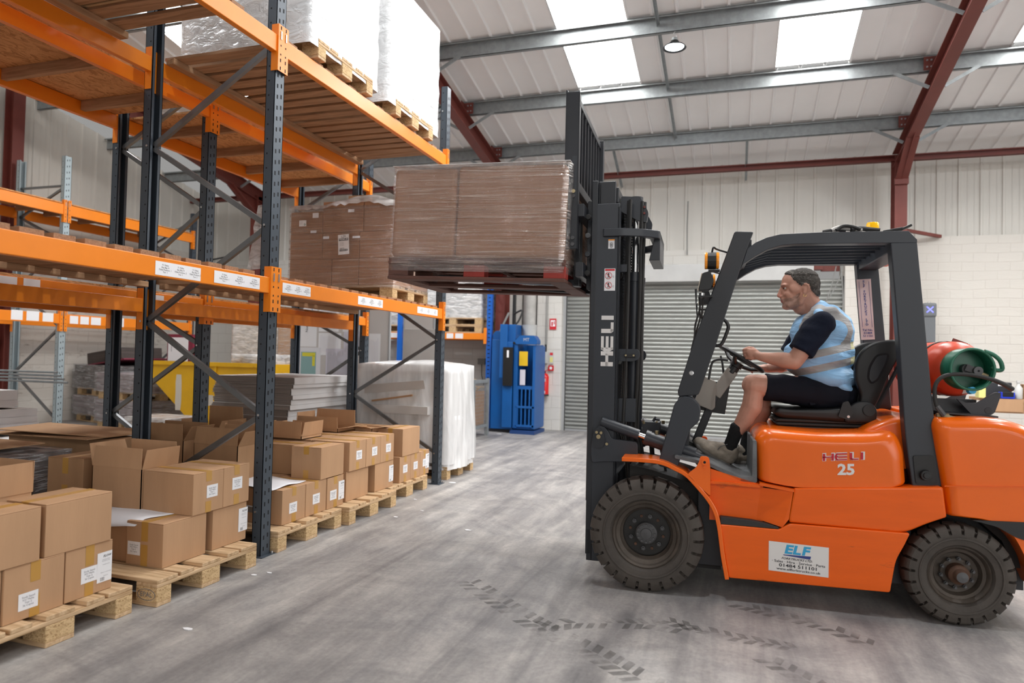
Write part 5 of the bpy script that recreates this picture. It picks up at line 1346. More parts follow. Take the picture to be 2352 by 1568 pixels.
# beacon, lamps, strap and gear
m = MB(); m.lathe([(0, .062), (.030, .060), (.035, .050), (.036, .0), (0, 0)], 'amber_yellow', n=24); b = T(m, 'beacon', smooth=True, ang=40); b.location = (1.297, .42, 2.190)
m = MB(); m.box(1.262, 1.335, .385, .455, 2.128, 2.184, 'black_plastic'); T(m, 'beacon_foot')
for yy in (.02, 1.08):
    r = empty('front_lamp', (0, 0, 0)); r.parent = truck
    m = MB(); m.cyl((.313, yy + .04, 1.980), (.330, yy + .04, 1.980), .050, 'amber_lens', 20); m.cyl((.378, yy + .04, 1.980), (.395, yy + .04, 1.980), .050, 'amber_lens', 20); m.build('lens', r, bevel=.004)
    m = MB(); m.cyl((.330, yy + .04, 1.980), (.378, yy + .04, 1.980), .0505, 'black_plastic', 20); m.box(.335, .40, yy + .02, yy + .10, 1.918, 1.926, 'black_plastic'); m.tube([(.354, yy + .04, 2.03), (.362, yy + .04, 2.06), (.38, yy + .06, 2.052), (.44, yy + .10, 2.038)], .006, 'black_plastic', 6); m.build('indicator_body', r)
    m = MB(); ax = Vector((.26, 0, 1)).normalized()
    m.prism(arc_round([(.302, 1.905), (.345, 1.915), (.368, 1.86), (.345, 1.805), (.278, 1.800)], .012), yy, yy + .09, 'black_plastic'); m.prism([(.296, 1.905), (.302, 1.905), (.280, 1.800), (.274, 1.802)], yy + .006, yy + .084, 'clear_lens'); m.build('headlamp', r, bevel=.003)
    m = MB(); m.box(.28, .36, yy + .02, yy + .10, 1.762, 1.772, 'black_plastic'); m.prism([(.258, 1.81), (.272, 1.81), (.272, 1.73), (.265, 1.72)], yy + .01, yy + .09, 'black_plastic'); m.cyl((.30, yy + .05, 1.77), (.30, yy + .05, 1.79), .016, 'steel_bright', 10)
    m.tube([(.285, yy + .05, 1.765), (.29, yy + .06, 1.70), (.265, yy + .08, 1.60), (.262, yy + .09, 1.53), (.245, yy + .10, 1.45)], .006, 'black_rubber', 6); m.tube([(.31, yy + .05, 1.765), (.30, yy + .07, 1.66), (.275, yy + .09, 1.58)], .005, 'black_rubber', 6); m.build('bracket', r)
m = MB(); m.box(1.435, 1.52, .93, 1.02, 2.085, 2.15, 'clear_lens'); m.box(1.435, 1.525, .92, 1.03, 2.06, 2.086, 'red_lens'); T(m, 'tail_lamp', bevel=.003)
m = MB(); m.bar((1.30, .2, 2.150), (1.40, .19, 2.165), .06, .015, 'black_plastic'); m.bar((1.39, .19, 2.160), (1.445, .19, 2.185), .045, .014, 'black_plastic'); T(m, 'rear_mirror', bevel=.004)

# ------------------------------------------------------------------ mast
mast = empty('mast', (0, 0, 0)); mast.parent = truck
for (ya, s) in ((.205, 1), (.945, -1)):
    m = MB()
    a, b = (ya, ya + s * .016); m.box(-.360, -.212, min(a, b), max(a, b), .10, 2.38, 'truck_grey')
    a, b = (ya, ya + s * .085); m.box(-.392, -.355, min(a, b), max(a, b), .14, 2.53, 'truck_dark'); m.box(-.40, -.388, min(a + s * .03, b), max(a + s * .03, b), .47, 2.3, 'truck_dark')
    m.box(-.228, -.212, min(a, b), max(a, b), .10, 2.36, 'truck_grey')
    m.box(-.385, -.345, min(a, b), max(a, b), .10, .30, 'truck_dark')
    o = T(m, 'outer_rail', mast, bevel=.004)
    m = MB(); a, b = (ya + s * .03, ya + s * .075); m.box(-.355, -.245, min(a, b), max(a, b), .35, 2.53, 'truck_dark'); m.box(-.352, -.335, min(a, b) - .0, max(a, b) + .02, .35, 2.52, 'truck_dark'); T(m, 'inner_rail', mast, bevel=.004)
# white name on the near rail reads upward
m = MB(); heli(m, (-.238, .2045, 1.337), (0, 0, 1), (-1, 0, 0), .318, .078, 'letter_white', lift=.0012, fat=1.35); T(m, 'mast_lettering', mast, recalc=False)
m = MB(); p0 = Vector((-.262, .2035, 2.118)); m.sheet(p0, (1, 0, 0), (0, 0, 1), .040, .060, 'paper'); m.sheet(p0 + Vector((0, -.0006, .026)), (1, 0, 0), (0, 0, 1), .040, .008, 'amber_lens')
for k in range(3): m.tube([p0 + Vector((.008 * math.cos(t), -.001, -.008 + k * -.009 + .006 * math.sin(t) + .010)) for t in [i * math.pi / 4 for i in range(8)]], .0011, 'ink', 4, closed=True)
T(m, 'chain_sticker', mast, recalc=False)
m = MB(); p0 = Vector((-.268, .2035, 1.890)); m.sheet(p0, (1, 0, 0), (0, 0, 1), .070, .142, 'paper'); m.sheet(p0 + Vector((0, -.0006, .062)), (1, 0, 0), (0, 0, 1), .062, .012, 'ink_red')
for dz in (.026, -.036):
    c = p0 + Vector((-.008, -.0012, dz)); m.tube([c + Vector((.021 * math.cos(t), 0, .021 * math.sin(t))) for t in [i * math.pi / 10 for i in range(20)]], .0015, 'ink_red', 4, closed=True)
    m.bar(c + Vector((-.014, 0, .014)), c + Vector((.014, 0, -.014)), .003, .002, 'ink_red', up=(0, 1, 0))
    m.cyl(c + Vector((0, -.0004, .011)), c + Vector((0, .0004, .011)), .0045, 'ink', 8); m.bar(c + Vector((0, 0, .008)), c + Vector((0, 0, -.004)), .008, .001, 'ink', up=(0, 1, 0)); m.bar(c + Vector((0, 0, -.003)), c + Vector((-.006, 0, -.015)), .003, .001, 'ink', up=(0, 1, 0)); m.bar(c + Vector((0, 0, -.003)), c + Vector((.006, 0, -.015)), .003, .001, 'ink', up=(0, 1, 0))
    m.text('C', p0 + Vector((.023, -.001, dz - .008)), (1, 0, 0), (0, 0, 1), .016, 'ink')
T(m, 'warning_sticker', mast, recalc=False)
# cross member on top of the outer rails, looping behind the cylinders
loop = arc_round([(-.315, .185), (-.315, .205), (-.205, .205), (-.10, .24), (-.03, .33), (-.03, .82), (-.10, .91), (-.205, .945), (-.315, .945), (-.315, .965), (-.19, .970), (-.07, .93), (.035, .84), (.035, .31), (-.07, .22), (-.19, .180)], .02)
m = MB(); m.prism(loop, 2.165, 2.215, 'truck_grey', axis='z'); m.prism([(.035, 2.215), (.035, 2.03), (-.035, 2.03), (-.005, 2.165), (-.03, 2.215)], .35, .80, 'truck_grey'); T(m, 'cross_member', mast, bevel=.004)
m = MB(); m.box(-.33, -.23, .28, .87, 2.40, 2.50, 'truck_dark'); m.box(-.335, -.2, .28, .87, .55, .65, 'truck_dark'); m.box(-.33, -.22, .28, .87, 1.35, 1.45, 'truck_dark'); T(m, 'inner_cross_bar', mast, bevel=.004)
m = MB(); m.prism(arc_round([(-.212, .655), (-.212, 1.03), (-.225, 1.03), (-.36, 1.03)], .0), .0, .0, 'truck_grey') if False else None
for (ya, s) in ((.175, 1), (.975, -1)):
    pl = arc_round([(-.355, .72), (-.365, .80), (-.35, .93), (-.30, .97), (-.255, .93), (-.235, .88), (-.07, .87), (-.07, .745), (-.30, .735)], .03)
    m = MB(); m.prism(pl, min(ya, ya + s * .03), max(ya, ya + s * .03), 'truck_grey'); T(m, 'tilt_lug', mast, bevel=.003)
m = MB(); pv = Vector((-.305, .17, .875)); m.prism(arc_round([(-.345, .82), (-.345, .93), (-.315, .95), (-.285, .93), (-.270, .87), (-.285, .82)], .025), .160, .176, 'truck_dark')
for dx, dz, rr in ((-.02, .035, .009), (.008, .033, .009), (-.008, .008, .014), (.045, -.035, .009)): m.cyl((-.305 + dx, .160, .885 + dz), (-.305 + dx, .148, .885 + dz), rr, 'brass', 8)
T(m, 'pivot_bolts', mast)
for yy in (.195, .955):
    m = MB(); a, b = Vector((-.285, yy, .925)), Vector((.331, yy, .795)); a = Vector((-.27, yy, .985)); b = Vector((.331, yy, .790))
    a = Vector((-.30, yy, .985)); d = (b - a).normalized(); L = (b - a).length
    m.cyl(a, a + d * .245, .033, 'truck_grey', 18); m.cyl(a + d * .24, a + d * .30, .017, 'chrome', 16); m.cyl(a + d * .29, a + d * .60, .044, 'truck_grey', 20); m.cyl(a + d * .285, a + d * .315, .048, 'truck_grey', 20); m.cyl(a + d * .59, b, .03, 'truck_grey', 16, r1=.018)
    m.cyl(a + d * .36 + Vector((0, 0, .04)), a + d * .36 + Vector((0, 0, .065)), .012, 'brass', 8); m.cyl(a + d * .42 + Vector((0, 0, .04)), a + d * .42 + Vector((0, 0, .062)), .008, 'brass', 8)
    T(m, 'tilt_cylinder', smooth=True, ang=35)
for yy in (.42, .73):
    m = MB(); m.cyl((-.13, yy, .20), (-.13, yy, 1.96), .040, 'truck_grey', 20); m.cyl((-.13, yy, 1.90), (-.13, yy, 1.96), .046, 'truck_grey', 20); m.cyl((-.13, yy, 1.96), (-.13, yy, 2.44), .022, 'chrome', 16); m.cyl((-.13, yy, 2.42), (-.13, yy, 2.46), .045, 'truck_grey', 16); T(m, 'lift_cylinder', mast, smooth=True, ang=35)
m = MB(); m.prism(arc_round([(-.225, 2.36), (-.225, 2.46), (-.10, 2.45), (-.045, 2.35), (-.055, 2.28), (-.12, 2.30)], .015), .36, .40, 'truck_grey'); m.prism(arc_round([(-.225, 2.36), (-.225, 2.46), (-.10, 2.45), (-.045, 2.35), (-.055, 2.28), (-.12, 2.30)], .015), .75, .79, 'truck_grey'); m.cyl((-.14, .40, 2.40), (-.14, .75, 2.40), .055, 'truck_dark', 24)
for zz in (2.36, 2.40): m.cyl((-.07, .355, zz - .02), (-.07, .345, zz - .02), .008, 'red_oxide', 6)
T(m, 'chain_sheave', mast, smooth=True, ang=35)
for k, yy in enumerate((.40, .75)):   # lifting chains
    m = MB(); z = .75
    while z < 2.42:
        m.box(-.205, -.183, yy - .012, yy + .012, z, z + .013, 'truck_dark'); m.box(-.2, -.188, yy - .015, yy + .015, z + .013, z + .020, 'rim_dark'); z += .020
    T(m, 'lift_chain', mast)
m = MB()
for k, (dx, yy) in enumerate(((-.085, .36), (-.070, .385), (-.155, .30), (-.17, .33))): m.tube([(dx, yy, 2.42), (dx - .005, yy, 1.9), (dx - .01, yy, 1.3), (dx - .02, yy, .95), (dx + .01, yy, .80), (dx + .03, yy + .03, .5)], .011, 'black_rubber', 8)
m.tube([(-.01, .5, .90), (.0, .5, .75), (.03, .5, .62), (.05, .5, .45)], .016, 'black_rubber', 8)
m.tube([(-.02, .30, .66), (-.035, .30, .64), (-.04, .30, .60), (-.02, .31, .56)], .008, 'steel_bright', 8); m.tube([(.05, .35, .86), (.09, .35, .70), (.11, .35, .60)], .008, 'black_rubber', 8)
T(m, 'hoses', mast, smooth=True)
m = MB(); m.prism(arc_round([(-.215, 1.37), (-.215, 1.45), (-.09, 1.45), (-.075, 1.42), (-.085, 1.385), (-.12, 1.37)], .012), .29, .305, 'truck_grey'); m.prism(arc_round([(-.215, 1.37), (-.215, 1.45), (-.09, 1.45), (-.075, 1.42), (-.085, 1.385), (-.12, 1.37)], .012), .84, .855, 'truck_grey')
m.box(-.175, -.105, .272, .29, 1.397, 1.420, 'black_plastic'); m.cyl((-.165, .271, 1.409), (-.165, .266, 1.409), .007, 'brass', 8); m.cyl((-.115, .271, 1.409), (-.115, .266, 1.409), .007, 'brass', 8)
m.box(-.21, -.10, .30, .36, .98, 1.13, 'truck_grey'); m.box(-.30, -.15, .30, .34, 1.95, 2.0, 'truck_grey')
T(m, 'hose_clamp', mast, bevel=.002)
m = MB()
for k in range(7):
    rnd = random.Random(k); x, z = -.03 + rnd.uniform(-.05, .09), .955 + rnd.uniform(-.03, .05); m.cyl((x, .30 + .02 * k, z), (x + rnd.uniform(-.03, .03), .30 + .02 * k, z + rnd.uniform(.0, .03)), .009, ('brass', 'steel_bright', 'truck_dark')[k % 3], 6); 
m.box(-.06, .05, .36, .52, .90, .98, 'truck_dark'); T(m, 'control_valve')

# carriage, load backrest and forks
car = empty('carriage', (0, 0, 0)); car.parent = truck
m = MB(); m.box(-.475, -.425, .10, 1.05, 2.28, 2.36, 'truck_dark'); m.box(-.475, -.425, .10, 1.05, 1.90, 1.99, 'truck_dark')
for yy in (.27, .83): m.prism(arc_round([(-.43, 1.83), (-.43, 2.42), (-.36, 2.40), (-.33, 2.30), (-.33, 1.95), (-.36, 1.82)], .02), yy, yy + .04, 'truck_dark'); m.cyl((-.30, yy - .01, 2.30), (-.30, yy + .05, 2.30), .045, 'rim_dark', 18); m.cyl((-.30, yy - .01, 2.00), (-.30, yy + .05, 2.00), .045, 'rim_dark', 18)
m.cyl((-.40, .35, 2.15), (-.40, .80, 2.15), .03, 'steel_bright', 12); m.box(-.43, -.38, .45, .7, 1.98, 2.28, 'rim_dark')
for k in range(4):
    rnd = random.Random(k + 3); z = 1.93 + .12 * k; m.cyl((-.41, .165, z), (-.41, .20, z), .018, ('rim_dark', 'truck_dark', 'hub_grey')[k % 3], 8)
T(m, 'carriage_plate', car, bevel=.003)
m = MB()
for (ya, yb) in ((.075, .13), (1.02, 1.075)):
    m.box(-.548, -.462, ya, ya + .010 if ya < .5 else yb, 2.07, 3.072, 'truck_dark') if ya < .5 else m.box(-.50, -.44, ya, yb, 2.40, 3.05, 'truck_dark')
    if ya > .5: T(m, 'backrest_post', car, bevel=.003)
    if ya < .5: m.box(-.552, -.540, ya, yb, 2.07, 3.085, 'truck_dark'); m.box(-.470, -.462, ya, yb, 2.07, 3.06, 'truck_dark'); T(m, 'backrest_post', car, bevel=.003); m = MB()
m = MB(); m.box(-.500, -.460, .10, 1.05, 2.985, 3.025, 'truck_dark'); T(m, 'backrest_rail', car, bevel=.003); m = MB(); m.box(-.500, -.460, .10, 1.05, 2.44, 2.50, 'truck_dark'); T(m, 'backrest_rail', car, bevel=.003)
for k in range(7):
    y = .21 + k * .122; m = MB(); m.box(-.495, -.465, y, y + .014, 2.48, 3.0, 'truck_dark'); T(m, 'backrest_bar', car)
m = MB()
for zz, mt_ in ((2.435, 'brass'), (2.405, 'hub_grey'), (2.14, 'hub_grey'), (2.10, 'hub_grey')): m.cyl((-.490, .075, zz), (-.490, .065, zz), .012, mt_, 10)
m.quad((-.502, .0740, 2.39), (-.472, .0740, 2.39), (-.472, .0740, 2.66), (-.502, .0740, 2.66), 'truck_grey'); T(m, 'backrest_bolts', car)
for yy in (.26, .80):
    m = MB(); m.box(-.515, -.475, yy, yy + .10, 1.86, 2.38, 'truck_dark'); m.prism([(-.475, 1.855), (-.475, 1.900), (-1.45, 1.940), (-1.52, 1.925), (-1.50, 1.915)], yy, yy + .10, 'truck_dark'); T(m, 'fork', car, bevel=.004)
# gas bottle strapped on the counterweight (rests on its own cradle)
cr_ = empty('bottle_cradle', (0, 0, 0)); cr_.parent = truck
m = MB(); m.prism(arc_round([(1.690, 1.205), (1.705, 1.200), (1.735, 1.185), (1.790, 1.185), (1.845, 1.225), (1.880, 1.248), (1.906, 1.246), (1.905, 1.225), (1.878, 1.135), (1.860, 1.120), (1.765, 1.118)], .01), .22, .235, 'truck_grey'); m.prism(arc_round([(1.690, 1.205), (1.735, 1.185), (1.790, 1.185), (1.845, 1.225), (1.906, 1.246), (1.878, 1.135), (1.765, 1.118)], .01), .70, .715, 'truck_grey'); m.bar((1.60, .46, 1.125), (1.88, .46, 1.113), .56, .010, 'truck_dark'); m.cyl((1.845, .218, 1.145), (1.845, .235, 1.145), .018, 'truck_dark', 16)
m.box(1.54, 1.80, .30, .34, 1.115, 1.20, 'truck_dark')
T(m, 'cradle_plate', cr_, bevel=.002)
O = Vector((-0.49, 4.134, 0)); RZ = Matrix.Rotation(TH, 3, 'Z')
def W2(x, y, z): return RZ @ Vector((x, y, z)) + O
gas = empty('gas_bottle', W2(1.722, .20, 1.372), TH + R(8), 'orange red gas bottle with a green collar lying on the back of the forklift', 'gas bottle')
m = MB(); rr = .158; prof = [(0.0, .012), (.05, .010), (.10, .020), (.135, .045), (.155, .085), (rr, .13), (rr, .50), (.150, .56), (.12, .61), (0.0, .63)]
m.lathe(prof, 'gas_red', axis='y', n=40); gb = m.build('bottle', gas, smooth=True, ang=80)
m = MB(); m.lathe([(.105, .03), (.105, -.075), (.110, -.080), (.115, -.075), (.115, .03)], 'gas_green', axis='y', n=36); 
hand = [(.06 + 0.0, -.08, .10), (.10, -.082, .085), (.135, -.082, .055), (.150, -.08, .02), (.148, -.075, .0), (.12, -.07, .0), (.105, -.07, .02)]
m.tube(hand, .012, 'gas_green', 8); m.tube([(-.112 * math.cos(t), -.082, -.112 * math.sin(t)) for t in [i * math.pi / 16 for i in range(-8, 26)]], .008, 'gas_green', 8); m.build('collar', gas, smooth=True, ang=50)
m = MB(); m.disc((0, .0060, 0), .104, 'y', 'gas_green', 32); m.build('shoulder_disc', gas, recalc=False)
m = MB(); m.cyl((0, .012, 0), (0, -.03, 0), .028, 'hub_grey', 14); m.bar((-.01, -.03, .01), (.035, -.045, -.008), .035, .035, 'hub_grey'); m.cyl((.035, -.03, -.008), (.035, -.075, -.008), .024, 'hub_grey', 16); m.cyl((.035, -.0755, -.008), (.035, -.0760, -.008), .006, 'slot_dark', 10); m.cyl((.045, -.045, -.02), (.090, -.05, -.04), .017, 'brass', 8); m.cyl((.0, -.085, -.115), (.0, -.055, -.118), .020, 'ink_cyan', 10); m.build('valve', gas)
m = MB(); 
for (a0, a1, rA, rB, mt_) in ((-.95, -.15, .118, .148, 'letter_white'), (-1.5, -1.0, .118, .140, 'letter_white'), (-1.22, -1.02, .120, .145, 'red_mark')):
    n = 8
    for i in range(n):
        t0 = a0 + (a1 - a0) * i / n; t1 = a0 + (a1 - a0) * (i + 1) / n; q = []
        for (t, r_) in ((t0, rA), (t0, rB), (t1, rB), (t1, rA)):
            yy = .034 if r_ < .125 else (.062 if r_ > .144 else .052); q.append((r_ * math.cos(t), yy - .006 - (0.002 if mt_ == 'red_mark' else 0), r_ * math.sin(t)))
        m.add(q, [(0, 1, 2, 3)], mt_)
m.build('hazard_label', gas, recalc=False)
m = MB()
for y0 in (.20, .42): m.lathe([(rr + .002, y0), (rr + .004, y0 + .001), (rr + .004, y0 + .024), (rr + .002, y0 + .025)], 'black_rubber', axis='y', n=36)
m.bar((.10, .18, .135), (.17, .18, .06), .03, .012, 'red_oxide', up=(0, 1, 0)); m.bar((.02, .18, .165), (.10, .18, .135), .03, .008, 'red_oxide', up=(0, 1, 0)); m.build('strap', gas, smooth=True, ang=40)
m = MB(); m.quad((-.16, .25, .02), (-.16, .36, .02), (-.13, .36, .095), (-.13, .25, .095), 'letter_white'); m.build('side_label', gas, recalc=False)
# LPG hose
m = MB(); hp = [(1.592, .10, 1.120), (1.556, .10, 1.168), (1.545, .10, 1.235), (1.552, .10, 1.29), (1.585, .10, 1.328), (1.64, .10, 1.343), (1.72, .09, 1.341), (1.80, .09, 1.325), (1.87, .10, 1.298), (1.925, .13, 1.270)]
m.tube(hp, .011, 'black_rubber', 10, radii=[.011] * 8 + [.013, .014]); m.cyl((1.592, .10, 1.115), (1.556, .10, 1.165), .014, 'hub_grey', 8); m.cyl((1.56, .12, 1.108), (1.62, .12, 1.108), .018, 'brass', 8); m.cyl((1.62, .12, 1.108), (1.655, .12, 1.10), .010, 'brass', 8); T(m, 'fuel_hose', smooth=True)
# gloves lying on the guard roof
def glove(x, y, rz, lab):
    m = MB(); g = []
    m.tube([(0, 0, .012), (.04, .01, .03), (.08, 0, .026), (.12, -.01, .018), (.16, 0, .014)], .014, 'glove_white', 8); m.tube([(-.04, .02, .010), (0, .0, .014), (.04, .03, .024), (.085, .04, .020)], .012, 'black_rubber', 8); m.tube([(.10, -.02, .012), (.15, .0, .024), (.21, .01, .018), (.26, .0, .010)], .014, 'black_rubber', 8)
    m.tube([(.02, -.03, .01), (.06, -.02, .036), (.11, -.02, .030), (.15, -.03, .012)], .010, 'black_rubber', 8)
    o = m.build('work_glove', smooth=True); o.location = W2(x, y, 2.145); o.rotation_euler = (0, 0, TH + rz); tag(o, lab, 'glove')
glove(1.02, .15, 0.05, 'black and white work gloves crumpled on the forklift roof, in front of the amber beacon')

# ================================================================== load on the forks
pl = Matrix.Rotation(R(1.9), 3, 'Y')
def box_film(name, parent, x0, x1, y0, y1, z0, z1, mt, amp=0.006, seg=10, r=0.02, flare=None, seed=0, bottom=False):
    """stretch film as a slightly uneven skin around a block"""
    bm = bmesh.new()
    nx, ny, nz = max(2, int((x1 - x0) / .05)), max(2, int((y1 - y0) / .05)), max(2, int((z1 - z0) / .05))
    mb_ = MB(); cx, cy = (x0 + x1) / 2, (y0 + y1) / 2
    def push(x, y, z):
        for xe, sx in ((x0, -1), (x1, 1)):
            for ye, sy in ((y0, -1), (y1, 1)):
                dx, dy = r - abs(x - xe), r - abs(y - ye)
                if dx > 0 and dy > 0:
                    cxx, cyy = xe - sx * r, ye - sy * r; l = math.hypot(dx, dy); x = cxx + sx * dx / l * r; y = cyy + sy * dy / l * r
        p = Vector((x, y, z)); q = noise.noise_vector(Vector((x * 4 + seed, y * 4, z * 14 + seed))) * amp + noise.noise_vector(Vector((x * 14, y * 14 + seed, z * 3))) * amp * .5
        return p + Vector((q.x, q.y, q.z * .4))
    def grid(o, u, v, nu, nv):
        vs = []; fs = []
        for i in range(nu + 1):
            for j in range(nv + 1): p = Vector(o) + Vector(u) * (i / nu) + Vector(v) * (j / nv); vs.append(push(*p))
        for i in range(nu):
            for j in range(nv): k = i * (nv + 1) + j; fs.append((k, k + nv + 1, k + nv + 2, k + 1))
        mb_.add(vs, fs, mt)
    X, Y, Z = (x1 - x0, 0, 0), (0, y1 - y0, 0), (0, 0, z1 - z0)
    grid((x0, y0, z0), X, Z, nx, nz); grid((x1, y0, z0), Y, Z, ny, nz); grid((x0, y1, z0), X, Z, nx, nz); grid((x0, y0, z0), Y, Z, ny, nz); grid((x0, y0, z1), X, Y, nx, ny)
    if bottom: grid((x0, y0, z0), X, Y, nx, ny)
    o = mb_.build(name, parent, smooth=True, ang=60)
    me = o.data; bm = bmesh.new(); bm.from_mesh(me); bmesh.ops.remove_doubles(bm, verts=bm.verts, dist=.0008); bm.to_mesh(me); bm.free()
    return o
E1 = pl.to_euler()
fp = empty('pallet', W2(-1.12, .495, 1.868), 0, 'dark red wrapped pallet lifted on the forks of the forklift', 'pallet'); fp.rotation_euler = (0, R(1.6), TH)
m = MB()
for yc, w in ((-.43, .13), (-.21, .09), (0, .13), (.21, .09), (.43, .13)): m.box(-.6, .6, yc - w / 2, yc + w / 2, .122, .144, 'red_wood')
for xc in (-.53, 0, .53): m.box(xc - .07, xc + .07, -.5, .5, .100, .122, 'red_wood')
m.build('deck_boards', fp, bevel=.003, seg=1)
m = MB()
for yc, w in ((-.44, .12), (0, .12), (.44, .12)): m.box(-.6, .6, yc - w / 2, yc + w / 2, 0, .022, 'red_wood')
for xc, w in ((-.54, .12), (.54, .12)): m.box(xc - w / 2, xc + w / 2, -.38, -.06, 0.001, .021, 'red_wood'); m.box(xc - w / 2, xc + w / 2, .06, .38, 0.001, .021, 'red_wood')
m.build('bottom_boards', fp, bevel=.003, seg=1)
for xc in (-.53, 0, .53):
    for yc in (-.44, 0, .44):
        m = MB(); m.box(xc - .07, xc + .07, yc - .05, yc + .05, .022, .100, 'red_block' if xc != -.53 else 'red_wood'); m.build('block', fp, bevel=.003, seg=1)
ld = empty('wrapped_load', W2(-1.12, .495, 1.868), 0, 'brown cartons tightly wrapped in clear film on the raised forks', 'wrapped load'); ld.rotation_euler = (0, R(1.6), TH)
rn = random.Random(4)
for i in range(2):
    for j in range(2):
        x0 = -.595 + i * .45; y0 = -.49 + j * .49; m = MB(); m.box(x0 + .004, x0 + (.446 if i == 0 else .725), y0 + .004, y0 + .484, .145, .735 + (.012 if i == 1 else 0), 'cardboard_load'); m.build('carton', ld, bevel=.03, seg=3)
box_film('stretch_film', ld, -.608, .608, -.508, .508, .055, .750, 'film_load', amp=.008, seed=1, r=.06)
m = MB(); vs = []; fs = []
m.add([(-.60, -.50, .752), (.60, -.50, .762), (.60, .50, .762), (-.60, .50, .752), (-.60, -.50, .748), (.60, -.50, .758), (.60, .50, .758), (-.60, .50, .748)], [(0, 1, 2, 3), (7, 6, 5, 4), (0, 4, 5, 1), (1, 5, 6, 2), (2, 6, 7, 3), (3, 7, 4, 0)], 'film_milky'); m.build('top_sheet', ld)

# ================================================================== wrapped loads on the racking
# brown cartons on the lower beams
pallet(-3.775, 6.335, 1.914, 0, 'pallet under the brown carton load with the large label, on the lower rack beams')
l2 = empty('wrapped_load', (-3.77, 6.33, 2.06), 0, 'brown cartons under torn film with a large white label, on the lower rack beams', 'wrapped load')
for r_, (z0, z1) in enumerate(((0, .265), (.268, .53), (.533, .80))):
    xs_ = ((-.60, -.10, .21, .60), (-.60, -.215, .21, .60), (-.60, -.22, .25, .60))[r_]
    for i in range(len(xs_) - 1):
        for (ya, yb) in ((-.39, -.005), (.005, .39)):
            zt = z1 + (.045 if (r_ == 2 and i == 1) else (.03 if r_ == 2 and i == 2 else (-.045 if r_ == 2 and i == 0 else 0)))
            m = MB(); m.box(xs_[i] + .004, xs_[i + 1] - .004, ya, yb, z0, zt, 'cardboard_load'); m.build('carton', l2, bevel=.005)
box_film('stretch_film', l2, -.615, .612, -.402, .402, -.03, .79, 'film_load', amp=.009, seed=5)
m = MB(); vs = []; fs = []; nU, nV = 26, 6
for i in range(nU + 1):
    for j in range(nV + 1):
        u, v = i / nU, j / nV; x = -.61 + 1.22 * u; nn = noise.noise(Vector((x * 5, v * 3, 2.2))); z = .80 + .06 * math.sin(math.pi * min(1, max(0, (x + .2) / .8))) + .035 * nn
        y = -.41 + .5 * v * v
        if j == 0: z -= .05 + .05 * abs(noise.noise(Vector((x * 9, 0, 0)))); y -= .008
        vs.append((x, y, z + (.02 * (1 - v))))
for i in range(nU):
    for j in range(nV): k = i * (nV + 1) + j; fs.append((k, k + nV + 1, k + nV + 2, k + 1))
m.add(vs, fs, 'film_milky'); m.build('torn_film', l2, smooth=True, ang=180)
m = MB(); o = Vector((.045, -.412, .405)); ux = Vector((1, 0, .04)).normalized(); uz = Vector((-.05, 0, 1)).normalized(); ux = Vector((1, 0, .06)).normalized()
m.sheet(o, ux, uz, .125, .20, 'paper'); m.text('L29', o + uz * .078, ux, uz, .034, 'ink'); m.sheet(o + uz * .050, ux, uz, .105, .024, 'ink', lift=.0006); m.text('PREMIUM', o + uz * .050, ux, uz, .023, 'paper', bold=.02, lift=.0012)
for k in range(4): m.sheet(o - ux * .022 + uz * (.02 - k * .010), ux, uz, .050, .0016, 'ink_soft', lift=.0006)
m.text('HDM 010', o - ux * .02 - uz * .038, ux, uz, .012, 'ink', bold=.02); xk = -.05
rb = random.Random(2)
while xk < .05:
    wv = rb.choice((.0012, .002, .0032)); m.sheet(o + ux * xk - uz * .057, ux, uz, wv, .022, 'ink', lift=.0006); xk += wv + rb.choice((.0012, .002))
m.text('02 Aug', o + ux * .035 - uz * .088, ux, uz, .009, 'ink_soft'); m.build('premium_label', l2, recalc=False)
m = MB(); p_ = Vector((-.44, -.411, .635)); m.sheet(p_, (1, 0, 0), (0, 0, 1), .085, .062, 'paper'); m.text('D', p_ + Vector((.026, 0, -.014)), (1, 0, 0), (0, 0, 1), .028, 'gas_green', bold=.03)
for k in range(3): m.sheet(p_ + Vector((-.018, -.0004, .018 - k * .012)), (1, 0, 0), (0, 0, 1), .035, .0015, 'ink_soft')
m.build('carton_label', l2, recalc=False)
for (dx, dz, w_, h_) in ((-.31, .545, .07, .025), (-.16, .480, .07, .026), (.185, .475, .085, .022), (.12, .74, .07, .03), (-.29, .71, .07, .05)):
    m = MB(); m.sheet((dx, -.411, dz), (1, 0, 0), (0, 0, 1), w_, h_, 'sheet_paper'); m.build('carton_label', l2, recalc=False)
oc = open_carton(-4.0, -3.76, 6.42, 6.66, 2.90, 3.02, 'small open carton standing on top of the brown carton load', {'y-': (.06, 5), 'x+': (.04, 70)}, group=None)
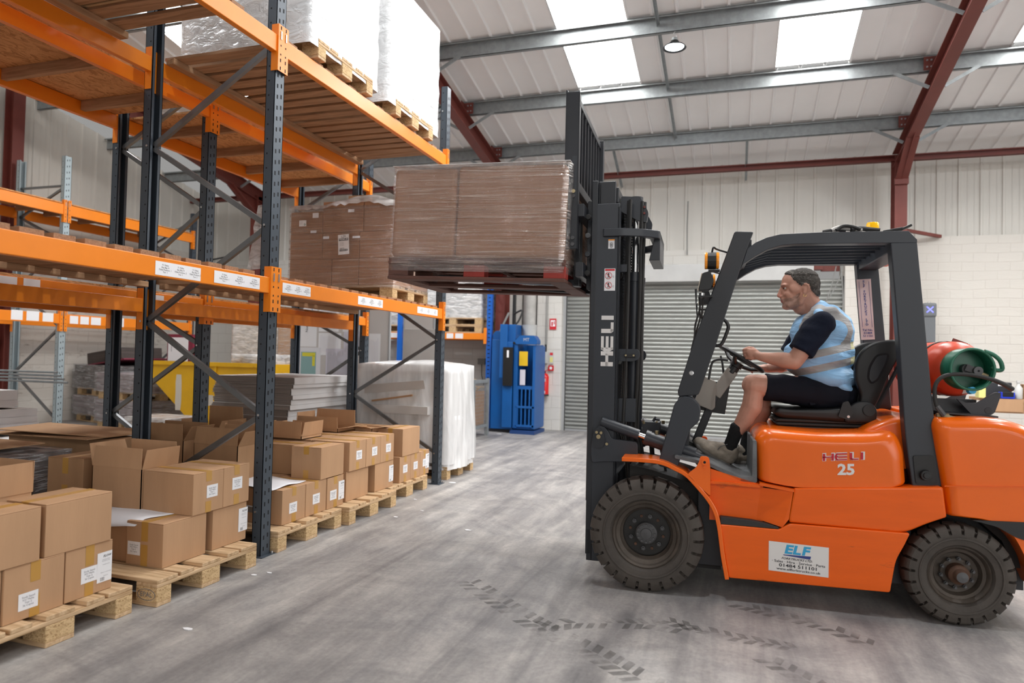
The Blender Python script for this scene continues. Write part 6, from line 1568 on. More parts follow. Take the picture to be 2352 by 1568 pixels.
# white wrapped loads on the top beams
def white_load(yc, ylen, name_l, pal_l, x0=-4.15, x1=-2.985, zt=4.76, seed=0):
    pallet((x0 + x1) / 2, yc, 3.568, 0, pal_l)
    r = empty('wrapped_load', ((x0 + x1) / 2, yc, 3.713), 0, name_l, 'wrapped load'); L = x1 - x0
    nz = 4; H = (zt - 3.713) / nz
    for k in range(nz):
        for i in range(3):
            for j in range(2):
                m = MB(); m.box(-L / 2 + i * L / 3 + .004, -L / 2 + (i + 1) * L / 3 - .004, -ylen / 2 + j * ylen / 2 + .004, -ylen / 2 + (j + 1) * ylen / 2 - .004, k * H, (k + 1) * H - .003, 'cardboard' if i < 2 else 'white_carton')  # aisle-side column coloured white, standing in for skylight glare on the film
                if i == 2 or j == 0: m.build('carton', r)
    box_film('stretch_film', r, -L / 2 - .012, L / 2 + .012, -ylen / 2 - .012, ylen / 2 + .012, -.07, zt - 3.713 + .01, 'film_white', amp=.010, seed=seed)
    return r
white_load(2.95, 1.0, 'white wrapped load on the top beams, left of the near dark post', 'pallet under the wrapped load on the top beams, left of the near dark post', zt=5.2, seed=11)
white_load(4.70, .98, 'tall white wrapped load on the top beams, right of the near dark post', 'pallet under the tall white load, right of the near dark post', zt=5.3, seed=3)
white_load(5.92, 1.06, 'white wrapped load at the far end of the top beams', 'pallet under the white load at the far end of the top beams', seed=7)
# film scrap hanging from the frame
m = MB(); vs = []; fs = []
for i in range(7):
    for j in range(10):
        u, v = i / 6 - .5, j / 9; vs.append((-3.20 + u * (.07 + .06 * v) - .05 * v, 4.02 + .03 * noise.noise(Vector((u * 6, v * 5, 0))), 2.42 - .46 * v + .01 * u))
for i in range(6):
    for j in range(9): k = i * 10 + j; fs.append((k, k + 10, k + 11, k + 1))
m.add(vs, fs, 'film_milky'); o = m.build('film_scrap', smooth=True, ang=180); tag(o, 'scrap of clear film hanging off the brace beside the near dark post', 'film scrap')
# ================================================================== the driver (sits in the truck's own axes: faces -x)
def sphere_pts(mb, c, r, rot=None, nu=20, nv=12, mt='skin'):
    r = (r, r, r) if not isinstance(r, (tuple, list)) else r; c = Vector(c); vs = []; fs = []
    Q = Matrix.Rotation(R(rot), 3, 'Y') if rot else Matrix.Identity(3)
    vs.append(c + Q @ Vector((0, 0, r[2])))
    for j in range(1, nv):
        t = math.pi * j / nv
        for i in range(nu):
            a = 2 * math.pi * i / nu; vs.append(c + Q @ Vector((r[0] * math.sin(t) * math.cos(a), r[1] * math.sin(t) * math.sin(a), r[2] * math.cos(t))))
    vs.append(c + Q @ Vector((0, 0, -r[2]))); last = len(vs) - 1
    for i in range(nu):
        fs.append((0, 1 + i, 1 + (i + 1) % nu)); fs.append((last, 1 + (nv - 2) * nu + (i + 1) % nu, 1 + (nv - 2) * nu + i))
    for j in range(nv - 2):
        for i in range(nu):
            a = 1 + j * nu + i; b = 1 + j * nu + (i + 1) % nu; fs.append((a, a + nu, b + nu, b))
    mb.add(vs, fs, mt)
def chain(mb, pts, radii, mt='skin', n=16):
    for p, r in zip(pts, radii): sphere_pts(mb, p, r, nu=n, nv=10, mt=mt)
    for i in range(len(pts) - 1):
        a, b = Vector(pts[i]), Vector(pts[i + 1])
        if (b - a).length > 1e-4: mb.cyl(a, b, radii[i], mt, n, r1=radii[i + 1])
def fuse(mb, name, parent, voxel, smooth=3, disp=0.0, dscale=8.0, fac=0.5, dst=(1, 1, 1)):
    """grow one continuous skin over overlapping closed shapes"""
    me = bpy.data.meshes.new(name); me.from_pydata([tuple(v) for v in mb.v], [], mb.f)
    bm = bmesh.new(); bm.from_mesh(me); bmesh.ops.recalc_face_normals(bm, faces=bm.faces); bm.to_mesh(me); bm.free()
    o = bpy.data.objects.new(name, me); TMP.collection.objects.link(o)
    md = o.modifiers.new('r', 'REMESH'); md.mode = 'VOXEL'; md.voxel_size = voxel
    sm = o.modifiers.new('s', 'SMOOTH'); sm.iterations = smooth; sm.factor = fac
    dg = bpy.context.evaluated_depsgraph_get(); dg.update()
    m2 = bpy.data.meshes.new_from_object(o.evaluated_get(dg)); m2.name = name
    bpy.data.objects.remove(o); bpy.data.meshes.remove(me)
    if disp:
        nn_ = [v.normal.copy() for v in m2.vertices]; cc_ = []
        for v, nv_ in zip(m2.vertices, nn_):
            q = Vector((v.co.x * dst[0], v.co.y * dst[1], v.co.z * dst[2])); p_ = v.co + nv_ * (noise.noise(q * dscale) * disp); cc_ += [p_.x, p_.y, p_.z]
        m2.vertices.foreach_set('co', cc_)
    m2.materials.clear()
    for k in mb.mats: m2.materials.append(MATS[k])
    m2.polygons.foreach_set('use_smooth', [True] * len(m2.polygons)); m2.polygons.foreach_set('material_index', [0] * len(m2.polygons)); m2.update()
    o = bpy.data.objects.new(name, m2); COL.objects.link(o); o.parent = parent
    return o

person = empty('person', (-0.49, 4.134, 0), TH, 'seated man in a light blue reflective vest and navy shorts steering the forklift', 'person')
b = MB()
HY = .585
# head
def E_(c, r, rot=None): sphere_pts(b, c, r, rot)
E_((.928, HY, 1.893), (.104, .077, .101), 12)
E_((.872, HY, 1.905), (.074, .066, .078)); E_((.866, HY, 1.828), (.066, .058, .088), -6)
E_((.834, HY, 1.752), (.030, .030, .026)); E_((.858, HY, 1.765), (.046, .050, .036))
for s in (-1, 1):
    chain(b, [(.925, HY + s * .060, 1.815), (.905, HY + s * .056, 1.775), (.850, HY + s * .030, 1.752)], [.022, .022, .020])
    E_((.838, HY + s * .036, 1.826), (.026, .022, .026)); E_((.816, HY + s * .030, 1.886), (.018, .028, .010), 0)
    E_((.801, HY + s * .011, 1.813), (.011, .009, .009)); E_((.880, HY + s * .058, 1.862), (.040, .014, .034))
    # ear: rim, lobe, inner flap
    ex_, ey_ = .934, HY + s * .078
    rim_ = [(ex_ + .020 * math.sin(t) * (1.0 if t < math.pi else .8), ey_ + s * (.004 + .006 * max(0, math.sin(t))), 1.858 + .031 * math.cos(t)) for t in [i * math.pi / 7 for i in range(-1, 10)]]
    chain(b, rim_, [.0052] * len(rim_), n=8); E_((ex_ + .002, ey_ - s * .001, 1.856), (.016, .006, .026)); E_((ex_ - .006, ey_ + s * .003, 1.828), (.008, .006, .010))
chain(b, [(.800, HY, 1.872), (.790, HY, 1.845), (.783, HY, 1.822)], [.009, .010, .0125]); E_((.787, HY, 1.816), (.013, .012, .010))
E_((.803, HY, 1.790), (.011, .026, .0055)); E_((.806, HY, 1.779), (.011, .023, .0065)); E_((.812, HY, 1.800), (.018, .026, .012)); E_((.806, HY, 1.889), (.012, .030, .012))
chain(b, [(.948, HY, 1.825), (.965, HY, 1.775), (1.000, HY, 1.70), (1.02, HY, 1.64)], [.062, .066, .074, .090]); E_((.895, HY, 1.770), (.050, .050, .038), 20); E_((.925, HY, 1.745), (.055, .055, .05)); E_((.985, HY, 1.835), (.045, .055, .05))
# trunk
E_((1.03, HY, 1.56), (.150, .165, .150)); E_((1.015, HY, 1.42), (.170, .170, .150)); E_((1.11, HY, 1.245), (.125, .165, .11))
# arms
for (s, el, wr, ha) in ((-1, (.850, .330, 1.392), (.668, .372, 1.418), None), (1, (.862, .86, 1.375), (.740, .775, 1.345), None)):
    sh = (.995, HY + s * .215, 1.615); mid = [(a + c) / 2 for a, c in zip(sh, el)]
    chain(b, [sh, mid, el], [.066, .056, .049]); m1 = [el[i] + (wr[i] - el[i]) * .30 for i in range(3)]; m2 = [el[i] + (wr[i] - el[i]) * .7 for i in range(3)]
    chain(b, [el, m1, m2, wr], [.049, .050, .037, .029])
# near hand, a fist on the rim
P0 = Vector((.622, .392, 1.434)); E_(tuple(P0), (.040, .018, .036), 15); E_((.602, .393, 1.445), (.026, .018, .028)); chain(b, [(.668, .372, 1.418), (.640, .385, 1.428)], [.028, .026])
for i in range(4):
    z = 1.466 - .0185 * i; x = .590 + .004 * i; r_ = (.0092, .0098, .0094, .0082)[i]
    chain(b, [(.612, .392, z - .004), (x - .006, .396, z), (x - .026, .412, z - .003), (x - .030, .436, z - .008), (x - .010, .448, z - .012), (x + .008, .438, z - .012)], [r_ * 1.08, r_ * 1.12, r_ * 1.04, r_, r_ * .95, r_ * .86], n=10)
chain(b, [(.640, .398, 1.448), (.618, .420, 1.470), (.594, .434, 1.476), (.574, .438, 1.470)], [.013, .0115, .0102, .009], n=10)
# far hand under the rim
E_((.695, .742, 1.346), (.038, .028, .020), -8); chain(b, [(.740, .775, 1.345), (.712, .755, 1.346)], [.028, .026])
for i in range(4):
    yy = .762 - .018 * i; r_ = (.0080, .0092, .0096, .0090)[i]
    chain(b, [(.690, yy - .008, 1.350), (.662, yy - .014, 1.356), (.638, yy - .018, 1.348), (.628, yy - .020, 1.330), (.636, yy - .020, 1.316)], [r_ * 1.08, r_ * 1.1, r_, r_ * .95, r_ * .85], n=10)
chain(b, [(.700, .715, 1.350), (.680, .695, 1.340), (.662, .688, 1.328)], [.012, .0105, .009], n=10)
# legs
for (hp, kn, an, fo) in (((1.12, .50, 1.195), (.632, .425, 1.238), (.494, .42, .862), 0), ((1.12, .67, 1.195), (.690, .625, 1.215), (.590, .60, .800), 1)):
    tm = [(a + c) / 2 for a, c in zip(hp, kn)]; chain(b, [hp, tm, kn], [.10, .088, .070])
    E_((kn[0] - .022, kn[1], kn[2] + .006), (.056, .058, .062), 20); v = Vector(an) - Vector(kn); bk = Vector((.022, 0, -.004))
    pts = [Vector(kn) + bk * .2, Vector(kn) + v * .16 + bk * .7, Vector(kn) + v * .34 + bk * 1.5, Vector(kn) + v * .60 + bk * .9, Vector(kn) + v * .84, Vector(an)]
    chain(b, [tuple(p) for p in pts], [.064, .060, .064, .052, .038, .035])
body = fuse(b, 'body', person, .0055, smooth=2, disp=.0015, dscale=22)
# stubble, lips and hair take their own tones
me = body.data; me.materials.append(mat('stubble', (.40, .235, .18), .65, var=.18, vscale=90, bump=.2, bscale=260)); me.materials.append(MATS['lip']); me.materials.append(mat('skin_red', (.60, .26, .19), .5, var=.08, vscale=20))
HL = [(.76, 1.972), (.80, 1.968), (.825, 1.955), (.850, 1.945), (.862, 1.918), (.884, 1.902), (.900, 1.884), (.912, 1.872), (.922, 1.886), (.955, 1.890), (.966, 1.858), (.985, 1.832), (1.00, 1.815), (1.05, 1.812)]
def hairline(x):
    for (a, za), (c, zc) in zip(HL[:-1], HL[1:]):
        if a <= x <= c: return za + (zc - za) * (x - a) / (c - a)
    return 1.99 if x < .8 else 1.81
hf = []
for p in me.polygons:
    c = p.center
    if c.z > 1.70 and abs(c.y - HY) < .095:
        if c.z > hairline(c.x) + .004 * noise.noise(c * 90) and c.z > 1.80:
            # the ears stay bare
            if not (abs(c.y - HY) > .0795 and c.z < 1.895 and c.x < .962): hf.append(p.index)
        if c.z > 1.722 and not hairline(c.x) < c.z:
            e_ = min((.912 - c.x) / .022, (1.808 + max(0, c.x - .855) * .75 - c.z) / .014, (c.z - 1.728 + (c.x - .86) * .3) / .008); rnd_ = .5 + .5 * noise.noise(c * 330)
            if e_ > 0 and min(e_, 1.0) * .95 > rnd_: p.material_index = 1
        if c.x < .808 and 1.7735 < c.z < 1.795 and abs(c.y - HY) < .022: p.material_index = 2
        if c.x < .797 and 1.806 < c.z < 1.835: p.material_index = 3
bm = bmesh.new(); bm.from_mesh(me); bm.faces.ensure_lookup_table(); keep = set(hf)
bmesh.ops.delete(bm, geom=[f for f in bm.faces if f.index not in keep], context='FACES')
bm.normal_update()
for v in bm.verts:
    edge = any(len(e.link_faces) < 2 for e in v.link_edges)
    k = .0015 if edge else .0035 + .0018 * noise.noise(v.co * 120) + (.004 if v.co.z > 1.945 else 0)
    v.co += v.normal * k
for f in bm.faces: f.material_index = 0
hm = bpy.data.meshes.new('hair'); bm.to_mesh(hm); bm.free(); hm.materials.append(MATS['hair']); hm.materials.append(MATS['hair_grey'])
for p in hm.polygons:
    if p.center.x < .868 and p.center.z > 1.93 and noise.noise(p.center * 50) > -.1: p.material_index = 1
    elif noise.noise(p.center * 70) > .32 or (p.center.z < 1.90 and noise.noise(p.center * 40) > .12): p.material_index = 1
    p.use_smooth = True
hair = bpy.data.objects.new('hair', hm); COL.objects.link(hair); hair.parent = person
for s in (-1, 1):
    m = MB(); sphere_pts(m, (.8185, HY + s * .030, 1.866), (.0105, .0115, .0085), mt='eye_white'); sphere_pts(m, (.8110, HY + s * .032, 1.8655), (.0050, .0060, .0058), nu=12, nv=8, mt='eye_dark'); e = m.build('eye', person, smooth=True)
    m = MB(); m.tube([(.806, HY + s * .012, 1.886), (.803, HY + s * .026, 1.890), (.812, HY + s * .044, 1.886)], .0032, 'hair', 6); m.build('eyebrow', person, smooth=True)
    m = MB(); m.tube([(.8075, HY + s * .018, 1.872), (.8055, HY + s * .030, 1.8755), (.813, HY + s * .041, 1.871)], .0032, 'skin_red', 6); m.build('eyelid', person, smooth=True)
m = MB(); c = Vector((.930, HY - .083, 1.815)); m.tube([c + Vector((.0075 * math.cos(t), .001 * math.sin(t), .0075 * math.sin(t))) for t in [i * math.pi / 8 for i in range(16)]], .0012, 'gold', 6, closed=True); m.build('earring', person)

# clothes
b = MB()
for s, el in ((-1, (.850, .330, 1.392)), (1, (.862, .86, 1.375))):
    sh = Vector((.995, HY + s * .213, 1.622)); e = Vector(el); d = e - sh
    chain(b, [tuple(sh + Vector((.012, s * .004, .0))), tuple(sh + d * .22), tuple(sh + d * .50)], [.082, .086, .082], 'navy_cloth')
    a = sh + d * .50; c = sh + d * .74; b.cyl(a, c, .082, 'navy_cloth', 20, r1=.080)
E2 = lambda c, r, rot=None: sphere_pts(b, c, r, rot, mt='navy_cloth')
E2((1.03, HY, 1.56), (.165, .185, .155)); E2((1.015, HY, 1.44), (.185, .185, .14)); E2((1.02, HY, 1.66), (.085, .12, .07))
tee = fuse(b, 't_shirt', person, .008, smooth=4, disp=.010, dscale=13, dst=(1, 1, 1.4))
b = MB(); E3 = lambda c, r, rot=None: sphere_pts(b, c, r, rot, nu=28, nv=18, mt='vest')
def vest_material():
    m = bpy.data.materials.new('vest'); m.use_nodes = True; nt = m.node_tree; L = nt.links.new; bs = nt.nodes['Principled BSDF']
    bs.inputs['Roughness'].default_value = .55
    tc = nt.nodes.new('ShaderNodeTexCoord'); sp = nt.nodes.new('ShaderNodeSeparateXYZ'); L(tc.outputs['Object'], sp.inputs[0])
    def M_(op, a, bb):
        n = nt.nodes.new('ShaderNodeMath'); n.operation = op
        for k, s in ((0, a), (1, bb)):
            if isinstance(s, (int, float)): n.inputs[k].default_value = s
            else: L(s, n.inputs[k])
        return n.outputs[0]
    X, Y, Z = sp.outputs
    s = M_('SUBTRACT', Z, M_('MULTIPLY', M_('SUBTRACT', X, .85), .26))
    def rng(v, a, c): return M_('MULTIPLY', M_('GREATER_THAN', v, a), M_('LESS_THAN', v, c))
    up = rng(s, 1.385, 1.432); lo = rng(s, 1.292, 1.338)
    ya = M_('ABSOLUTE', M_('SUBTRACT', Y, HY), 0); st = M_('MULTIPLY', rng(ya, .108, .162), M_('GREATER_THAN', s, 1.41))
    band = M_('MINIMUM', M_('ADD', M_('ADD', up, lo), st), 1)
    yel = M_('MULTIPLY', band, M_('MULTIPLY', M_('GREATER_THAN', X, 1.195), M_('LESS_THAN', Z, 1.54)))
    mx = nt.nodes.new('ShaderNodeMix'); mx.data_type = 'RGBA'; L(band, mx.inputs[0]); mx.inputs[6].default_value = (.30, .56, .86, 1); mx.inputs[7].default_value = (.36, .35, .345, 1)
    m2 = nt.nodes.new('ShaderNodeMix'); m2.data_type = 'RGBA'; L(yel, m2.inputs[0]); L(mx.outputs[2], m2.inputs[6]); m2.inputs[7].default_value = (.70, .66, .38, 1)
    L(m2.outputs[2], bs.inputs['Base Color'])
    mp = nt.nodes.new('ShaderNodeMapping'); mp.inputs['Scale'].default_value = (5, 4, 15); mp.inputs['Rotation'].default_value = (0.2, 0.6, 0)
    nz = nt.nodes.new('ShaderNodeTexNoise'); nz.inputs['Scale'].default_value = 1.2; nz.inputs['Detail'].default_value = 3; nz.inputs['Distortion'].default_value = 1.0
    L(tc.outputs['Object'], mp.inputs[0]); L(mp.outputs[0], nz.inputs['Vector'])
    bp = nt.nodes.new('ShaderNodeBump'); bp.inputs['Strength'].default_value = .55; bp.inputs['Distance'].default_value = .03; L(nz.outputs['Fac'], bp.inputs['Height']); L(bp.outputs[0], bs.inputs['Normal'])
    MATS['vest'] = m
vest_material()
E3((1.045, HY, 1.57), (.190, .198, .165), -12); E3((1.025, HY, 1.43), (.215, .215, .150), -8); E3((1.075, HY, 1.30), (.185, .212, .10), 6); E3((1.15, HY, 1.235), (.09, .205, .055), 18)
E3((1.06, HY, 1.66), (.125, .165, .095), -18)
chain(b, [(1.00, HY - .175, 1.685), (1.005, HY - .10, 1.725), (1.03, HY, 1.745), (1.005, HY + .10, 1.725), (1.00, HY + .175, 1.685)], [.030, .042, .050, .042, .030], 'vest')
chain(b, [(.94, HY - .11, 1.66), (1.00, HY - .13, 1.70), (1.09, HY - .11, 1.70)], [.030, .038, .040], 'vest'); chain(b, [(.94, HY + .11, 1.66), (1.00, HY + .13, 1.70), (1.09, HY + .11, 1.70)], [.030, .038, .040], 'vest')
vest = fuse(b, 'reflective_vest', person, .008, smooth=4, disp=.015, dscale=6, dst=(1.2, 1, 2.6))
m = MB(); 
# printed panel high on the back of the vest
m = None
b = MB(); E4 = lambda c, r, rot=None: sphere_pts(b, c, r, rot, mt='navy_shorts')
for (hp, kn) in (((1.13, .485, 1.19), (.632, .425, 1.238)), ((1.13, .685, 1.19), (.690, .625, 1.215))):
    hp, kn = Vector(hp), Vector(kn); d = kn - hp
    chain(b, [tuple(hp), tuple(hp + d * .4), tuple(hp + d * .72)], [.105, .098, .086], 'navy_shorts'); b.cyl(hp + d * .72, hp + d * .885, .086, 'navy_shorts', 24, r1=.084)
E4((1.13, HY, 1.205), (.125, .19, .105)); E4((1.09, HY, 1.165), (.12, .18, .06))
shorts = fuse(b, 'shorts', person, .008, smooth=4, disp=.010, dscale=9, dst=(1.6, 1, 1))
m = MB(); m.prism(arc_round([(.86, 1.25), (.98, 1.245), (.985, 1.15), (.875, 1.145)], .01), .392, .402, 'navy_shorts'); m.prism([(.90, 1.262), (.93, 1.262), (.985, 1.13), (.955, 1.125)], .388, .396, 'navy_shorts'); m.build('cargo_pocket', shorts, bevel=.003)
for (an, sh, tilt, nm) in (((.494, .42, .862), (.36, .42, .80), 1, 0), ((.590, .60, .800), (.50, .60, .735), 0, 1)):
    kn = Vector(((.632, .425, 1.238), (.690, .625, 1.215))[nm]); a = Vector(an); d = (kn - a).normalized(); b = MB()
    chain(b, [tuple(a + d * .105), tuple(a + d * .03), tuple(a - d * .03)], [.0455, .0415, .042], 'sock_black'); b.cyl(a + d * .105, a + d * .125, .0455, 'sock_black', 20, r1=.046); fuse(b, 'sock', person, .005, smooth=2, disp=.001, dscale=60)
    b = MB(); th = R(31) if tilt else R(5)
    def F(u, v, w=0):   # foot axes: u forward from the heel, v up from the sole
        hx, hz = (.480, .704) if tilt else (.628, .704); return (hx - u * math.cos(th) + v * math.sin(th), a.y + w, hz + u * math.sin(th) + v * math.cos(th))
    def C4(pts, rr): chain(b, [F(*p) for p in pts], rr, 'shoe_tan', 14)
    C4([(.035, .058), (.10, .052), (.17, .046), (.235, .042)], [.044, .046, .044, .036]); C4([(.06, .095), (.10, .085), (.16, .062)], [.044, .042, .034]); C4([(.02, .085), (.03, .11)], [.034, .036]); C4([(.09, .05, -.018), (.20, .042, -.014)], [.036, .036]); C4([(.09, .05, .018), (.20, .042, .014)], [.036, .036])
    shoe = fuse(b, 'shoe', person, .006, smooth=2, disp=.003, dscale=30)
    b = MB(); chain(b, [F(.02, .018), (F(.08, .016)), F(.16, .016), F(.225, .020), F(.262, .030)], [.022, .020, .020, .020, .014], 'shoe_sole', 12)
    for w in (-.024, .024): chain(b, [F(.02, .018, w), (F(.08, .016, w)), F(.16, .016, w * 1.2), F(.225, .020, w), F(.25, .026, w * .5)], [.020, .018, .019, .019, .014], 'shoe_sole', 12)
    fuse(b, 'sole', shoe, .006, smooth=1)
    m = MB()
    for k in range(5):
        u = .10 + .022 * k; v = .122 - .013 * k; m.tube([F(u, v - .022, -.034), F(u + .006, v, -.012), F(u + .012, v, .012), F(u, v - .02, .034)], .0028, 'mat_grey', 6)
    m.tube([F(.10, .12, -.01), F(.09, .13, -.04), F(.115, .10, -.055), F(.12, .07, -.05)], .0022, 'mat_grey', 6); m.build('laces', shoe, smooth=True)
# ================================================================== further back
# blue baler
bl = empty('baler', (-3.83, 11.95, 0), 0, 'blue baling press beside the blue rack, with an open cage door', 'baler')
m = MB(); m.box(-.45, -.02, -.05, .70, .06, 1.70, 'baler_blue'); m.box(-.20, -.02, -.14, -.05, .10, 1.66, 'baler_blue'); m.build('side_body', bl, bevel=.006)
m = MB(); m.box(-.26, -.12, -.16, -.10, 1.00, 1.98, 'baler_blue'); m.box(-.12, .02, -.10, .30, 1.60, 1.98, 'baler_blue'); m.cyl((-.38, .05, 1.75), (-.30, .30, 1.75), .12, 'baler_blue', 20); m.box(-.10, .14, -.12, .10, 1.62, 1.66, 'black_plastic'); m.build('ram_housing', bl, bevel=.005)
m = MB(); m.box(-.18, .0, -.19, -.145, .86, 1.56, 'black_plastic'); m.sheet((-.09, -.1905, 1.44), (1, 0, 0), (0, 0, 1), .04, .13, 'paper'); m.build('control_panel', bl)
m = MB(); m.box(.0, .40, -.08, .55, .08, .14, 'baler_blue'); m.box(.0, .07, -.11, .55, .1, 1.62, 'baler_blue'); m.box(.36, .41, -.11, .55, .1, 1.60, 'baler_blue'); m.box(.05, .38, .50, .55, .1, 1.62, 'baler_blue'); m.box(.05, .38, -.09, .5, .80, .86, 'baler_blue'); m.build('press_frame', bl, bevel=.004)
m = MB(); m.prism(arc_round([(.04, 1.62), (.44, 1.62), (.44, 1.70), (.38, 1.78), (.12, 1.78), (.02, 1.68)], .02), -.14, .10, 'baler_blue'); m.text('MT', (.24, -.1415, 1.70), (1, 0, 0), (0, 0, 1), .085, 'pale_load'); m.build('top_hood', bl, bevel=.003)
m = MB()
for k in range(5): m.box(.07 + k * .075, .095 + k * .075, -.10, -.07, .14, .82, 'baler_blue')
m.box(.05, .40, -.11, -.08, .46, .50, 'baler_blue'); m.box(.05, .40, -.11, -.08, .12, .16, 'baler_blue'); m.build('cage_door', bl, bevel=.003)
m = MB(); m.sheet((.18, -.095, 1.36), (1, 0, 0), (0, 0, 1), .16, .26, 'hazard_yellow'); m.build('notice', bl, recalc=False); m = MB(); m.sheet((.17, -.095, 1.02), (1, 0, 0), (0, 0, 1), .10, .28, 'lilac_print'); m.sheet((-.055, -.145, 1.50), (1, 0, 0), (0, 0, 1), .04, .12, 'paper'); m.build('notice', bl, recalc=False)
m = MB(); m.box(-.02, .44, -.20, .50, 0, .06, 'baler_dark'); m.box(-.50, .0, -.02, .6, 0, .05, 'truck_dark'); m.build('base_frame', bl)
m = MB(); m.cyl((-.02 - .0, 12.10, 1.985), (-.02, 12.10, 2.20), .14, 'paper', 24) if False else None
m = MB(); m.lathe([(0, 0), (.125, 0), (.14, .20), (.145, .21), (.135, .21), (.12, .02), (0, .02)], 'socket_white', n=28); o = m.build('bucket', smooth=True, ang=40); o.location = (-3.66, 12.24, 1.80 - .02); tag(o, 'white plastic bucket standing on top of the blue baler', 'bucket')
m = MB(); m.cyl((-3.99, 12.3, 1.98), (-3.99, 12.3, 2.62), .035, 'black_plastic', 10); m.tube([(-3.99, 12.28, 2.2), (-3.80, 12.2, 2.26), (-3.86, 12.15, 2.05), (-3.95, 12.1, 1.96)], .018, 'black_rubber', 8); m.tube([(-4.35, 12.2, 1.5), (-4.22, 12.2, 1.9), (-4.08, 12.25, 2.22)], .022, 'cable_grey', 8); o = m.build('ram_pipe', bl); o.location = (3.83, -11.95, 0)
# fire point on the pier
fe = empty('fire_extinguisher', (-3.455, 12.63, .66), 0, 'red fire extinguisher hanging on the white pier beside the roller shutter', 'fire extinguisher')
m = MB(); m.lathe([(0, 0), (.075, 0), (.08, .02), (.08, .36), (.06, .41), (.02, .43), (0, .43)], 'ext_red', n=28); m.build('cylinder', fe, smooth=True, ang=50)
m = MB(); m.lathe([(.081, .0), (.083, .0), (.083, .03), (.081, .03)], 'black_plastic', n=24); m.sheet((0, -.0815, .07), (1, 0, 0), (0, 0, 1), .07, .05, 'paper'); m.sheet((0, -.0815, .30), (1, 0, 0), (0, 0, 1), .08, .06, 'pink_sticker'); m.build('markings', fe, recalc=False)
m = MB(); m.cyl((0, 0, .43), (0, 0, .47), .018, 'black_plastic', 10); m.bar((0, 0, .47), (.07, 0, .50), .02, .012, 'ext_red'); m.bar((0, 0, .45), (.06, 0, .46), .02, .01, 'ext_red'); m.tube([(0, 0, .46), (-.09, 0, .46), (-.13, -.01, .40), (-.125, -.02, .20), (-.095, -.03, .06)], .010, 'black_rubber', 8); m.build('valve_and_hose', fe)
m = MB(); m.box(-3.40, -3.27, 12.700, 12.712, 1.93, 2.14, 'ink_red'); m.sheet((-3.335, 12.699, 2.05), (1, 0, 0), (0, 0, 1), .09, .12, 'paper'); m.sheet((-3.35, 12.6985, 2.04), (1, 0, 0), (0, 0, 1), .03, .08, 'ink_red'); m.sheet((-3.31, 12.6985, 2.06), (1, 0, 0), (0, 0, 1), .018, .06, 'ink_red'); tag(m.build('fire_sign', recalc=False), 'red and white fire point sign on the white pier above the extinguisher', 'sign')
m = MB(); m.box(-3.39, -3.31, 12.695, 12.712, 1.27, 1.50, 'socket_white'); m.sheet((-3.35, 12.694, 1.46), (1, 0, 0), (0, 0, 1), .06, .05, 'ink_red'); m.sheet((-3.35, 12.694, 1.35), (1, 0, 0), (0, 0, 1), .06, .10, 'hivis_yellow'); tag(m.build('safety_notice', recalc=False), 'small pale safety notice on the white pier above the call point', 'sign')
m = MB(); m.box(-3.40, -3.30, 12.67, 12.71, 1.14, 1.24, 'ext_red'); m.sheet((-3.35, 12.669, 1.19), (1, 0, 0), (0, 0, 1), .05, .05, 'paper'); tag(m.build('call_point', recalc=False), 'red fire alarm call point on the white pier by the extinguisher', 'call point')
m = MB(); m.box(-3.53, -3.42, 12.65, 12.71, 1.28, 1.50, 'socket_white'); m.box(-3.60, -3.53, 12.66, 12.71, 1.40, 1.50, 'cable_grey'); m.cyl((-3.46, 12.68, 1.50), (-3.46, 12.68, 1.64), .02, 'black_plastic', 8); m.tube([(-3.46, 12.69, 1.64), (-3.47, 12.70, 2.3), (-3.47, 12.70, 3.0)], .008, 'cable_grey', 6); m.tube([(-3.44, 12.69, 1.64), (-3.44, 12.70, 2.3), (-3.44, 12.70, 3.0)], .006, 'cable_grey', 6); tag(m.build('isolator_switch'), 'grey isolator switch with cables on the white pier beside the shutter', 'switch')
for dx, mt_, l_ in ((0, 'black_plastic', 'black'), (.03, 'pallet_wood', 'wooden')):
    m = MB(); m.cyl((-3.72 + dx, 12.45, .02), (-3.76 + dx, 12.62, 1.55 if dx == 0 else 1.2), .014, mt_, 8); tag(m.build('broom_handle'), '%s pole leaning between the blue baler and the white pier' % l_, 'pole')

# loads on the blue rack
for k in range(2): pallet(-5.15, 12.45, 1.822 + k * .146, 0, ('lower', 'upper')[k] + ' of two empty looking pallets stacked on the blue rack by the baler')
def shrink_block(name, x0, x1, y0, y1, z0, z1, inner, film, label, group=None, amp=.01, n=(2, 2, 2), cat='wrapped load', seed=0, kid='carton', ztops=None):
    r = empty(name, ((x0 + x1) / 2, (y0 + y1) / 2, z0), 0, label, cat, group); a, c, h = (x1 - x0) / 2, (y1 - y0) / 2, z1 - z0
    for i in range(n[0]):
        for j in range(n[1]):
            for k in range(n[2]):
                m = MB(); m.box(-a + 2 * a * i / n[0] + .004, -a + 2 * a * (i + 1) / n[0] - .004, -c + 2 * c * j / n[1] + .004, -c + 2 * c * (j + 1) / n[1] - .004, h * k / n[2], h * (k + 1) / n[2] - .004, inner); m.build(kid, r)
    box_film('stretch_film', r, -a - .01, a + .01, -c - .01, c + .01, -.03, h + .008, film, amp=amp, seed=seed)
    return r
shrink_block('wrapped_load', -5.72, -4.58, 12.08, 12.84, 2.116, 3.0, 'pale_load', 'film_milky', 'silvery wrapped load on two stacked pallets on the blue rack', seed=21)
pallet(-6.25, 12.45, 1.822, 0, 'single pallet on the blue rack under the blue printed packs')
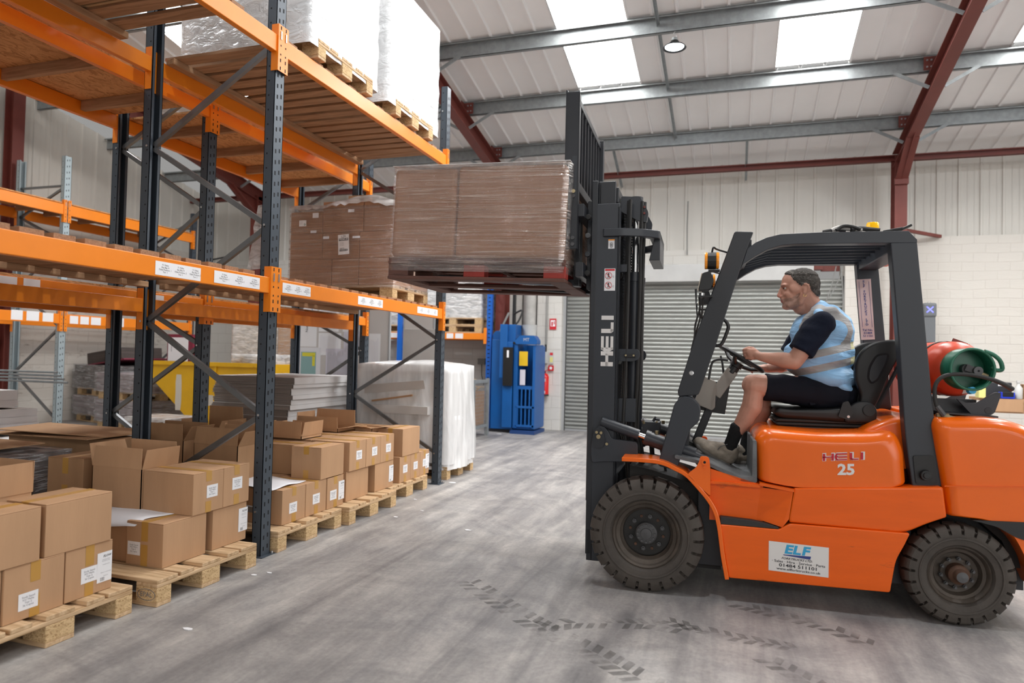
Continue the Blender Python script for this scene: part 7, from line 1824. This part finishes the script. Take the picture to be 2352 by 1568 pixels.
shrink_block('wrapped_load', -6.82, -5.86, 12.08, 12.84, 1.97, 2.50, 'blue_print', 'film_milky', 'wrapped blue and white printed packs on the blue rack', seed=22, kid='pack')
m = MB(); m.box(-4.98, -4.93, 12.046, 12.05, 1.83, 1.96, 'red_mark'); 
# pale panel, orange and blue posts lying behind
m = MB(); m.box(-4.15, -3.63, 8.10, 8.13, .9, 1.72, 'greyboard'); o = m.build('grey_panel', bevel=.003); o.name = 'greyboard_sheet'; tag(o, 'plain grey panel standing behind the white covered stack', 'panel')
m = MB(); m.bar((-6.08, 11.3, 0.02), (-6.22, 11.5, 2.0), .06, .10, 'rack_orange'); tag(m.build('loose_beam'), 'loose orange rack beam leaning upright beside the notice board', 'rack beam')
m = MB(); m.box(-6.24, -6.14, 11.90, 11.97, 0, 2.9, 'rack_blue'); tag(m.build('loose_upright'), 'loose blue upright standing behind the notice board', 'rack upright')
# stillage cage with scrap wood
sg = empty('stillage_cage', (-4.55, 10.95, 0), 0, 'grey mesh cage of scrap wood between the white stack and the blue rack', 'cage')
m = MB()
for sx in (-.42, .42):
    for sy in (-.35, .35): m.box(sx - .03, sx + .03, sy - .03, sy + .03, 0, 1.0, 'galvanised')
for z in (.18, .95):
    m.box(-.42, .42, -.365, -.335, z - .025, z + .025, 'galvanised'); m.box(-.42, .42, .335, .365, z - .025, z + .025, 'galvanised'); m.box(-.435, -.405, -.35, .35, z - .025, z + .025, 'galvanised'); m.box(.405, .435, -.35, .35, z - .025, z + .025, 'galvanised')
m.build('frame', sg)
m = MB()
for k in range(15): m.cyl((-.4 + k * .057, -.35, .2), (-.4 + k * .057, -.35, .95), .003, 'galvanised', 4); m.cyl((.42, -.33 + k * .046, .2), (.42, -.33 + k * .046, .95), .003, 'galvanised', 4)
for k in range(13): m.cyl((-.42, -.35, .22 + k * .058), (.42, -.35, .22 + k * .058), .003, 'galvanised', 4); m.cyl((.42, -.35, .22 + k * .058), (.42, .35, .22 + k * .058), .003, 'galvanised', 4)
m.build('mesh', sg)
m = MB(); rnd = random.Random(9)
for k in range(34):
    a = Vector((rnd.uniform(-.32, .32), rnd.uniform(-.25, .25), rnd.uniform(.75, 1.02))); d = Vector((rnd.uniform(-1, 1), rnd.uniform(-1, 1), rnd.uniform(-.25, .25))).normalized() * rnd.uniform(.08, .17); m.bar(a - d, a + d, .06, .02, ('pallet_wood', 'deck_wood', 'chip_block')[k % 3])
m.box(-.38, .38, -.31, .31, .2, .78, 'deck_wood'); o = m.build('scrap_wood', sg); o['kind'] = 'stuff'

# white covered stack at the end of the rack
pallet(-3.62, 7.42, 0, 0, 'pallet under the white covered stack at the end of the aisle side row')
ws = empty('covered_stack', (-3.60, 7.42, .146), 0, 'white cartons under loose milky plastic at the end of the near rack', 'covered stack')
for i in range(2):
    for j in range(2):
        m = MB(); m.box(-.58 + i * .585, -.01 + i * .585, -.39 + j * .392, -.002 + j * .392, 0, .56, 'white_carton' if i else 'greyboard'); m.build('carton', ws, bevel=.01)
m = MB(); m.box(.05, .56, -.30, .35, .565, 1.06, 'white_carton'); m.build('carton', ws, bevel=.01)
m = MB(); m.box(-.56, -.02, -.36, .2, .565, .80, 'white_carton'); m.build('carton', ws, bevel=.01)
b = MB()
for (c, r_) in (((.0, 0, .36), (.55, .40, .42)),): pass
def drape(name, parent, pts_top, z0, mt, x0, x1, y0, y1, zt, seed=0):
    """loose sheet: high crown, flaring skirt with folds"""
    m = MB(); nu, nv = 72, 16; vs = []; fs = []; cx, cy = (x0 + x1) / 2, (y0 + y1) / 2; a, c = (x1 - x0) / 2, (y1 - y0) / 2
    for j in range(nv + 1):
        v = j / nv
        for i in range(nu):
            t = 2 * math.pi * i / nu; ct, st_ = math.cos(t), math.sin(t); k = 1 / max(abs(ct), abs(st_)) ** .82
            if v < .25: f = v / .25; rr = f ** .8; z = zt - .05 * f * f + .02 * noise.noise(Vector((ct * f * 2, st_ * f * 2, seed)))
            else: f = (v - .25) / .75; rr = 1 + .05 * f + (.02 + .05 * f) * noise.noise(Vector((ct * 7, st_ * 7, seed + f * .35))); z = (zt - .05) + (z0 - zt + .05) * f
            q = noise.noise(Vector((ct * 3, st_ * 3, v * 3 + seed))) * .03
            vs.append((cx + a * k * ct * (rr + q), cy + c * k * st_ * (rr + q), z))
    for j in range(nv):
        for i in range(nu): fs.append((j * nu + i, j * nu + (i + 1) % nu, (j + 1) * nu + (i + 1) % nu, (j + 1) * nu + i))
    m.add(vs, fs, mt); return m.build(name, parent, smooth=True, ang=180)
drape('plastic_cover', ws, None, .02, 'film_cover', -.62, .60, -.42, .42, 1.17, 3)
drape('plastic_cover', ws, None, -.04, 'film_cover', -.60, .61, -.405, .405, .60, 8)
m = MB(); flap_quad(m, (-.45, -.46, .78), (.32, -.46, .86), (0, -1, 0), .10, R(10), 'white_carton'); m.box(-.45, .36, -.48, -.30, .57, .66, 'white_carton'); m.bar((-.35, -.44, .70), (.15, -.42, .78), .06, .02, 'cardboard'); m.build('torn_carton', ws)
# orange cone peeping out behind
m = MB(); m.lathe([(0, 0), (.16, 0), (.16, .02), (.12, .03), (.03, .42), (0, .42)], 'gas_red', n=20); o = m.build('traffic_cone', smooth=True, ang=40); o.location = (-4.75, 8.1, 0); tag(o, 'orange cone half hidden behind the white covered stack', 'cone')

# stack of grey boards behind the cartons
bs = empty('board_stack', (-4.88, 6.55, 0), 0, 'tall stack of large grey boards with white edges behind the cartons', 'board stack')
rnd = random.Random(5); z = .16
def sheets(parent, x0, x1, y0, y1, z0, z1, step, mt_e, mt_t, jit, rz=0.0, name='sheet_bundle', lean=(0, 0)):
    z = z0; rn_ = random.Random(int(z0 * 100 + x0 * 10)); cx, cy = (x0 + x1) / 2, (y0 + y1) / 2
    while z < z1 - .001:
        t = min(step * rn_.uniform(.6, 1.4), z1 - z); dx, dy = rn_.uniform(-jit, jit), rn_.uniform(-jit, jit); f = (z - z0) / (z1 - z0 + 1e-6)
        m = MB(); sub = z
        while sub < z + t - 1e-4:
            tt = min(rn_.uniform(.006, .014), z + t - sub); e = rn_.uniform(-.008, .008); m.box(x0 + dx + e - cx + lean[0] * f, x1 + dx + e - cx + lean[0] * f, y0 + dy + e - cy + lean[1] * f, y1 + dy - e - cy + lean[1] * f, sub, sub + tt - .0015, mt_e)
            sub += tt
        m.box(x1 + dx - cx + lean[0] * f + .008, x1 + dx - cx + lean[0] * f + .010, y0 + dy - cy + lean[1] * f, y1 + dy - cy + lean[1] * f, z, z + t - .002, 'sheet_top')
        m.box(x0 + dx - cx + lean[0] * f, x1 + dx - cx + lean[0] * f, y0 + dy - cy + lean[1] * f, y1 + dy - cy + lean[1] * f, z + t - .004, z + t - .001, mt_t)
        o = m.build(name, parent); o.rotation_euler = (0, 0, rz); o.location = (0, 0, 0); z += t
    return
sheets(bs, -5.33, -4.36, 5.95, 7.15, .30, 1.12, .055, 'sheet_edge', 'sheet_top', .02, lean=(.10, .02))
pallet(-4.88, 6.55, 0, 0, 'lower pallet under the tall stack of grey boards'); pallet(-4.88, 6.55, .146, 0, 'upper pallet under the tall stack of grey boards')

# notice boards standing on the ground
nb = empty('notice_board', (-5.0, 8.0, 0), R(3), 'large white notice board turned on its side, covered with printed sheets', 'notice board')
m = MB(); m.box(-.72, .66, 0, .03, .45, 2.12, 'board_white'); m.build('panel', nb)
m = MB(); 
for a_ in ((-.74, -.72, .43, 2.14), (.66, .68, .43, 2.14)): m.box(a_[0], a_[1], -.005, .035, a_[2], a_[3], 'shutter_rail')
m.box(-.74, .68, -.005, .035, 2.12, 2.14, 'shutter_rail'); m.build('frame', nb)
def rt(s, x, z, size, mt='ink', bold=0.0): m.text(s, (x, -.003, z), (0, 0, 1), (-1, 0, 0), size, mt, bold=bold)
m = MB(); m.sheet((-.53, -.001, 1.76), (1, 0, 0), (0, 0, 1), .26, .60, 'paper'); rt('Staff', -.60, 1.84, .095, 'ink', .02); rt('Notice Board', -.55, 1.80, .052); 
m.sheet((-.48, -.0022, 1.95), (1, 0, 0), (0, 0, 1), .010, .10, 'ink_cyan'); m.sheet((-.48, -.0022, 1.83), (1, 0, 0), (0, 0, 1), .010, .09, 'yellow_print'); m.build('title_sheet', nb, recalc=False)
for k, (x, z, w_, h_, mt_) in enumerate(((-.22, 1.86, .30, .38, 'paper'), (.13, 1.86, .28, .38, 'sheet_paper'), (-.2, 1.50, .34, .30, 'paper'), (.16, 1.52, .30, .30, 'lilac_print'), (-.50, 1.22, .34, .46, 'sheet_paper'), (-.06, 1.24, .38, .40, 'lilac_print'), (-.02, .92, .36, .20, 'pink_sticker'), (.45, 1.4, .20, .5, 'paper'))):
    m = MB(); m.sheet((x, -.0015 - k * .0002, z), (1, 0, 0), (0, 0, 1), w_, h_, mt_)
    if k == 4: m.box(x - .13, x + .10, -.0030, -.0025, z - .17, z + .17, 'teal_print'); m.box(x - .11, x + .09, -.0036, -.0031, z + .11, z + .16, 'yellow_print'); m.box(x + .045, x + .085, -.0036, -.0031, z - .02, z + .12, 'yellow_print')
    elif mt_ != 'pink_sticker':
        for q in range(int(w_ / .022) - 2): m.sheet((x - w_ / 2 + .03 + q * .022, -.0028 - k * .0002, z), (1, 0, 0), (0, 0, 1), .004, h_ * random.uniform(.5, .85), 'lilac_print' if mt_ == 'paper' else 'pale_load')
    m.build('pinned_sheet', nb, recalc=False)
n2 = empty('whiteboard', (-4.22, 8.55, 0), R(-4), 'narrow whiteboard on end with a metal frame, right of the notice board', 'whiteboard')
m = MB(); m.box(-.16, .30, 0, .02, .4, 2.02, 'board_white'); m.build('panel', n2)
m = MB(); m.box(-.175, .315, -.006, .026, 2.01, 2.04, 'shutter_rail'); m.box(.295, .32, -.006, .026, .4, 2.03, 'shutter_rail'); m.box(.285, .325, -.01, .03, 1.995, 2.045, 'black_plastic'); m.box(-.175, -.155, -.006, .026, .4, 2.03, 'shutter_rail'); m.build('frame', n2)
m = MB()
for (a_, c_, d_, e_) in ((-.14, -.135, 1.40, 1.72), (-.08, -.075, 1.40, 1.72), (-.14, -.08, 1.40, 1.404), (-.14, -.08, 1.716, 1.72)): m.box(a_, c_, -.0015, -.0005, d_, e_, 'ink_red')
m.build('red_box_mark', n2, recalc=False)
o = None
m = MB(); m.box(-.01, .01, 0, .05, 0, .5, 'truck_dark')

# yellow skip
sk = empty('tipping_skip', (-7.55, 8.9, 0), 0, 'yellow metal tipping skip with patched sides behind the racks', 'skip')
poly = [(-1.45, 1.17), (1.05, 1.19), (1.02, .35), (.75, .18), (-.25, .18)]
m = MB(); t = .02
for (ya, yb) in ((-.45, -.43), (.6, .62)): m.prism(poly, ya, yb, 'skip_yellow')
for i in range(1, len(poly)):
    a, c = poly[i], poly[(i + 1) % len(poly)]; m.bar((a[0], .085, a[1]), (c[0], .085, c[1]), 1.05, .02, 'skip_yellow')
m.build('hopper', sk)
m = MB(); m.box(-1.47, 1.08, -.48, -.43, 1.14, 1.20, 'skip_yellow'); m.box(.06, .10, -.47, -.43, .2, 1.16, 'skip_yellow'); m.box(1.0, 1.06, -.48, -.42, .3, 1.2, 'skip_yellow'); m.build('rim', sk)
m = MB(); m.box(-.3, 1.0, -.35, -.25, 0, .18, 'truck_dark'); m.box(-.3, 1.0, .4, .5, 0, .18, 'truck_dark'); m.build('base_frame', sk)
m = MB()
for (x, z, w_, h_) in ((-.62, .72, .12, .55), (-.28, .70, .09, .40), (-.02, .62, .30, .16)):
    q = []; 
    for i in range(14): t_ = 2 * math.pi * i / 14; q.append((x + w_ / 2 * (1 + .3 * noise.noise(Vector((math.cos(t_) * 2 + x * 9, math.sin(t_) * 2, z)))) * max(-1, min(1, 1.3 * math.cos(t_))), -.4515, z + h_ / 2 * max(-1, min(1, 1.3 * math.sin(t_)))))
    m.add(q, [tuple(range(14))], 'patch_white')
m.text('LEICH', (.40, -.4515, .90), (1, 0, 0), (0, 0, 1), .10, 'ink_soft', bold=.01); m.build('paint_patch', sk, recalc=False)
m = MB(); m.tube([(.18, -.46, .55), (.26, -.50, .50), (.34, -.50, .40)], .012, 'truck_dark', 6); m.build('latch_hose', sk)

# wrapped printed stacks behind, on pallets
def print_stack(x, y, rz, levels, lab, film='film_clear', blue=False, sz=(1.2, 1.0)):
    z = 0
    for k, (h, mt_) in enumerate(levels):
        pallet(x, y, z, rz, 'pallet %s %s' % (('at the bottom of', 'in the middle of', 'near the top of')[k], lab)); z += .146
        r = empty('wrapped_stack', (x, y, z), rz, '%s tier of %s' % (('bottom', 'middle', 'top')[k], lab), 'wrapped stack')
        for q in range(3):
            m = MB(); e = .02 * math.sin(q * 3 + k); m.box(-sz[0] / 2 + .03 + e, sz[0] / 2 - .03 + e, -sz[1] / 2 + .05, sz[1] / 2 - .05 - e, h * q / 3, h * (q + 1) / 3 - .004, mt_); m.build('print_bundle', r, bevel=.01)
        box_film('stretch_film', r, -sz[0] / 2 + .01, sz[0] / 2 - .01, -sz[1] / 2 + .03, sz[1] / 2 - .03, -.02, h + .01, film, amp=.02, seed=k + x)
        z += h + .002
print_stack(-11.15, 10.0, -.25, ((.34, 'print_stack'), (.42, 'print_dark'), ), 'the dark wrapped print pile below the gable wall rack', sz=(1.35, 1.0))
print_stack(-9.72, 9.25, -.18, ((.36, 'print_stack'), (.30, 'print_stack')), 'the print pile left of the yellow skip', sz=(1.35, .95))
m = MB(); m.box(-.6, .7, -.4, .45, 0, .03, 'maroon'); m.box(-.5, .6, -.38, .4, .03, .24, 'print_dark'); 
o = m.build('maroon_bundle', bevel=.01); o.location = (-11.0, 10.0, 1.09); o.rotation_euler = (0, R(-7), -.2); tag(o, 'maroon topped bundle slanting on the dark wrapped print pile', 'bundle')
m = MB(); m.box(-.31, .31, 0, .3, 0, .52, 'maroon'); m.box(-.28, .20, -.008, 0, .03, .46, 'paper'); m.box(-.20, -.19, -.010, -.007, .2, .36, 'ink_soft'); o = m.build('maroon_case', bevel=.004); o.location = (-9.62, 9.95, 1.14); o.rotation_euler = (0, 0, -.06); tag(o, 'maroon and white printed case standing above the yellow skip', 'case')
m = MB(); m.box(-.5, .5, -.42, .3, 0, 1.13, 'print_dark'); o = m.build('dark_bundle', bevel=.01); o.location = (-9.5, 10.3, 0); tag(o, 'dark wrapped bundle standing behind the yellow skip', 'bundle')
pallet(-8.0, 10.5, 0, 0, 'pallet under the pale wrapped load behind the yellow skip')
shrink_block('wrapped_load', -8.6, -7.55, 10.1, 10.95, .146, 1.92, 'greyboard', 'film_milky', 'tall pale wrapped board load behind the yellow skip', seed=31, n=(1, 1, 3))
pallet(-7.0, 10.4, 0, 0, 'pallet under the brown load right of the pale wrapped one')
shrink_block('wrapped_load', -7.55, -6.5, 10.0, 10.8, .146, 2.1, 'cardboard', 'film_clear', 'brown wrapped load behind the right end of the yellow skip', seed=33, n=(1, 1, 2))
m = MB(); m.box(-6.4, -5.8, 9.3, 9.9, 0, 1.1, 'deck_wood'); tag(m.build('wooden_crate', bevel=.01), 'low wooden crate behind the right end of the yellow skip', 'crate')
m = MB(); m.box(-.40, .36, -.3, .3, 0, .11, 'drum_grey'); 
o = m.build('grey_lid', bevel=.04, seg=3); o.location = (-6.95, 8.95, 1.19); o.name = 'grey_tub'; tag(o, 'grey plastic wrapped tub lying on the yellow skip rim', 'lid')
box_film('stretch_film', o, -.42, .38, -.32, .32, -.01, .14, 'film_milky', amp=.03, seed=40)

# left: sheet stacks and dark wrapped block
lw = shrink_block('wrapped_block', -5.55, -4.42, 2.45, 3.62, .146, .66, 'print_dark', 'film_clear', 'dark block wrapped in shiny clear film behind the nearest cartons', seed=51, amp=.02, n=(1, 1, 3), kid='print_bundle')
pallet(-4.98, 3.05, 0, 0, 'pallet under the dark block wrapped in clear film')
def cardsheet(x, y, z, w_, d_, rz, tx, ty, lab, mt='cardboard'):
    m = MB(); m.box(-w_ / 2, w_ / 2, -d_ / 2, d_ / 2, 0, .006, mt); o = m.build('cardboard_sheet'); o.location = (x, y, z); o.rotation_euler = (R(tx), R(ty), rz); tag(o, lab, 'cardboard sheet'); return o
cardsheet(-5.25, 3.0, .70, 1.3, 1.1, .06, 0.5, 1.0, 'cardboard sheet lying on the dark wrapped block')
cardsheet(-5.0, 4.12, .72, 1.0, .5, .12, 0.5, 1.0, 'upper flat cardboard sheet beside the dark wrapped block')
cardsheet(-5.05, 4.08, .695, 1.15, .5, -.06, 0.5, -1, 'lower flat cardboard sheet beside the dark wrapped block', 'cardboard_dull')
m = MB(); m.box(-5.5, -4.45, 3.95, 4.22, .0, .69, 'cardboard_dull'); tag(m.build('flat_pack_bundle', bevel=.01), 'bundle of flat packed cartons beside the dark wrapped block', 'bundle')
shrink_block('wrapped_block', -6.05, -5.50, 5.55, 6.0, .30, .66, 'cardboard', 'film_milky', 'small wrapped carton left of the second rack post, by the skip', seed=52, n=(1, 1, 1))
m = MB(); m.box(-6.1, -5.45, 5.5, 6.05, 0, .30, 'deck_wood'); tag(m.build('wooden_crate'), 'low crate under the small wrapped carton by the second rack', 'crate')
for k, (x0, x1, y0, y1, z0, z1, rz) in enumerate(((-7.95, -7.15, 4.6, 5.15, .05, .50, 0), (-7.1, -6.62, 4.75, 5.25, .05, .48, .05), (-7.75, -6.85, 4.65, 5.2, .52, .74, .03), (-7.9, -6.98, 4.6, 5.1, .76, .93, -.03))):
    r = empty('sheet_stack', ((x0 + x1) / 2, (y0 + y1) / 2, 0), rz, ('lower left stack of grey sheets with white edges, at the left edge', 'lower right stack of grey sheets with white edges, at the left edge', 'middle layer of grey sheets at the left edge', 'topmost layer of loose white sheets at the left edge')[k], 'sheet stack')
    sheets(r, x0, x1, y0, y1, z0, z1, .09, 'sheet_edge', 'sheet_top', .012)
m = MB()
for k in range(4): m.cyl((-8.1, 5.4, 1.0 + k * .035), (-6.75 - .05 * k, 5.45, 1.0 + k * .035), .012, 'galvanised', 8)
m.box(-8.1, -7.9, 5.35, 5.5, 0, 1.12, 'deck_wood'); tag(m.build('mesh_shelf_bundle'), 'bundle of thin green grey bars above the sheet stacks, left edge', 'bar bundle')
m = MB(); m.box(-7.95, -6.6, 4.55, 5.25, 0, .05, 'deck_wood'); tag(m.build('low_platform'), 'low timber platform under the grey sheet stacks', 'platform')

# right: body scanner style post, bench, tubs
tw = empty('grey_tower', (2.965, 12.55, 0), 0, 'slim grey tower with a glowing blue cross, against the white brick wall', 'tower')
m = MB(); m.box(-.08, .085, -.05, .05, 0, 2.20, 'tower_grey'); m.build('column', tw, bevel=.01); m = MB(); m.box(-.10, .10, -.07, .07, 2.18, 2.41, 'tower_grey'); m.build('head', tw, bevel=.03); m = MB()
for s in (-1, 1): m.bar((-.045 * s, -.072, 2.255), (.045 * s, -.072, 2.345), .014, .004, 'led_blue', up=(0, 1, 0))
m.build('blue_cross', tw); m = MB(); m.tube([(-.02, 0, 2.41), (-.015, 0, 2.43), (.015, 0, 2.43), (.02, 0, 2.41)], .004, 'steel_bright', 6); m.build('eyelet', tw)
m = MB(); m.box(2.20, 2.28, 12.20, 12.26, .9, 1.35, 'hazard_yellow')
for k in range(3): m.box(2.199, 2.281, 12.199, 12.261, .95 + k * .16, 1.03 + k * .16, 'hazard_black')
tag(m.build('hazard_post'), 'yellow and black striped guard on the red steel column', 'guard post')
bn = empty('workbench', (4.0, 11.2, 0), 0, 'workbench against the white wall behind the gas bottle, right edge', 'bench')
m = MB(); m.box(-.75, 1.2, -.35, .35, .93, .97, 'cardboard'); m.build('worktop', bn); m = MB(); m.box(-.75, -.32, -.36, -.30, .80, .97, 'cardboard'); m.box(-.75, 1.2, -.34, -.30, .78, .93, 'cardboard'); m.build('apron', bn)
for sx in (-.70, 1.15):
    for sy in (-.30, .30): m = MB(); m.box(sx - .025, sx + .025, sy - .025, sy + .025, 0, .93, 'truck_dark'); m.build('leg', bn)
m = MB(); m.box(3.30, 3.62, 11.05, 11.3, .972, 1.19, 'truck_dark'); m.sheet((3.5, 11.049, 1.15), (1, 0, 0), (0, 0, 1), .09, .02, 'paper'); tag(m.build('dark_case', bevel=.01), 'dark grey plastic case on the workbench behind the gas bottle', 'case')
m = MB(); m.box(3.44, 3.60, 10.88, 11.0, .972, 1.06, 'bin_blue'); m.box(3.455, 3.585, 10.875, 10.99, 1.0, 1.062, 'slot_dark'); tag(m.build('parts_bin', bevel=.006), 'blue parts bin on the workbench behind the gas bottle', 'bin')
m = MB(); m.lathe([(0, 0), (.045, 0), (.048, .02), (.048, .15), (.02, .19), (.02, .22), (.026, .22), (.026, .25), (0, .25)], 'socket_white', n=20); o = m.build('white_bottle', smooth=True, ang=40); o.location = (3.66, 10.95, .972); tag(o, 'white plastic bottle on the workbench at the right edge', 'bottle')
m = MB(); m.box(3.72, 3.80, 10.95, 11.2, .972, 1.17, 'cardboard_dull'); tag(m.build('brown_folder'), 'brown folder on the workbench beside the white bottle', 'folder')
m = MB(); m.box(3.20, 3.28, 10.95, 11.1, .972, 1.11, 'hivis_yellow'); tag(m.build('yellow_tub'), 'yellow tub on the workbench just behind the gas bottle valve', 'tub')
m = MB(); m.box(3.34, 3.6, 10.86, 10.87, .965, .985, 'paper') 
shrink_block('wrapped_load', 3.85, 4.8, 10.2, 10.8, 0, 1.15, 'pale_load', 'film_milky', 'pale plastic covered load at the right edge, beyond the forklift', seed=61, n=(1, 1, 1))
# socket and cable on the dark back wall under the blue rack
m = MB(); m.box(-4.95, -4.80, 12.93, 12.99, 1.22, 1.34, 'cable_grey'); m.tube([(-4.87, 12.95, 1.22), (-4.86, 12.94, 1.0), (-4.80, 12.93, .8)], .008, 'black_rubber', 6); tag(m.build('wall_socket'), 'grey wall socket with a black lead under the blue rack', 'socket')
# litter on the floor
rnd = random.Random(12)
for k, (x, y) in enumerate(((-1.99, 5.08), (-2.72, 5.25), (-2.62, 5.55), (-2.80, 3.55), (-2.74, 3.62), (-2.88, 5.95), (-2.55, 2.75), (-2.90, 6.9), (-4.0, 11.6))):
    m = MB(); s_ = (.020, .016, .012, .014, .012, .014, .018, .03, .03)[k]
    q = [(s_ * (1 + .4 * rnd.random()) * math.cos(t) * 1.3, s_ * .6 * (1 + .5 * rnd.random()) * math.sin(t), .002 + .004 * rnd.random()) for t in [i * math.pi / 3 for i in range(6)]]
    m.add(q + [(a, c_, 0.0005) for a, c_, d_ in q], [(0, 1, 2, 3, 4, 5), (11, 10, 9, 8, 7, 6)] + [(i, (i + 1) % 6, (i + 1) % 6 + 6, i + 6) for i in range(6)], 'scrap_white'); o = m.build('paper_scrap'); o.location = (x, y, 0); tag(o, ('white paper scrap alone on the aisle floor', 'paper scrap in front of the middle floor pallet', 'smaller paper scrap in front of the middle floor pallet', 'paper scrap by the second floor pallet, left of the dark post', 'tiny paper scrap by the second floor pallet', 'paper scrap in front of the furthest floor pallet', 'curled paper scrap in front of the stamped pallet', 'film scrap at the foot of the far dark post', 'white scrap on the floor by the blue baler')[k], 'paper scrap')

for o in list(COL.objects): SC.collection.objects.link(o)
bpy.data.collections.remove(COL)
SC.camera = co
